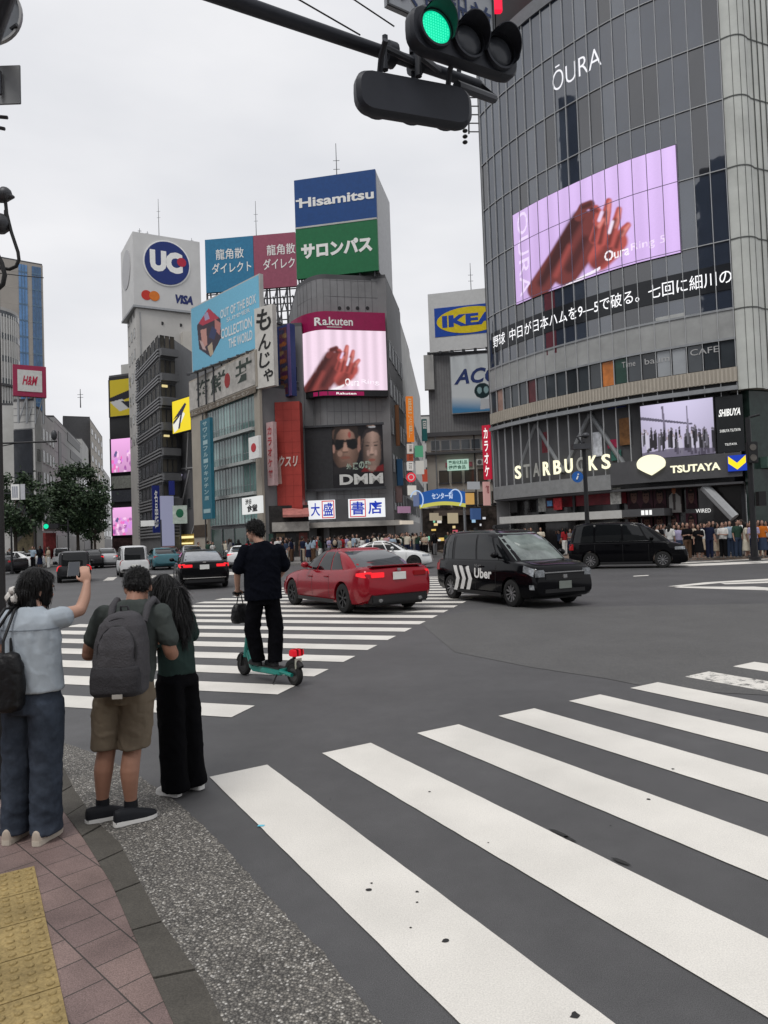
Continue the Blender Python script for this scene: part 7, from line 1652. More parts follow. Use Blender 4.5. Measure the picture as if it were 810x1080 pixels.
def put_rear(corner, ang, car, wi, sg):                # wheel contact point -> root location
    wx, wy = car.wh[wi], sg*car.hw*.9
    c, s_ = math.cos(ang), math.sin(ang)
    return (corner[0]-(c*wx-s_*wy), corner[1]-(s_*wx+c*wy), 0.0)
# red sedan, seen from behind at its left; brake light lit
car = sedan(4.65, 1.86, 1.44); ang = math.radians(90+31)
op = dict(lamps=[('taillight', .02, .34, .80, .93, RED_ON, dict(z0b=.84, z1b=.90)), ('headlight', 4.15, 4.52, .62, .70, HEADL, dict(z0b=.55, z1b=.62))], handles=[(1.75, .80), (2.62, .78)], gaps=[1.62, 2.52, 3.35],
          boxes=[('number_plate', (-.022, -.004, -.165, .165, .74, .905), PLATE, .004), ('rear_lamp_bar', (-.012, .05, -.70, -.38, .80, .91), RED_OFF, .01), ('rear_lamp_bar', (-.012, .05, .38, .70, .80, .91), RED_ON, .01), ('diffuser', (-.03, .35, -.72, .72, .24, .44), TRIM, .03),
                 ('exhaust_pipe', (-.05, .15, .45, .56, .27, .35), CHROME, .02), ('exhaust_pipe', (-.05, .15, -.56, -.45, .27, .35), CHROME, .02), ('emblem', (-.012, .02, -.05, .05, .925, .985), CHROME, .01), ('spoiler', (.06, .26, -.66, .66, 1.03, 1.055), REDP, .012)], rimmat=DRIM, spokes=7, rearglass=mat('rear_glass_grey', (.05, .055, .06), .04, var=0, spec=.8))
rl = Zp(364.5, 646.5)
car.build('red_sedan', 'deep red sedan crossing the stripes with its brake lamp lit', 'car', REDP, put_rear(rl, ang, car, 0, 1), ang, SEDW, op)
# black taxi with white chevrons and lettering
L = 4.4
top = [(0, .85), (.04, 1.0), (.2, 1.06), (1.5, 1.06), (3.25, 1.06), (3.45, 1.05), (3.9, 1.01), (4.2, .95), (4.34, .86), (L, .72)]; bot = [(0, .36), (.15, .26), (.6, .2), (L-.5, .2), (L-.1, .24), (L, .30)]
gh = dict(z=[(0, 1.0), (.5, 1.36), (.85, 1.63), (1, 1.70)], r=[(0, .03), (.5, .10), (.85, .24), (1, .46)], f=[(0, 3.72), (.5, 3.20), (.85, 2.74), (1, 2.50)], w=[(0, .93), (.5, .885), (.85, .80), (1, .70)])
taxi = Car(L, 1.695, top, bot, gh, (.78, 3.53), .315, nose=.86, tail=.90, shoulder=.08)
pr = Zp(478, 631.5); pf = Zp(548, 641); ang = math.atan2(pf[1]-pr[1], pf[0]-pr[0])
SCREEN = mat('windscreen_pale', (.16, .19, .18), .04, var=.5, scale=1.5, spec=.8)
op = dict(lamps=[('headlight', 4.0, 4.32, .80, .94, HEADL, dict(z0b=.70, z1b=.86)), ('fog_lamp', 4.2, 4.34, .42, .52, HEADL, {}), ('taillight', .02, .2, .75, 1.0, RED_OFF, {})], handles=[(1.55, .88), (2.35, .88)], gaps=[.95, 2.05, 2.95], mirror_x=3.1,
          boxes=[('grille', (L-.05, L+.012, -.52, .52, .60, .76), TRIM, .02), ('grille_bar', (L-.02, L+.022, -.54, .54, .765, .79), CHROME, .006), ('emblem', (L, L+.03, -.06, .06, .64, .73), CHROME, .02), ('lower_grille', (L-.06, L+.01, -.55, .55, .32, .44), TRIM, .02), ('number_plate', (L+.005, L+.024, -.165, .165, .42, .585), mat('plate_dim', (.20, .22, .20), .5, var=.1), .004),
                 ('headlight', (L-.14, L+.006, -.74, -.50, .66, .84), HEADL, .03), ('headlight', (L-.14, L+.006, .50, .74, .66, .84), HEADL, .03), ('roof_lamp', (1.9, 2.08, -.22, .22, 1.76, 1.87), mat('roof_lamp_black', (.02, .02, .022), .3), .03), ('antenna_fin', (.7, .85, -.02, .02, 1.74, 1.83), TRIM, .008)], screen=SCREEN, rimmat=mat('taxi_cap', (.34, .34, .35), .35, .6), spokes=10)
tx = taxi.build('black_taxi', 'black cab with three white chevrons on its flank turning across the stripes', 'taxi', BLKP, put_rear(pr, ang, taxi, 0, -1), ang, [(.16, .84, .32, .86), (.98, 2.02, 1.0, 1.96), (2.10, 3.02, 2.04, 2.55), (3.06, 3.42, 2.62, 2.66)], op)
mb = MB(); tx0 = 1.42
def tside(p, z, off=.007): return (p, -(taxi.side(p, z)+off), z)
v_, f_ = text2d('Uber', .03); mb.add([tside(2.02+.78*q[0], .60+.24*q[1]) for q in v_], f_); mb.build('lettering', PWHITE, tx, world=False)
v_, f_ = text2d('GO with', .0); mb = MB(); mb.add([tside(2.02+.30*q[0], .875+.055*q[1]) for q in v_], f_); mb.build('small_lettering', mat('grey_letter', (.25, .25, .25), .5), tx, world=False)
for k in range(3):
    x0 = .98+.30*k; mb = MB(); zz_ = [.27, .55, .83]; n = 6
    lf_ = []; rt_ = []
    for j in range(2*n+1):
        z = .26+.62*j/(2*n); dx = .17*(1-abs(j-n)/n); lf_.append((x0+dx, z)); rt_.append((x0+dx+.17, z))
    vs = [tside(*p) for p in lf_]+[tside(*p) for p in rt_]; mb.add(vs, [(j, 2*n+1+j, 2*n+2+j, j+1) for j in range(2*n)]); mb.build('chevron', PWHITE, tx, world=False)
# black minivan behind, heading right
L = 4.95
top = [(0, .9), (.04, 1.05), (.2, 1.12), (1.5, 1.12), (3.6, 1.12), (3.95, 1.10), (4.4, 1.03), (4.75, .92), (4.88, .80), (L, .66)]; bot = [(0, .36), (.15, .24), (.6, .18), (L-.5, .18), (L-.1, .2), (L, .26)]
gh = dict(z=[(0, 1.05), (.5, 1.48), (.85, 1.82), (1, 1.88)], r=[(0, .03), (.5, .12), (.85, .26), (1, .46)], f=[(0, 4.30), (.5, 3.72), (.85, 3.15), (1, 2.85)], w=[(0, .94), (.5, .89), (.85, .81), (1, .72)])
mv = Car(L, 1.85, top, bot, gh, (.95, 3.95), .345, nose=.84, tail=.90, shoulder=.08)
pr = Zp(625, 600); pf = Zp(698, 599); ang = math.atan2(pf[1]-pr[1], pf[0]-pr[0])
mvo = mv.build('black_minivan', 'long black minivan driving right before the waiting crowd', 'van', BLKP, put_rear(pr, ang, mv, 0, -1), ang, [(.2, 1.1, .4, 1.12), (1.18, 2.3, 1.2, 2.28), (2.38, 3.35, 2.34, 2.95), (3.42, 3.9, 3.02, 3.1)], dict(lamps=[('headlight', 4.45, 4.85, .74, .86, HEADL, {}), ('taillight', .02, .22, .8, 1.05, RED_OFF, {})], handles=[(2.1, .95), (2.55, .95)], gaps=[1.15, 2.33, 3.4], boxes=[('grille', (L-.06, L+.01, -.55, .55, .4, .62), CHROME, .02), ('chrome_strip', (1.2, 3.4, -.935, -.927, 1.115, 1.135), CHROME, 0)], spokes=10))
# white car beyond the red sedan, nose to the right
wc = sedan(4.6, 1.84, 1.46); p0 = np.array(Zp(392, 601)); ang = math.radians(-6)
wc.build('white_car', 'white car with dark windows beyond the red sedan', 'car', WHTP, (float(p0[0])-1.5, float(p0[1])+.5, 0), ang, SEDW, dict(lamps=[('headlight', 4.15, 4.5, .62, .72, HEADL, {}), ('taillight', .02, .3, .82, .93, RED_OFF, {})], handles=[(1.75, .8), (2.62, .78)], gaps=[1.62, 2.52, 3.35], rimmat=DRIM))
mvo.scale = (.94, 1, 1)
# black sedan going away on the left
bs_ = sedan(4.9, 1.85, 1.42); ang = math.radians(90+19); pp = Zp(238, 618.5)
bs_.build('black_sedan', 'black sedan with red tail lamps driving away beyond the stripes', 'car', BLKP, put_rear(pp, ang, bs_, 0, -1), ang, SEDW, dict(lamps=[('taillight', .02, .36, .78, .93, RED_ON, dict(z0b=.86, z1b=.92)), ('headlight', 4.3, 4.7, .62, .72, HEADL, {})], handles=[(1.75, .8)], gaps=[1.62, 2.52],
           boxes=[('number_plate', (-.022, -.004, -.165, .165, .72, .885), PLATE, .004), ('rear_lamp_bar', (-.012, .05, -.74, -.42, .80, .90), RED_ON, .01), ('rear_lamp_bar', (-.012, .05, .42, .74, .80, .90), RED_ON, .01), ('emblem', (-.012, .02, -.06, .06, .95, 1.0), CHROME, .01), ('chrome_strip', (-.02, .02, -.75, .75, .40, .425), CHROME, .005), ('diffuser', (-.03, .3, -.7, .7, .24, .36), TRIM, .02)], rearglass=mat('rear_glass_pale', (.22, .23, .25), .05, var=.2, spec=.8)))
# small vans and cars farther up the left street
def boxvan(L, W, Hh): 
    b = Hh*.55
    top = [(0, b*.9), (.04, b*.98), (.2, b+.02), (L-.9, b+.02), (L-.5, b), (L-.2, b*.9), (L, b*.66)]; bot = [(0, .34), (.15, .24), (.5, .2), (L-.5, .2), (L, .27)]
    gh = dict(z=[(0, b-.05), (.5, Hh*.77), (.85, Hh*.95), (1, Hh*.975)], r=[(0, .02), (.5, .06), (.85, .14), (1, .3)], f=[(0, L-.35), (.5, L-.7), (.85, L-1.05), (1, L-1.3)], w=[(0, .95), (.5, .92), (.85, .86), (1, .78)])
    return Car(L, W, top, bot, gh, (.62, L-.65), .27, nose=.86, tail=.92, shoulder=.07)
KW = lambda L: [(.2, L*.33, .25, L*.33), (L*.36, L*.58, L*.36, L*.56), (L*.61, L*.80, L*.59, L*.68)]
def van_opts(L, Hh, m, lit=False, pl=PLATE): return dict(lamps=[('taillight', .02, .12, Hh*.38, Hh*.55, RED_ON if lit else RED_OFF, {}), ('headlight', L-.4, L-.08, Hh*.36, Hh*.44, HEADL, {})], boxes=[('number_plate', (-.022, -.004, -.165, .165, Hh*.30, Hh*.30+.165), pl, .004), ('bumper', (-.05, .15, -.62, .62, .30, .42), m, .02)], gaps=[L*.34, L*.6])
v1 = boxvan(3.5, 1.5, 1.62); pp = Zp(137.5, 608.5); ang = math.radians(90+24)
v1.build('white_van', 'small white van seen from behind on the left street', 'van', VANP, (float(pp[0])+.25, float(pp[1]), 0), ang, KW(3.5), van_opts(3.5, 1.62, TRIM))
v2 = boxvan(3.4, 1.52, 1.48); pp = Zp(78.5, 614.5); ang = math.radians(90+24)
v2.build('dark_hatchback', 'small dark hatchback with red tail lamps by the raised phone', 'car', DKGP, (float(pp[0]), float(pp[1]), 0), ang, KW(3.4), van_opts(3.4, 1.48, DKGP, True))
tc_ = sedan(4.3, 1.75, 1.42); pp = Zp(160, 602); tc_.build('teal_car', 'pale teal car behind the small white van', 'car', TEALP, (float(pp[0])+.9, float(pp[1])+.5, 0), math.radians(90+28), SEDW, dict(lamps=[('headlight', 3.9, 4.2, .6, .7, HEADL, {}), ('taillight', .02, .3, .8, .92, RED_OFF, {})], gaps=[1.6, 2.5]))
far = [(112, 599, SLVP, 'silver car far up the left street beside the white van', 110, 1.5), (65, 597, WHTP, 'white car waiting behind the dark hatchback', 112, 1.45), (97, 600, DKGP, 'dark grey car ahead of the dark hatchback', 114, 1.45), (42, 600, WHTP, 'white car partly behind the raised hair of the woman', 170, 1.45), (180, 597, mat('wine_paint', (.12, .02, .03), .3, var=.05, coat=1), 'wine red car far behind the black sedan', 112, 1.45), (22, 605, DKGP, 'dark car at the far left kerb', 165, 1.45), (205, 596, SLVP, 'silver car just showing over the roof of the black sedan', 112, 1.5)]
for x, y, m, lab, a, hh in far:
    k = sedan(4.4, 1.75, hh) if m is not WHTP or x < 50 else boxvan(3.6, 1.5, 1.6); pp = Zp(x, y)
    k.build('distant_car', lab, 'car', m, (float(pp[0]), float(pp[1]), 0), math.radians(a), SEDW if k.L > 4 else KW(3.6), dict(lamps=[('taillight', .02, .25, .8, .92, RED_ON if x in (97, 112) else RED_OFF, {}), ('headlight', k.L-.4, k.L-.08, .62, .7, HEADL, {})]), group='cars on the left street')
q = Zp(203, 600); k = sedan(4.5, 1.8, 1.4); k.build('white_sedan', 'white car glimpsed between the rider and the black sedan', 'car', WHTP, (float(q[0])+3.6, float(q[1])-2.2, 0), math.radians(100), SEDW, dict(lamps=[('taillight', .02, .25, .8, .92, RED_ON, {}), ('headlight', 4.1, 4.4, .62, .7, HEADL, {})]))
# ================================================================ PEOPLE
SKIN = mat('skin_light', (.46, .27, .20), .55, var=.08, scale=8); SKINT = mat('skin_tan', (.30, .155, .105), .55, var=.08, scale=8)
def cloth(n, c, var=.12): return mat('cloth_'+n, c, .88, var=var, scale=7, bump=.16, bscale=420, spec=.05)
def hairmat(n, c):
    m = mat(n, c, .38, var=.3, scale=30, spec=.25); nt = m.node_tree; b = nt.nodes['Principled BSDF']; L = nt.links.new
    t = nt.nodes.new('ShaderNodeTexCoord'); g = nt.nodes.new('ShaderNodeMapping'); g.inputs['Scale'].default_value = (170, 170, 9); z = nt.nodes.new('ShaderNodeTexNoise'); z.inputs['Scale'].default_value = 1.0; z.inputs['Detail'].default_value = 3
    L(t.outputs['Object'], g.inputs['Vector']); L(g.outputs[0], z.inputs['Vector']); p = nt.nodes.new('ShaderNodeBump'); p.inputs['Strength'].default_value = .9; p.inputs['Distance'].default_value = .01; L(z.outputs['Fac'], p.inputs['Height']); L(p.outputs[0], b.inputs['Normal'])
    return m
HAIRB = hairmat('hair_black', (.0035, .0032, .0034)); HAIRBR = hairmat('hair_brown', (.03, .018, .012))
def soft(mb, name, m, parent, vox, it=4, wr=0.0, seed=0, fr=9.0, fold=None):
    """one continuous skin over everything in mb"""
    me = bpy.data.meshes.new(name); me.from_pydata(mb.v, [], mb.f); o = bpy.data.objects.new(name, me); COL.objects.link(o)
    r = o.modifiers.new('r', 'REMESH'); r.mode = 'VOXEL'; r.voxel_size = vox; r.use_smooth_shade = True
    if it: s = o.modifiers.new('s', 'SMOOTH'); s.factor = .5; s.iterations = it
    me2 = bpy.data.meshes.new_from_object(o.evaluated_get(bpy.context.evaluated_depsgraph_get())); o.modifiers.clear(); o.data = me2; bpy.data.meshes.remove(me)
    if wr:
        off = Vector((seed*3.7, seed*1.3, 0)); nn = [v.normal.copy() for v in me2.vertices]
        for v, n in zip(me2.vertices, nn):
            p = v.co; w = mnoise.noise(Vector((p.x*fr, p.y*fr, p.z*fr*.55))+off)+.5*mnoise.noise(Vector((p.x*fr*2.3, p.y*fr*2.3, p.z*fr*1.2))+off*2)
            ridge = (1-abs(mnoise.noise(Vector((p.x*fr*.9+p.z*4, p.y*fr*.9, p.z*fr*.5-p.x*3))+off*3)))**4
            q = Vector((p.x*fr*.8+p.z*fr*.55, p.y*fr*.8, p.z*fr*.5-p.x*fr*.5))+off*5
            r2 = (1-abs(mnoise.noise(q)))**7-(1-abs(mnoise.noise(q*1.9+off)))**6*.5
            v.co += n*(w*wr*.42+ridge*wr*.8+r2*wr*.7+(fold(p) if fold else 0))
        me2.update()
    me2.materials.append(m); me2.polygons.foreach_set('use_smooth', [True]*len(me2.polygons)); o.name = name
    o.parent = parent
    return o
def ring(c, rx, ry, n=18, rz=0.0, tx=0.0, sq=1.0):
    out = []
    for k in range(n):
        a = 2*math.pi*k/n; ca, sa = math.cos(a), math.sin(a)
        x = rx*math.copysign(abs(ca)**sq, ca); y = ry*math.copysign(abs(sa)**sq, sa)
        out.append((c[0]+x*math.cos(rz)-y*math.sin(rz), c[1]+x*math.sin(rz)+y*math.cos(rz), c[2]+x*tx))
    return out
def limb(mb, pts, rs, n=12):
    P_ = [Vector(p) for p in pts]; q = []; r = []
    for i in range(len(P_)-1):
        for k in range(4): t = k/4; q.append(P_[i].lerp(P_[i+1], t)); r.append(rs[i]+(rs[i+1]-rs[i])*t)
    q.append(P_[-1]); r.append(rs[-1])
    for _ in range(2):                                  # round the joints a little
        q = [q[0]]+[q[i]*.5+(q[i-1]+q[i+1])*.25 for i in range(1, len(q)-1)]+[q[-1]]
    mb.tube(q, r, n); mb.ball(q[0], r[0]*.98, 10, 6); mb.ball(q[-1], r[-1]*.98, 10, 6)
def rotm(yaw, pitch=0.0, roll=0.0): return Matrix.Rotation(yaw, 3, 'Z') @ Matrix.Rotation(pitch, 3, 'X') @ Matrix.Rotation(roll, 3, 'Y')
def head_skin(mb, c, R, k=1.0):
    """skull, jaw, nose, lips, brow, ears; c is the centre of the skull"""
    c = Vector(c); T = lambda x, y, z: c+R @ Vector((x*k, y*k, z*k)); B = lambda p, r, n=12, q=8: mb.ball(T(*p), tuple(v*k for v in r), n, q, rot=R)
    B((0, -.008, .02), (.074, .094, .098), 16, 12); B((0, .030, -.035), (.060, .062, .085), 14, 10); B((0, .055, -.095), (.030, .028, .028))
    B((0, .092, -.008), (.011, .014, .028)); B((0, .104, -.026), (.015, .014, .012)); B((0, .078, .030), (.052, .018, .014)); B((0, .088, -.058), (.024, .012, .010)); B((-.032, .072, -.018), (.026, .02, .024)); B((.032, .072, -.018), (.026, .02, .024))
    for s in (-1, 1): B((s*.076, -.005, -.008), (.010, .022, .032), 10, 6)
def face_bits(c, R, parent, k=1.0, m=None):
    c = Vector(c); mb = MB()
    for s in (-1, 1): mb.ball(c+R @ Vector((s*.031*k, .083*k, .006*k)), (.014*k, .007*k, .0065*k), 8, 6, rot=R)
    mb.build('eyes', mat('eye_dark', (.02, .015, .012), .3, var=0), parent, 60, world=False)
    mb = MB()
    for s in (-1, 1): mb.ball(c+R @ Vector((s*.034*k, .088*k, .032*k)), (.020*k, .006*k, .004*k), 8, 6, rot=R)
    mb.build('eyebrows', m or HAIRB, parent, 60, world=False)
    MB().ball(c+R @ Vector((0, .094*k, -.058*k)), (.022*k, .007*k, .006*k), 8, 6, rot=R).build('lips', mat('lips', (.36, .13, .11), .5, var=0), parent, 60, world=False)
def hand(mb, w, d, up, k=1.0, curl=.5, side=1, thumb=.6):
    """palm, four bent fingers of different length, thumb from the side of the palm. d: along the hand, up: back of the hand"""
    w = Vector(w); d = Vector(d).normalized(); up = Vector(up); up = (up-d*up.dot(d)).normalized(); s = d.cross(up)*side
    pc = w+d*.045*k; R = Matrix((s, d, up)).transposed(); mb.ball(pc, (.040*k, .052*k, .017*k), 12, 8, rot=R); mb.ball(w+d*.005*k, (.027*k, .03*k, .02*k), 10, 6, rot=R)
    for i, (off, ln) in enumerate(((.029, .070), (.010, .078), (-.010, .073), (-.028, .058))):
        p = w+d*.085*k+s*off*k; q = [w+d*.05*k+s*off*.8*k, p]; a = 0; dd = d
        for seg, f in enumerate((.45, .32, .25)):
            a = curl*(.7+.55*seg)*(1+.06*i); dd = (d*math.cos(a)-up*math.sin(a)); p = p+dd*ln*f*k; q.append(p)
        mb.tube(q, [.0088*k, .0085*k, .008*k, .0072*k, .006*k], 8); mb.ball(q[-1], .006*k, 8, 5)
    b = w+d*.025*k+s*.03*k; t1 = b+(s*.75+d*.6-up*.25).normalized()*.038*k; t2 = t1+(s*(.55-thumb*.5)+d*.9-up*thumb).normalized()*.032*k
    mb.tube([b, t1, t2], [.0125*k, .010*k, .0075*k], 8); mb.ball(t2, .0075*k, 8, 5)
def shoe(parent, heel, dr, z, L, mu, ms, w=.047, hi=.09):
    d = Vector((dr[0], dr[1], 0)).normalized(); s = Vector((d.y, -d.x, 0)); h = Vector((heel[0], heel[1], z))
    def rg(t, wd, z0, z1): c = h+d*L*t; return [c-s*wd+Vector((0, 0, z0)), c+s*wd+Vector((0, 0, z0)), c+s*wd*.97+Vector((0, 0, z1)), c-s*wd*.97+Vector((0, 0, z1))]
    pr = ((-.01, .018), (.02, .030), (.15, .036), (.4, .036), (.68, .049), (.85, .044), (.96, .028), (1.0, .012)); k = w/.047
    so = MB(); so.loft([rg(t, wd*k, 0, .036 if t < .3 else .030) for t, wd in pr]); sole = so.build('shoe_sole', ms, parent, 40, world=False, bevel=.004)
    up = MB(); hs = (.080, hi, hi*1.05, hi*1.0, .075, .058, .046, .036); rr = []
    for (t, wd), z1 in zip(pr, hs):
        c = h+d*L*min(max(t, 0.0), .985); q = []
        for a in np.linspace(0, math.pi, 9): q.append(c+s*wd*k*.94*math.cos(a)+Vector((0, 0, .024+(z1-.024)*math.sin(a)**.7)))
        rr.append(q)
    up.loft(rr); o = up.build('shoe', mu, parent, 60, world=False); return o
def strands(o, n, ln, out, seed, wd=.0032, swirl=.25):
    """thin locks of hair laid over the hair mesh so the outline breaks up"""
    me = o.data; rr = random.Random(seed); ps = me.polygons; vs = [tuple(v.co) for v in me.vertices]; fs = [tuple(p.vertices) for p in ps]
    for _ in range(n):
        p = ps[rr.randrange(len(ps))]; c = p.center.copy(); nn = p.normal.copy()
        d = (Vector((rr.gauss(0, swirl), rr.gauss(0, swirl), -1))-nn*nn.dot(Vector((0, 0, -1)))*.85+nn*out*rr.uniform(.3, 1.4)).normalized(); l = ln*rr.uniform(.5, 1.3); s = d.cross(nn)
        if s.length < 1e-4: continue
        s.normalize(); w = wd*rr.uniform(.6, 1.3); b = len(vs); q = c+nn*.002; m_ = q+d*l*.55+nn*.004; e_ = q+d*l-nn*.004
        vs += [tuple(q-s*w), tuple(q+s*w), tuple(m_+s*w*.8), tuple(m_-s*w*.8), tuple(e_)]; fs += [(b, b+1, b+2, b+3), (b+3, b+2, b+4)]
    m2 = bpy.data.meshes.new('hair'); m2.from_pydata(vs, [], fs); m2.materials.append(me.materials[0]); m2.polygons.foreach_set('use_smooth', [True]*len(m2.polygons)); o.data = m2; bpy.data.meshes.remove(me)
# ---------------------------------------------------------------- woman with the raised phone
base = (-2.10, 4.17, KZ)
w1 = thing('person', 'woman in pale blue blouse and wide jeans raising a phone at the left edge', 'person', base, math.radians(-8)); w1.scale = (.90, .95, .97)
mb = MB(); hc = (.012, .075, 1.475); R = rotm(math.radians(-30), math.radians(-8), math.radians(6)); head_skin(mb, hc, R, 1.0)
limb(mb, [(.04, .02, 1.30), (.018, .05, 1.40)], [.055, .048]); mb.loft([ring((.04, 0, z), rx, ry) for z, rx, ry in ((1.0, .12, .09), (1.2, .15, .10), (1.30, .13, .08), (1.345, .06, .055))])
sh = (.205, .02, 1.315); el = (.268, .15, 1.335); wr_ = (.268, .235, 1.495)
limb(mb, [sh, el], [.046, .037]); limb(mb, [el, (.275, .20, 1.41), wr_], [.038, .036, .024]); hand(mb, wr_, (-.25, .12, 1), (.45, -.9, .1), .92, .75, -1, .9)
limb(mb, [(-.14, .0, 1.30), (-.20, -.01, 1.07), (-.17, .17, 1.02)], [.045, .038, .026]); hand(mb, (-.17, .17, 1.02), (.1, 1, .1), (0, -.2, 1), .9, 1.1)
for s in (-.085, .095): limb(mb, [(s, 0, .5), (s, 0, .08)], [.05, .036])
soft(mb, 'body', SKIN, w1, .0065, 4); face_bits(hc, R, w1)
mb = MB(); T = lambda x, y, z: Vector(hc)+R @ Vector((x, y, z))
mb.ball(T(0, -.018, .030), (.088, .106, .106), 18, 12, rot=R); mb.ball(T(0, -.06, -.02), (.080, .07, .085), 14, 10, rot=R); mb.ball(T(-.072, .02, -.01), (.018, .045, .08), 10, 8, rot=R); mb.ball(T(.074, .03, -.005), (.016, .040, .085), 10, 8, rot=R); mb.ball(T(0, .05, .085), (.06, .04, .03), 12, 8, rot=R)
mb.ball(T(-.035, -.115, -.085), (.040, .035, .040), 12, 8, rot=R); mb.ball(T(.07, -.05, -.09), (.02, .03, .05), 10, 6, rot=R); limb(mb, [T(.072, .05, -.03), T(.075, .045, -.12)], [.008, .004], 6); limb(mb, [T(-.02, -.08, -.10), T(-.01, -.085, -.20)], [.012, .004], 6)
strands(soft(mb, 'hair', HAIRB, w1, .008, 2, .003, 3, 26), 1100, .055, .05, 1, .003, .12)
mb = MB(); cc = T(-.05, -.115, -.055)
for k in range(14): a = 2*math.pi*k/14; mb.ball(cc+R @ Vector((.046*math.cos(a), .010*math.sin(3*a), .034*math.sin(a))), (.026, .022, .024), 10, 7)
soft(mb, 'scrunchie', mat('scrunchie_white', (.62, .60, .57), .8, var=.1, bump=.4, bscale=60), w1, .006, 1, .004, 4, 40)
BL = cloth('pale_blue', (.37, .415, .46), .10)
mb = MB(); mb.loft([ring((.035+.0*z, -.012, z), rx, ry, 22) for z, rx, ry in ((.885, .195, .145), (.95, .190, .142), (1.08, .182, .135), (1.20, .182, .130), (1.28, .178, .115), (1.325, .150, .095), (1.355, .095, .075), (1.375, .065, .06))])
limb(mb, [(.165, .0, 1.295), (.215, .055, 1.305)], [.066, .066]); limb(mb, [(-.11, 0, 1.30), (-.175, -.005, 1.22)], [.07, .068])
soft(mb, 'blouse', BL, w1, .0075, 4, .0055, 1, 8, lambda p: .0045*math.sin(p.x*95+2*math.sin(p.z*9))*math.exp(-((1.235-p.z)/.13)**2)*(1 if p.z < 1.245 else 0)*(1 if abs(p.x) < .2 else 0))
mb = MB(); mb.loft([ring((.035, -.016, z), rx, ry, 26) for z, rx, ry in ((1.245, .187, .131), (1.252, .188, .132))], cap=False); mb.build('yoke_seam', cloth('blue_seam', (.22, .25, .29)), w1, 60, world=False)
JE = cloth('denim', (.050, .062, .085), .35); mb = MB(); mb.loft([ring((.03, -.005, z), rx, ry, 22) for z, rx, ry in ((.93, .160, .125), (.86, .172, .135), (.76, .182, .14))])
for s, fx in ((-.06, -.10), (.12, .105)):
    mb.loft([ring((s+(fx-s)*t, -.005, z), rx, ry, 18) for t, z, rx, ry in ((0, .82, .090, .12), (.1, .70, .095, .115), (.5, .45, .090, .10), (.8, .22, .086, .094), (1, .045, .088, .10))])
soft(mb, 'jeans', JE, w1, .0085, 4, .008, 6, 8, lambda p: .0016*math.sin(p.z*85+3*math.sin(p.x*14))*math.exp(-((p.z-.12)/.11)**2)+.0014*math.sin(p.z*70+p.x*25)*math.exp(-((p.z-.48)/.08)**2))
mb = MB(); mb.loft([ring((.03, -.005, z), .163, .128, 26) for z in (.885, .915)], cap=False); mb.build('waistband', cloth('denim_dark', (.03, .036, .045)), w1, 60, world=False)
for s, dx in ((-.10, -.05), (.105, .03)): shoe(w1, (s-dx*.0, -.115), (dx*.6, 1), .0, .245, mat('shoe_cream', (.42, .36, .30), .7, var=.1), mat('sole_cream', (.50, .45, .38), .7, var=.1))
ph = thing('phone', 'black phone held up by the woman in the blue blouse', 'phone', (0, 0, 0)); hp = w1.matrix_basis if False else (Matrix.Translation(Vector(base)) @ Matrix.Rotation(math.radians(-8), 4, 'Z') @ Matrix.Diagonal((.90, .95, .97, 1)))
c = hp @ Vector((.150, .27, 1.585)); ph.location = c; ph.rotation_euler = (math.radians(-35), 0, math.radians(14)); ph.scale = (.9, .9, .72); MB().box(-.037, .037, -.004, .004, -.075, .075).build('phone_body', mat('phone_black', (.02, .021, .024), .25, var=0), ph, world=False, bevel=.003)
MB().box(-.034, .034, -.0052, -.0045, -.071, .071).build('screen', emat('phone_screen', (.03, .035, .045), .7), ph, world=False)
# her tote bag
tb2 = thing('tote_bag', 'large black tote bag hanging from the shoulder of the woman in the blue blouse', 'bag', tuple(hp @ Vector((-.075, -.20, .86))), math.radians(-8)); LEA = mat('bag_black', (.006, .006, .007), .45, var=.2, bump=.3, bscale=30)
mb = MB(); mb.loft([ring((0, 0, z), rx, ry, 20, sq=.6) for z, rx, ry in ((-.06, .13, .05), (-.03, .155, .065), (.08, .165, .06), (.20, .155, .045), (.26, .135, .03))]); o = soft(mb, 'bag_body', LEA, tb2, .009, 3, .009, 8, 9)
for dy in (-.035, .03):
    mb = MB(); mb.tube([(-.08, dy, .20), (-.06, dy+.03, .35), (-.01, dy+.13, .50), (.02, .17, .505), (.05, dy+.13, .49), (.05, dy+.03, .33), (.07, dy, .20)], .0085, 8); mb.build('strap', LEA, tb2, 60, world=False)
# ---------------------------------------------------------------- man with the backpack
base = (-1.70, 4.46, .005)
m1 = thing('person', 'man with a grey backpack, dark green tee and khaki shorts standing at the kerb', 'person', base, 0); m1.scale = (1, 1, .97)
mb = MB(); hc = (.115, .085, 1.462); R = rotm(math.radians(24), math.radians(-28), math.radians(-4)); head_skin(mb, hc, R, 1.0); limb(mb, [(.125, -.01, 1.33), (.12, .04, 1.42)], [.064, .058])
mb.loft([ring((.11, 0, z), rx, ry) for z, rx, ry in ((1.0, .13, .10), (1.2, .16, .10), (1.32, .14, .08), (1.38, .06, .06))])
limb(mb, [(-.075, .0, 1.30), (-.165, -.01, 1.09), (-.175, .02, 1.045)], [.05, .043, .041]); limb(mb, [(-.175, .0, 1.05), (-.06, .20, 1.06)], [.041, .028]); hand(mb, (-.06, .20, 1.06), (.5, .85, .05), (0, -.1, 1), 1.0, .9)
limb(mb, [(.285, .0, 1.30), (.335, .0, 1.06), (.34, .03, 1.03)], [.05, .043, .042]); limb(mb, [(.34, .02, 1.04), (.24, .20, 1.10)], [.041, .028]); hand(mb, (.24, .20, 1.10), (-.6, .8, .15), (.2, -.1, 1), 1.0, .9, -1)
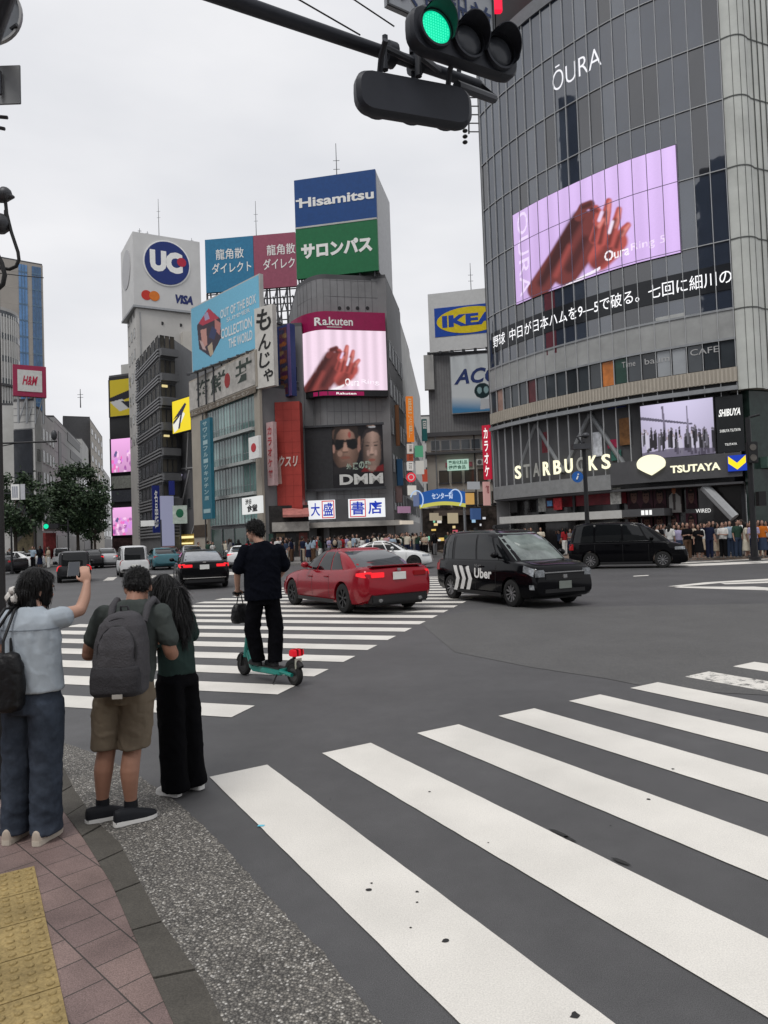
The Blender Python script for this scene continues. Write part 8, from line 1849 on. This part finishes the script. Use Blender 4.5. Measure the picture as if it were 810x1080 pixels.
for hx, kx, fx, fy in ((-.02, -.075, -.105, .0), (.12, .085, .085, -.04)): limb(mb, [(hx, 0, .75), (kx, .02, .46), (fx*.5+kx*.5, fy-.015, .32), (fx, fy, .13), (fx, fy, .06)], [.075, .056, .058, .037, .038])
soft(mb, 'body', SKINT, m1, .0065, 4); face_bits(hc, R, m1)
mb = MB(); T = lambda x, y, z: Vector(hc)+R @ Vector((x, y, z))
mb.ball(T(0, -.018, .046), (.082, .100, .086), 18, 12, rot=R); mb.ball(T(0, -.056, .0), (.070, .056, .062), 14, 10, rot=R); mb.ball(T(-.066, -.01, .03), (.018, .05, .045), 10, 8, rot=R); mb.ball(T(.066, -.01, .03), (.018, .05, .045), 10, 8, rot=R)
strands(soft(mb, 'hair', HAIRB, m1, .008, 1, .003, 2, 30), 1200, .019, .45, 2, .0026, .35)
TG = cloth('dark_green', (.058, .067, .064), .14)
mb = MB(); mb.loft([ring((cx, -.0, z), rx, ry, 22) for z, cx, rx, ry in ((.86, .055, .175, .125), (.98, .07, .172, .122), (1.12, .09, .168, .120), (1.25, .11, .180, .115), (1.32, .12, .170, .095), (1.365, .12, .115, .08), (1.39, .12, .07, .066))])
limb(mb, [(-.065, .0, 1.30), (-.135, -.005, 1.145)], [.066, .062]); limb(mb, [(.28, .0, 1.30), (.328, 0, 1.135)], [.064, .062])
soft(mb, 'tee_shirt', TG, m1, .008, 4, .007, 5, 9)
KH = cloth('khaki', (.160, .130, .096), .14); mb = MB(); mb.loft([ring((.05, 0, z), rx, ry, 22) for z, rx, ry in ((.93, .165, .125), (.85, .175, .135), (.75, .178, .135))])
for hx, kx in ((-.035, -.078), (.13, .095)): mb.loft([ring((hx+(kx-hx)*t, .01*t, z), rx, ry, 18) for t, z, rx, ry in ((0, .80, .090, .12), (.3, .70, .098, .115), (.7, .56, .093, .108), (1, .455, .092, .106))])
soft(mb, 'shorts', KH, m1, .008, 4, .009, 7, 9, lambda p: .0018*math.sin(p.z*75+p.x*32)*math.exp(-((p.z-.78)/.07)**2))
SHB = mat('shoe_black', (.009, .010, .013), .6, var=.2, spec=.2); SOW = mat('sole_white', (.66, .65, .63), .6, var=.06)
for hx, hy in ((-.175, -.085), (.015, -.135)):
    shoe(m1, (hx, hy), (.80, .62), .002, .262, SHB, SOW, .043, .10); 
for fx, fy in ((-.105, .0), (.085, -.04)): MB().tube([(fx, fy, .07), (fx, fy, .135)], [.041, .040], 14).build('sock', SHB, m1, 60, world=False)
# backpack on his back
bp_ = thing('backpack', 'grey two-pocket backpack on the back of the man in khaki shorts', 'bag', (base[0]+.108, base[1]-.19, base[2]+1.045)); bp_.scale = (.90, .95, .90); PK = mat('pack_grey', (.060, .058, .064), .85, var=.12, scale=8, bump=.35, bscale=90); PKD = mat('pack_dark', (.032, .031, .035), .85, var=.12, bump=.3, bscale=90)
def pk(rows, n=24): return [ring((cx, cy, z), rx, ry, n, sq=.62) for z, cx, cy, rx, ry in rows]
mb = MB(); mb.loft(pk(((-.265, -.012, .0, .15, .075), (-.24, -.012, -.0, .172, .10), (-.10, -.008, 0, .176, .112), (.08, .0, 0, .166, .105), (.19, .006, .01, .145, .09), (.255, .012, .02, .10, .065), (.275, .014, .025, .05, .04)))); soft(mb, 'main_pocket', PK, bp_, .009, 3, .005, 9, 8)
mb = MB(); mb.loft(pk(((-.255, -.012, -.085, .14, .045), (-.23, -.012, -.09, .158, .06), (-.12, -.010, -.09, .158, .058), (-.065, -.010, -.085, .152, .045)))); soft(mb, 'front_pocket', PKD, bp_, .009, 3, .005, 11, 9)
mb = MB(); mb.loft(pk(((-.08, -.008, -.085, .128, .045), (.05, .0, -.085, .118, .04), (.14, .004, -.075, .092, .035), (.19, .008, -.06, .045, .03)))); soft(mb, 'upper_pocket', PK, bp_, .009, 3, .004, 12, 9)
mb = MB(); mb.tube([(.125*math.cos(a)+.003, -.095+.02*math.sin(a), .03+.165*math.sin(a)) for a in np.linspace(-.3, math.pi+.3, 20)], .006, 6); mb.build('zip', mat('zip_dark', (.02, .02, .022), .5, var=0), bp_, 60, world=False)
mb = MB(); mb.tube([(.142*math.cos(a)+.005, -.062+.01*math.sin(a), .05+.19*math.sin(a)) for a in np.linspace(-.2, math.pi+.2, 20)], .007, 6); mb.build('piping', PKD, bp_, 60, world=False)
MB().box(-.01, .055, -.158, -.150, -.262, -.235).build('tag_patch', mat('patch_pale', (.36, .34, .31), .7, var=.1), bp_, world=False)
mb = MB(); mb.ball((-.175, -.01, -.16), (.03, .05, .075), 12, 8); mb.build('side_bottle', mat('bottle_clear', (.28, .30, .32), .2, var=.2), bp_, 60, world=False)
for s in (-.10, .13): mb = MB(); mb.tube([(s, .06, .20), (s*1.05, .12, .30), (s*1.1, .21, .335), (s*1.15, .30, .28), (s*1.2, .33, .1)], [.022, .026, .026, .024, .02], 8); mb.build('shoulder_strap', PK, bp_, 60, world=False)
mb = MB(); mb.tube([(-.02, .045, .26), (-.015, .03, .31), (.03, .03, .31), (.04, .045, .26)], .007, 6); mb.build('grab_handle', PKD, bp_, 60, world=False)
# ---------------------------------------------------------------- woman with long hair
base = (-1.425, 4.90, .002)
w2 = thing('person', 'woman with long black hair, dark green top and wide black trousers bowing over a phone', 'person', base, math.radians(58)); w2.scale = (.87, .88, .955); w2.rotation_euler[0] = math.radians(-3.5)
mb = MB(); hc = (-.005, .075, 1.425); R = rotm(math.radians(8), math.radians(-34)); head_skin(mb, hc, R, .97); limb(mb, [(0, -.01, 1.27), (0, .03, 1.37)], [.05, .045]); mb.loft([ring((0, 0, z), rx, ry) for z, rx, ry in ((.95, .11, .09), (1.15, .14, .09), (1.26, .12, .07), (1.31, .05, .05))])
limb(mb, [(-.17, .0, 1.24), (-.19, .02, 1.03), (-.08, .22, 1.06)], [.044, .036, .024]); hand(mb, (-.08, .22, 1.06), (.3, .9, .2), (-.3, 0, 1), .9, .9)
limb(mb, [(.17, .0, 1.24), (.19, .02, 1.03), (.08, .22, 1.06)], [.044, .036, .024]); hand(mb, (.08, .22, 1.06), (-.3, .9, .2), (.3, 0, 1), .9, .9, -1)
for s in (-.075, .085): limb(mb, [(s, 0, .4), (s, 0, .07)], [.045, .034])
soft(mb, 'body', SKIN, w2, .0068, 4); face_bits(hc, R, w2)
mb = MB(); T = lambda x, y, z: Vector(hc)+R @ Vector((x, y, z))
mb.ball(T(0, -.016, .034), (.086, .106, .100), 18, 12, rot=R); mb.ball(T(0, -.07, -.01), (.085, .06, .09), 14, 10, rot=R); mb.ball(T(-.072, .01, -.02), (.02, .06, .09), 10, 8, rot=R); mb.ball(T(.072, .01, -.02), (.02, .06, .09), 10, 8, rot=R)
mb.loft([ring(c_, rx, ry, 16) for c_, rx, ry in (((0, -.035, 1.46), .075, .075), ((0, -.07, 1.38), .09, .065), ((.0, -.105, 1.29), .092, .045), ((.0, -.125, 1.22), .078, .034), ((-.01, -.13, 1.16), .05, .026), ((-.02, -.135, 1.12), .03, .018))])
limb(mb, [T(-.07, .04, 0), T(-.08, .07, -.12)], [.03, .015], 8); strands(soft(mb, 'hair', HAIRB, w2, .009, 4, .003, 3, 30), 2200, .14, .10, 3, .0032, .12)
mb = MB(); mb.loft([ring((0, -.008, z), rx, ry, 22) for z, rx, ry in ((.835, .150, .125), (.92, .152, .125), (1.05, .152, .122), (1.17, .165, .115), (1.24, .155, .10), (1.29, .09, .075), (1.31, .06, .058))])
limb(mb, [(-.15, .0, 1.225), (-.195, .005, 1.10)], [.064, .06]); limb(mb, [(.15, .0, 1.225), (.195, .005, 1.10)], [.064, .06]); soft(mb, 'top', cloth('deep_green', (.026, .044, .040), .16), w2, .010, 4, .006, 15, 9)
mb = MB(); mb.loft([ring((0, 0, z), rx, ry, 20) for z, rx, ry in ((.86, .15, .125), (.75, .165, .14))])
for s in (-.075, .08): mb.loft([ring((s+math.copysign(.012*t, s), 0, z), rx, ry, 18) for t, z, rx, ry in ((0, .8, .085, .125), (.3, .6, .09, .12), (.7, .25, .086, .11), (1, .035, .092, .122))])
soft(mb, 'trousers', cloth('black', (.004, .004, .005), .2), w2, .011, 4, .008, 16, 8)
for s, o_ in ((-.09, .03), (.095, -.02)): shoe(w2, (s, -.08+o_), (s*.4, 1), .0, .24, mat('shoe_white', (.56, .55, .53), .6, var=.08), SOW)
# ---------------------------------------------------------------- rider and scooter
fw = np.array(Zp(258, 712)); rw_ = np.array(Zp(311.5, 723)); hd = (fw-rw_)[:2]; ha = math.atan2(hd[1], hd[0]); wb = float(np.linalg.norm(hd))
TEAL = mat('scooter_teal', (.012, .20, .165), .35, var=.06, coat=.3)
sc_ = thing('electric_scooter', 'teal electric kick scooter with a red rear lamp on the crossing', 'scooter', (rw_[0], rw_[1], 0), ha)    # x from the rear wheel to the front one
Bs = lambda mb, n, m, p=None, sm=40, bev=0: mb.build(n, m, p or sc_, sm, world=False, bevel=bev)
for x in (0, wb):
    mb = MB(); mb.loft([[(x+.128*f_*math.cos(t), y, .128+.128*f_*math.sin(t)) for t in np.linspace(0, 2*math.pi, 29)[:-1]] for y, f_ in ((-.032, .6), (-.034, .85), (-.02, .98), (0, 1), (.02, .98), (.034, .85), (.032, .6))], cap=False); w_ = Bs(mb, 'wheel', TYRE)
    mb = MB(); mb.disc((x, -.03, .128), (0, 1, 0), 0, .078, .06, 20); Bs(mb, 'hub', DRIM, w_)
mb = MB(); mb.loft([[(x, -w, z0), (x, w, z0), (x, w*.9, z1), (x, -w*.9, z1)] for x, w, z0, z1 in ((.14, .05, .12, .185), (.22, .085, .10, .175), (wb-.30, .09, .095, .17), (wb-.2, .06, .12, .2), (wb-.09, .035, .28, .34))]); Bs(mb, 'deck', TEAL, bev=.012)
MB().box(.22, wb-.30, -.075, .075, .173, .182).build('deck_mat', TRIM, sc_, world=False)
mb = MB(); mb.tube([(wb-.05, 0, .24), (wb-.10, 0, .50), (wb-.20, 0, 1.05)], [.040, .034, .026], 12); Bs(mb, 'stem', TEAL)
mb = MB(); [mb.tube([(wb, y, .128), (wb-.02, y, .27), (wb-.05, 0, .30)], .016, 8) for y in (-.05, .05)]; Bs(mb, 'fork', TRIM)
mb = MB(); mb.tube([(wb+.15*math.cos(a), 0, .128+.15*math.sin(a)) for a in np.linspace(.3, 2.3, 10)], .02, 8); Bs(mb, 'front_mudguard', TRIM)
mb = MB(); mb.tube([(wb-.20, -.25, 1.06), (wb-.20, .25, 1.06)], .015, 10); Bs(mb, 'handlebar', TRIM)
for s in (-1, 1): mb = MB(); mb.tube([(wb-.20, s*.14, 1.06), (wb-.20, s*.26, 1.06)], .020, 10); Bs(mb, 'grip', TRIM)
mb = MB(); mb.box(wb-.27, wb-.15, -.05, .05, 1.05, 1.10); Bs(mb, 'display_box', TRIM, bev=.01)
mb = MB(); mb.tube([(.15*math.cos(a), 0, .128+.155*math.sin(a)) for a in np.linspace(.5, 2.5, 10)], .035, 8); [mb.tube([(0, y, .128), (.18, y, .15)], .022, 8) for y in (-.055, .055)]; Bs(mb, 'rear_mudguard', TRIM)
mb = MB(); [mb.tube([(-.02, y, .13), (.2, y, .15)], .024, 8) for y in (-.06, .06)]; Bs(mb, 'rear_arm', TEAL)
mb = MB(); mb.tube([(.05, 0, .25), (-.03, 0, .38)], .02, 8); Bs(mb, 'lamp_stalk', TRIM)
mb = MB(); mb.loft([ring((-.04, 0, z), rx, ry, 16, sq=.6) for z, rx, ry in ((.345, .05, .07), (.36, .062, .088), (.41, .058, .084), (.425, .04, .06))]); Bs(mb, 'rear_lamp', emat('scooter_red', (.70, .012, .025), .55))
mb = MB(); [mb.box(-.115, -.02, y-.007, y+.007, .352, .43) for y in (-.03, .03)]; Bs(mb, 'lamp_bar', mat('lamp_dark_red', (.2, .008, .012), .3, var=0), bev=.004)
mb = MB(); mb.box(-.075, -.065, -.05, .05, .20, .32); Bs(mb, 'number_plate', mat('plate_cream', (.60, .60, .50), .5, var=.15), bev=.004)
mb = MB(); mb.tube([(.25, .07, .12), (.22, .16, .02)], .01, 6); Bs(mb, 'kick_stand', TRIM)
def sw(x, y, z): c, s = math.cos(ha), math.sin(ha); return (rw_[0]+c*x-s*y, rw_[1]+s*x+c*y, z)
q = sw(wb-.20, .17, .93)
hb_ = thing('hand_bag', 'small black bag hanging from the scooter handlebar', 'bag', q, ha); mb = MB(); mb.loft([ring((0, 0, z), rx, ry, 18, sq=.7) for z, rx, ry in ((-.24, .055, .09), (-.20, .07, .115), (-.08, .065, .11), (-.01, .04, .07))]); soft(mb, 'bag_body', LEA, hb_, .009, 3, .008, 4, 12)
mb = MB(); mb.tube([(0, -.05, -.03), (0, -.02, .10), (0, .0, .15), (0, .02, .10), (0, .05, -.03)], .008, 6); mb.build('strap', LEA, hb_, 60, world=False)
rp = sw(.47, .0, 0); Lr = lambda v: v
rd_ = thing('person', 'man in black tee and trousers riding the teal scooter, looking left', 'person', (rp[0]-.07, rp[1], .182), math.radians(24)); ra = math.radians(24)
def loc_(p): d = Vector(p)-rd_.location; return Vector((d.x*math.cos(ra)+d.y*math.sin(ra), -d.x*math.sin(ra)+d.y*math.cos(ra), d.z))
gL = loc_(sw(wb-.20, .20, 1.075)); gR = loc_(sw(wb-.20, -.20, 1.075))
mb = MB(); hc = (-.07, .04, 1.62); R = rotm(math.radians(48), math.radians(-3)); head_skin(mb, hc, R, 1.02); limb(mb, [(-.02, -.02, 1.46), (-.055, .01, 1.55)], [.062, .056]); mb.loft([ring((0, 0, z), rx, ry) for z, rx, ry in ((1.0, .13, .10), (1.3, .16, .10), (1.42, .14, .08), (1.49, .06, .06))])
for g, sx in ((gL, -1), (gR, 1)):
    e_ = Vector((sx*.30, .06, 1.13)); wv = g+Vector((sx*.01, -.07, .02)); limb(mb, [(sx*.215, 0, 1.40), e_, wv], [.052, .043, .029]); hand(mb, wv, g-wv+Vector((0, .02, 0)), (0, 0, 1), 1.02, 1.25, 1 if sx < 0 else -1, .9)
soft(mb, 'body', SKIN, rd_, .0068, 4); face_bits(hc, R, rd_, 1.02)
mb = MB(); T = lambda x, y, z: Vector(hc)+R @ Vector((x, y, z)); mb.ball(T(0, -.014, .058), (.090, .106, .088), 18, 12, rot=R); mb.ball(T(0, -.065, .005), (.076, .056, .075), 14, 10, rot=R); mb.ball(T(0, .05, .09), (.066, .05, .04), 12, 8, rot=R)
for s in (-1, 1): mb.ball(T(s*.070, -.02, .035), (.018, .05, .05), 10, 8, rot=R)
strands(soft(mb, 'hair', HAIRB, rd_, .008, 1, .005, 5, 28), 1200, .035, .6, 4, .0035, .5)
BK = cloth('ink_black', (.0042, .005, .009), .2); mb = MB(); mb.loft([ring((0, -.005, z), rx, ry, 22) for z, rx, ry in ((.80, .225, .155), (.95, .222, .155), (1.15, .225, .150), (1.32, .235, .135), (1.41, .215, .11), (1.465, .12, .085), (1.50, .072, .07))])
limb(mb, [(-.205, .0, 1.395), (-.28, .035, 1.19)], [.074, .080]); limb(mb, [(.205, .0, 1.395), (.28, .035, 1.19)], [.074, .080]); soft(mb, 'tee_shirt', BK, rd_, .009, 4, .010, 21, 8)
mb = MB(); mb.loft([ring((.0, 0, z), rx, ry, 20) for z, rx, ry in ((.90, .17, .13), (.80, .185, .14), (.74, .185, .14))])
for s, kx, fx, fy in ((-1, -.135, -.055, .10), (1, .135, .105, -.06)): mb.loft([ring(((s*.095)+(kx-s*.095)*min(1, t*2) + (fx-kx)*max(0, t*2-1), fy*t, z), rx, ry, 18) for t, z, rx, ry in ((0, .80, .095, .12), (.25, .62, .096, .112), (.5, .44, .092, .102), (.8, .20, .086, .096), (1, .05, .080, .10))])
soft(mb, 'trousers', cloth('soot_black', (.0035, .0035, .005), .2), rd_, .011, 4, .010, 22, 8)
for fx, fy in ((-.055, .02), (.105, -.15)): shoe(rd_, (fx, fy), (-.25, 1), .0, .27, SHB, TRIM)
# ---------------------------------------------------------------- the waiting crowd: each person an object, built once per pose and copied
CLO = {k: cloth('c_'+k, v) for k, v in dict(white=(.60, .60, .58), black=(.008, .008, .009), navy=(.014, .018, .04), grey=(.16, .16, .165), lavender=(.36, .33, .48), beige=(.40, .33, .25), green=(.03, .06, .045), pale_blue=(.30, .38, .46), red=(.28, .02, .025), orange=(.50, .14, .02), pink=(.48, .26, .27), brown=(.10, .06, .04), cream=(.58, .53, .43), dark_blue=(.035, .05, .085)).items()}
RC = random.Random(11)
def base_person(label, variant):
    r = thing('person', label, 'person', (0, 0, -50)); S_ = lambda mb, n, m, v=.022, it=2: soft(mb, n, m, r, v, it)
    mb = MB(); head_skin(mb, (0, .01, 1.53), Matrix.Identity(3)); limb(mb, [(0, -.01, 1.34), (0, 0, 1.45)], [.054, .05], 8); mb.loft([ring((0, 0, z), rx, ry, 12) for z, rx, ry in ((1.0, .12, .09), (1.25, .15, .09), (1.38, .06, .06))])
    arms = {0: [[(-.185, 0, 1.31), (-.22, .0, 1.06), (-.215, .06, .83)], [(.185, 0, 1.31), (.22, .0, 1.06), (.215, .06, .83)]], 1: [[(-.185, 0, 1.31), (-.21, .02, 1.06), (-.08, .24, 1.14)], [(.185, 0, 1.31), (.22, .0, 1.06), (.21, .05, .83)]], 2: [[(-.185, 0, 1.31), (-.21, .02, 1.05), (-.05, .22, 1.08)], [(.185, 0, 1.31), (.21, .02, 1.05), (.05, .22, 1.10)]], 3: [[(-.185, 0, 1.31), (-.22, 0, 1.06), (-.2, .08, .85)], [(.185, 0, 1.31), (.28, .05, 1.36), (.14, .16, 1.52)]]}[variant % 4]
    for k, a in enumerate(arms):
        limb(mb, a, [.045, .037, .026], 8); d = (Vector(a[2])-Vector(a[1])).normalized(); hand(mb, a[2], d, (0, -.3, 1) if variant else (-1 if k == 0 else 1, 0, 0), .95, .5, 1 if k else -1)
    for s in (-.09, .09): limb(mb, [(s, 0, .80), (s, .02, .45), (s, 0, .08)], [.07, .052, .036], 8)
    S_(mb, 'body', mat('skin_far', (.33, .19, .14), .6, var=.1), .014); 
    mb = MB()
    for s in (-1, 1): mb.ball((s*.031, .094, 1.536), (.012, .006, .006), 6, 4)
    mb.build('eyes', mat('eye_dark', (.02, .015, .012), .3, var=0), r, 60, world=False)
    mb = MB(); mb.ball((0, -.012, 1.565), (.086, .100, .090), 12, 8); mb.ball((0, -.055, 1.53), (.078, .06, .08), 10, 8)
    if variant in (1, 4, 5): mb.loft([ring((0, y, z), rx, ry, 12) for z, y, rx, ry in ((1.56, -.04, .09, .06), (1.42, -.075, .095, .045), (1.27, -.10, .08, .03), (1.20, -.10, .05, .02))]); [mb.ball((s*.078, .01, 1.48), (.018, .035, .10), 8, 6) for s in (-1, 1)]
    S_(mb, 'hair', HAIRB, .016, 1)
    loose = variant in (2, 5)
    mb = MB(); mb.loft([ring((0, -.003, z), rx, ry, 16) for z, rx, ry in ((.86, .18 if loose else .165, .13), (1.05, .165, .125), (1.22, .19, .125), (1.32, .17, .10), (1.365, .10, .08), (1.39, .065, .062))])
    for k, a in enumerate(arms): v = Vector(a[0]); e = Vector(a[1]); limb(mb, [v*.9+Vector((0, 0, .13)), v.lerp(e, .75 if variant != 4 else .98)], [.07, .062], 8)
    S_(mb, 'top', CLO['white'])
    mb = MB()
    if variant in (1, 5): mb.loft([ring((0, 0, z), rx, ry, 16) for z, rx, ry in ((.92, .15, .12), (.75, .19, .15), (.45, .22, .18), (.32, .235, .19))]); nm_ = 'skirt'
    else:
        mb.loft([ring((0, 0, z), rx, ry, 14) for z, rx, ry in ((.94, .16, .12), (.80, .175, .135))])
        for s in (-.088, .088): mb.loft([ring((s, 0, z), rx, ry, 12) for z, rx, ry in ((.82, .088, .12), (.45, .078, .09), (.06, .070, .082))])
        nm_ = 'trousers'
    S_(mb, nm_, CLO['black'])
    mb = MB(); [mb.ball((s, .045, .038), (.044, .125, .042), 10, 6) for s in (-.09, .09)]; mb.build('shoes', mat('shoe_mixed', (.10, .095, .09), .6, var=.1), r, 50, world=False)
    if variant in (0, 5): mb = MB(); mb.ball((.24 if variant else 0, -.03 if variant else -.19, .95 if variant else 1.16), (.06, .11, .13) if variant else (.14, .085, .20), 10, 8); mb.tube([(-.12, .08, 1.40), (.05, -.02, 1.42), (.22, -.04, 1.05)] if variant else [(-.12, -.1, 1.30), (-.13, .05, 1.41), (-.12, .14, 1.28)], .014, 6); S_(mb, 'bag', CLO['black'], .018)
    return r
PROTO = {}; USED = set()
NICE = {'pale_blue': 'pale blue', 'dark_blue': 'dark blue'}
def add_person(p, rz, top, bot, variant, where, sc=1.0, hairm=None, bagm=None, group=None):
    bn = 'skirt' if variant in (1, 5) else 'trousers'
    tail = {0: 'with a backpack', 1: 'with long hair looking at a phone', 2: 'with both hands raised to a phone', 3: 'with one hand at the head', 4: 'in long sleeves', 5: 'with a shoulder bag'}[variant]
    lab = 'person in %s top and %s %s %s %s' % (NICE.get(top, top), NICE.get(bot, bot), bn, tail, where)
    ws = lab.split()
    if len(ws) > 16: lab = ' '.join(('person in %s top and %s %s %s' % (NICE.get(top, top), NICE.get(bot, bot), bn, where)).split())
    if lab in USED: return False
    USED.add(lab)
    if variant not in PROTO: r = base_person(lab, variant); PROTO[variant] = r
    else: r = dup(PROTO[variant]); r['label'] = lab
    r.location = Vector([float(v) for v in p]); r.rotation_euler = (0, 0, rz); r.scale = (sc, sc, sc)
    if group: r['group'] = group
    for ch in r.children:
        n = ch.name.split('.')[0]; m = {'top': CLO[top], 'skirt': CLO[bot], 'trousers': CLO[bot], 'hair': hairm, 'bag': bagm}.get(n)
        if m is not None: ch.material_slots[0].link = 'OBJECT'; ch.material_slots[0].material = m
    return True
def facing(p): return math.atan2(-p[1], -p[0])-math.pi/2
G1 = 'people waiting at the corner kerb'
for x, y, top, bot, v, dr, sc in ((694, 588.5, 'white', 'black', 0, 3.4, 1.0), (708, 589, 'white', 'grey', 4, .4, 1.03), (717, 588.5, 'lavender', 'dark_blue', 5, .2, .97), (726, 590, 'black', 'brown', 2, .3, 1.02), (738, 590, 'black', 'black', 1, -.2, .96), (749, 589.3, 'navy', 'navy', 3, .5, 1.04), (757, 588.3, 'grey', 'beige', 1, .2, .98), (763.5, 588.6, 'white', 'black', 2, -.3, 1.0), (771, 588.3, 'pale_blue', 'dark_blue', 4, .1, 1.03),
                             (779, 588.3, 'green', 'dark_blue', 0, .6, 1.05), (788, 588.2, 'cream', 'cream', 1, -.4, .98), (796, 588.5, 'lavender', 'navy', 2, .2, 1.0), (805, 588, 'orange', 'dark_blue', 5, .3, 1.02), (733, 587.2, 'beige', 'black', 4, .1, 1.0), (744, 586.9, 'white', 'beige', 5, .2, .98), (753.5, 586.8, 'black', 'grey', 4, .2, 1.05), (767, 586.7, 'grey', 'black', 3, .2, 1.02), (783, 586.6, 'white', 'grey', 0, -.2, 1.06), (792, 586.5, 'pink', 'white', 1, .3, .97), (801, 586.7, 'black', 'cream', 0, .3, 1.03), (701, 587, 'grey', 'navy', 0, .3, 1.02), (712, 586.7, 'pale_blue', 'white', 5, .2, .97), (721.5, 586.6, 'brown', 'beige', 4, .1, 1.04), (811, 587.4, 'white', 'black', 4, -.2, 1.0), (686, 586.8, 'black', 'black', 4, .4, 1.0)):
    p = Zp(x, y, .13); add_person(p, facing(p)+dr*RC.choice((1, 1, -4, 6)), top, bot, v, 'waiting right of the black minivan', sc, HAIRBR if RC.random() < .3 else None, CLO['orange'] if top == 'orange' else (CLO['white'] if RC.random() < .3 else None), G1)
def crowd(n, x0, x1, Y0, Y1, where, group, seed, z=.13):
    rr = random.Random(seed); k = 0; t = 0; xs = []
    while k < n and t < n*12:
        t += 1; x = rr.uniform(x0, x1); Y = rr.uniform(Y0, Y1)
        p = P(x, 575, Y); q = (p[0], p[1], z)
        if any(math.hypot(q[0]-a, q[1]-b) < .5 for a, b in xs): continue
        tp = rr.choice(['white', 'black', 'black', 'black', 'navy', 'navy', 'grey', 'white', 'grey', 'dark_blue', 'pale_blue', 'beige', 'green', 'red', 'pink', 'brown', 'cream', 'lavender', 'dark_blue']); bt = rr.choice(['black', 'black', 'navy', 'grey', 'beige', 'dark_blue', 'white', 'brown'])
        if add_person(q, facing(q)+rr.uniform(-1.2, 1.2)+(math.pi if rr.random() < .45 else 0), tp, bt, rr.choice((0, 1, 2, 3, 4, 5)), where, rr.uniform(.92, 1.07), HAIRBR if rr.random() < .3 else None, CLO[rr.choice(list(CLO))], group): xs.append((q[0], q[1])); k += 1
crowd(72, 282, 436, 46.4, 52.5, 'waiting before the bookstore', 'people waiting before the bookstore', 1)
crowd(34, 436, 516, 46.8, 62, 'at the lane mouth', 'people at the lane mouth', 2)
crowd(12, 522, 604, 42.5, 47, 'under the pale shop canopy', 'people under the canopy', 3)
crowd(8, 206, 262, 52, 57, 'before the green glass block', 'people before the green glass block', 4)
crowd(8, 8, 52, 53, 62, 'on the far left pavement', 'people on the far left pavement', 5)
crowd(16, 690, 812, 35.0, 38.2, 'deep in the crowd before the entrance', 'people waiting at the corner kerb', 8)
crowd(7, 604, 690, 36.5, 39, 'behind the black minivan', 'people behind the black minivan', 6)
# something small standing about: white cup, barriers and bollards on the far pavement
for k, x in enumerate((296, 318, 342, 366, 390, 414)):
    p = P(x, 580, 45.3); b = MB(); b.tube([(p[0], p[1], .13), (p[0], p[1], .95)], .055, 10); b.ball((p[0], p[1], .95), .055, 10, 6); o = b.build('bollard', BLACK, None, 50)
    tag(o, 'black bollard on the kerb before the bookstore, %s of six from the rider' % ['first', 'second', 'third', 'fourth', 'fifth', 'sixth'][k], 'bollard', 'bollards before the bookstore')
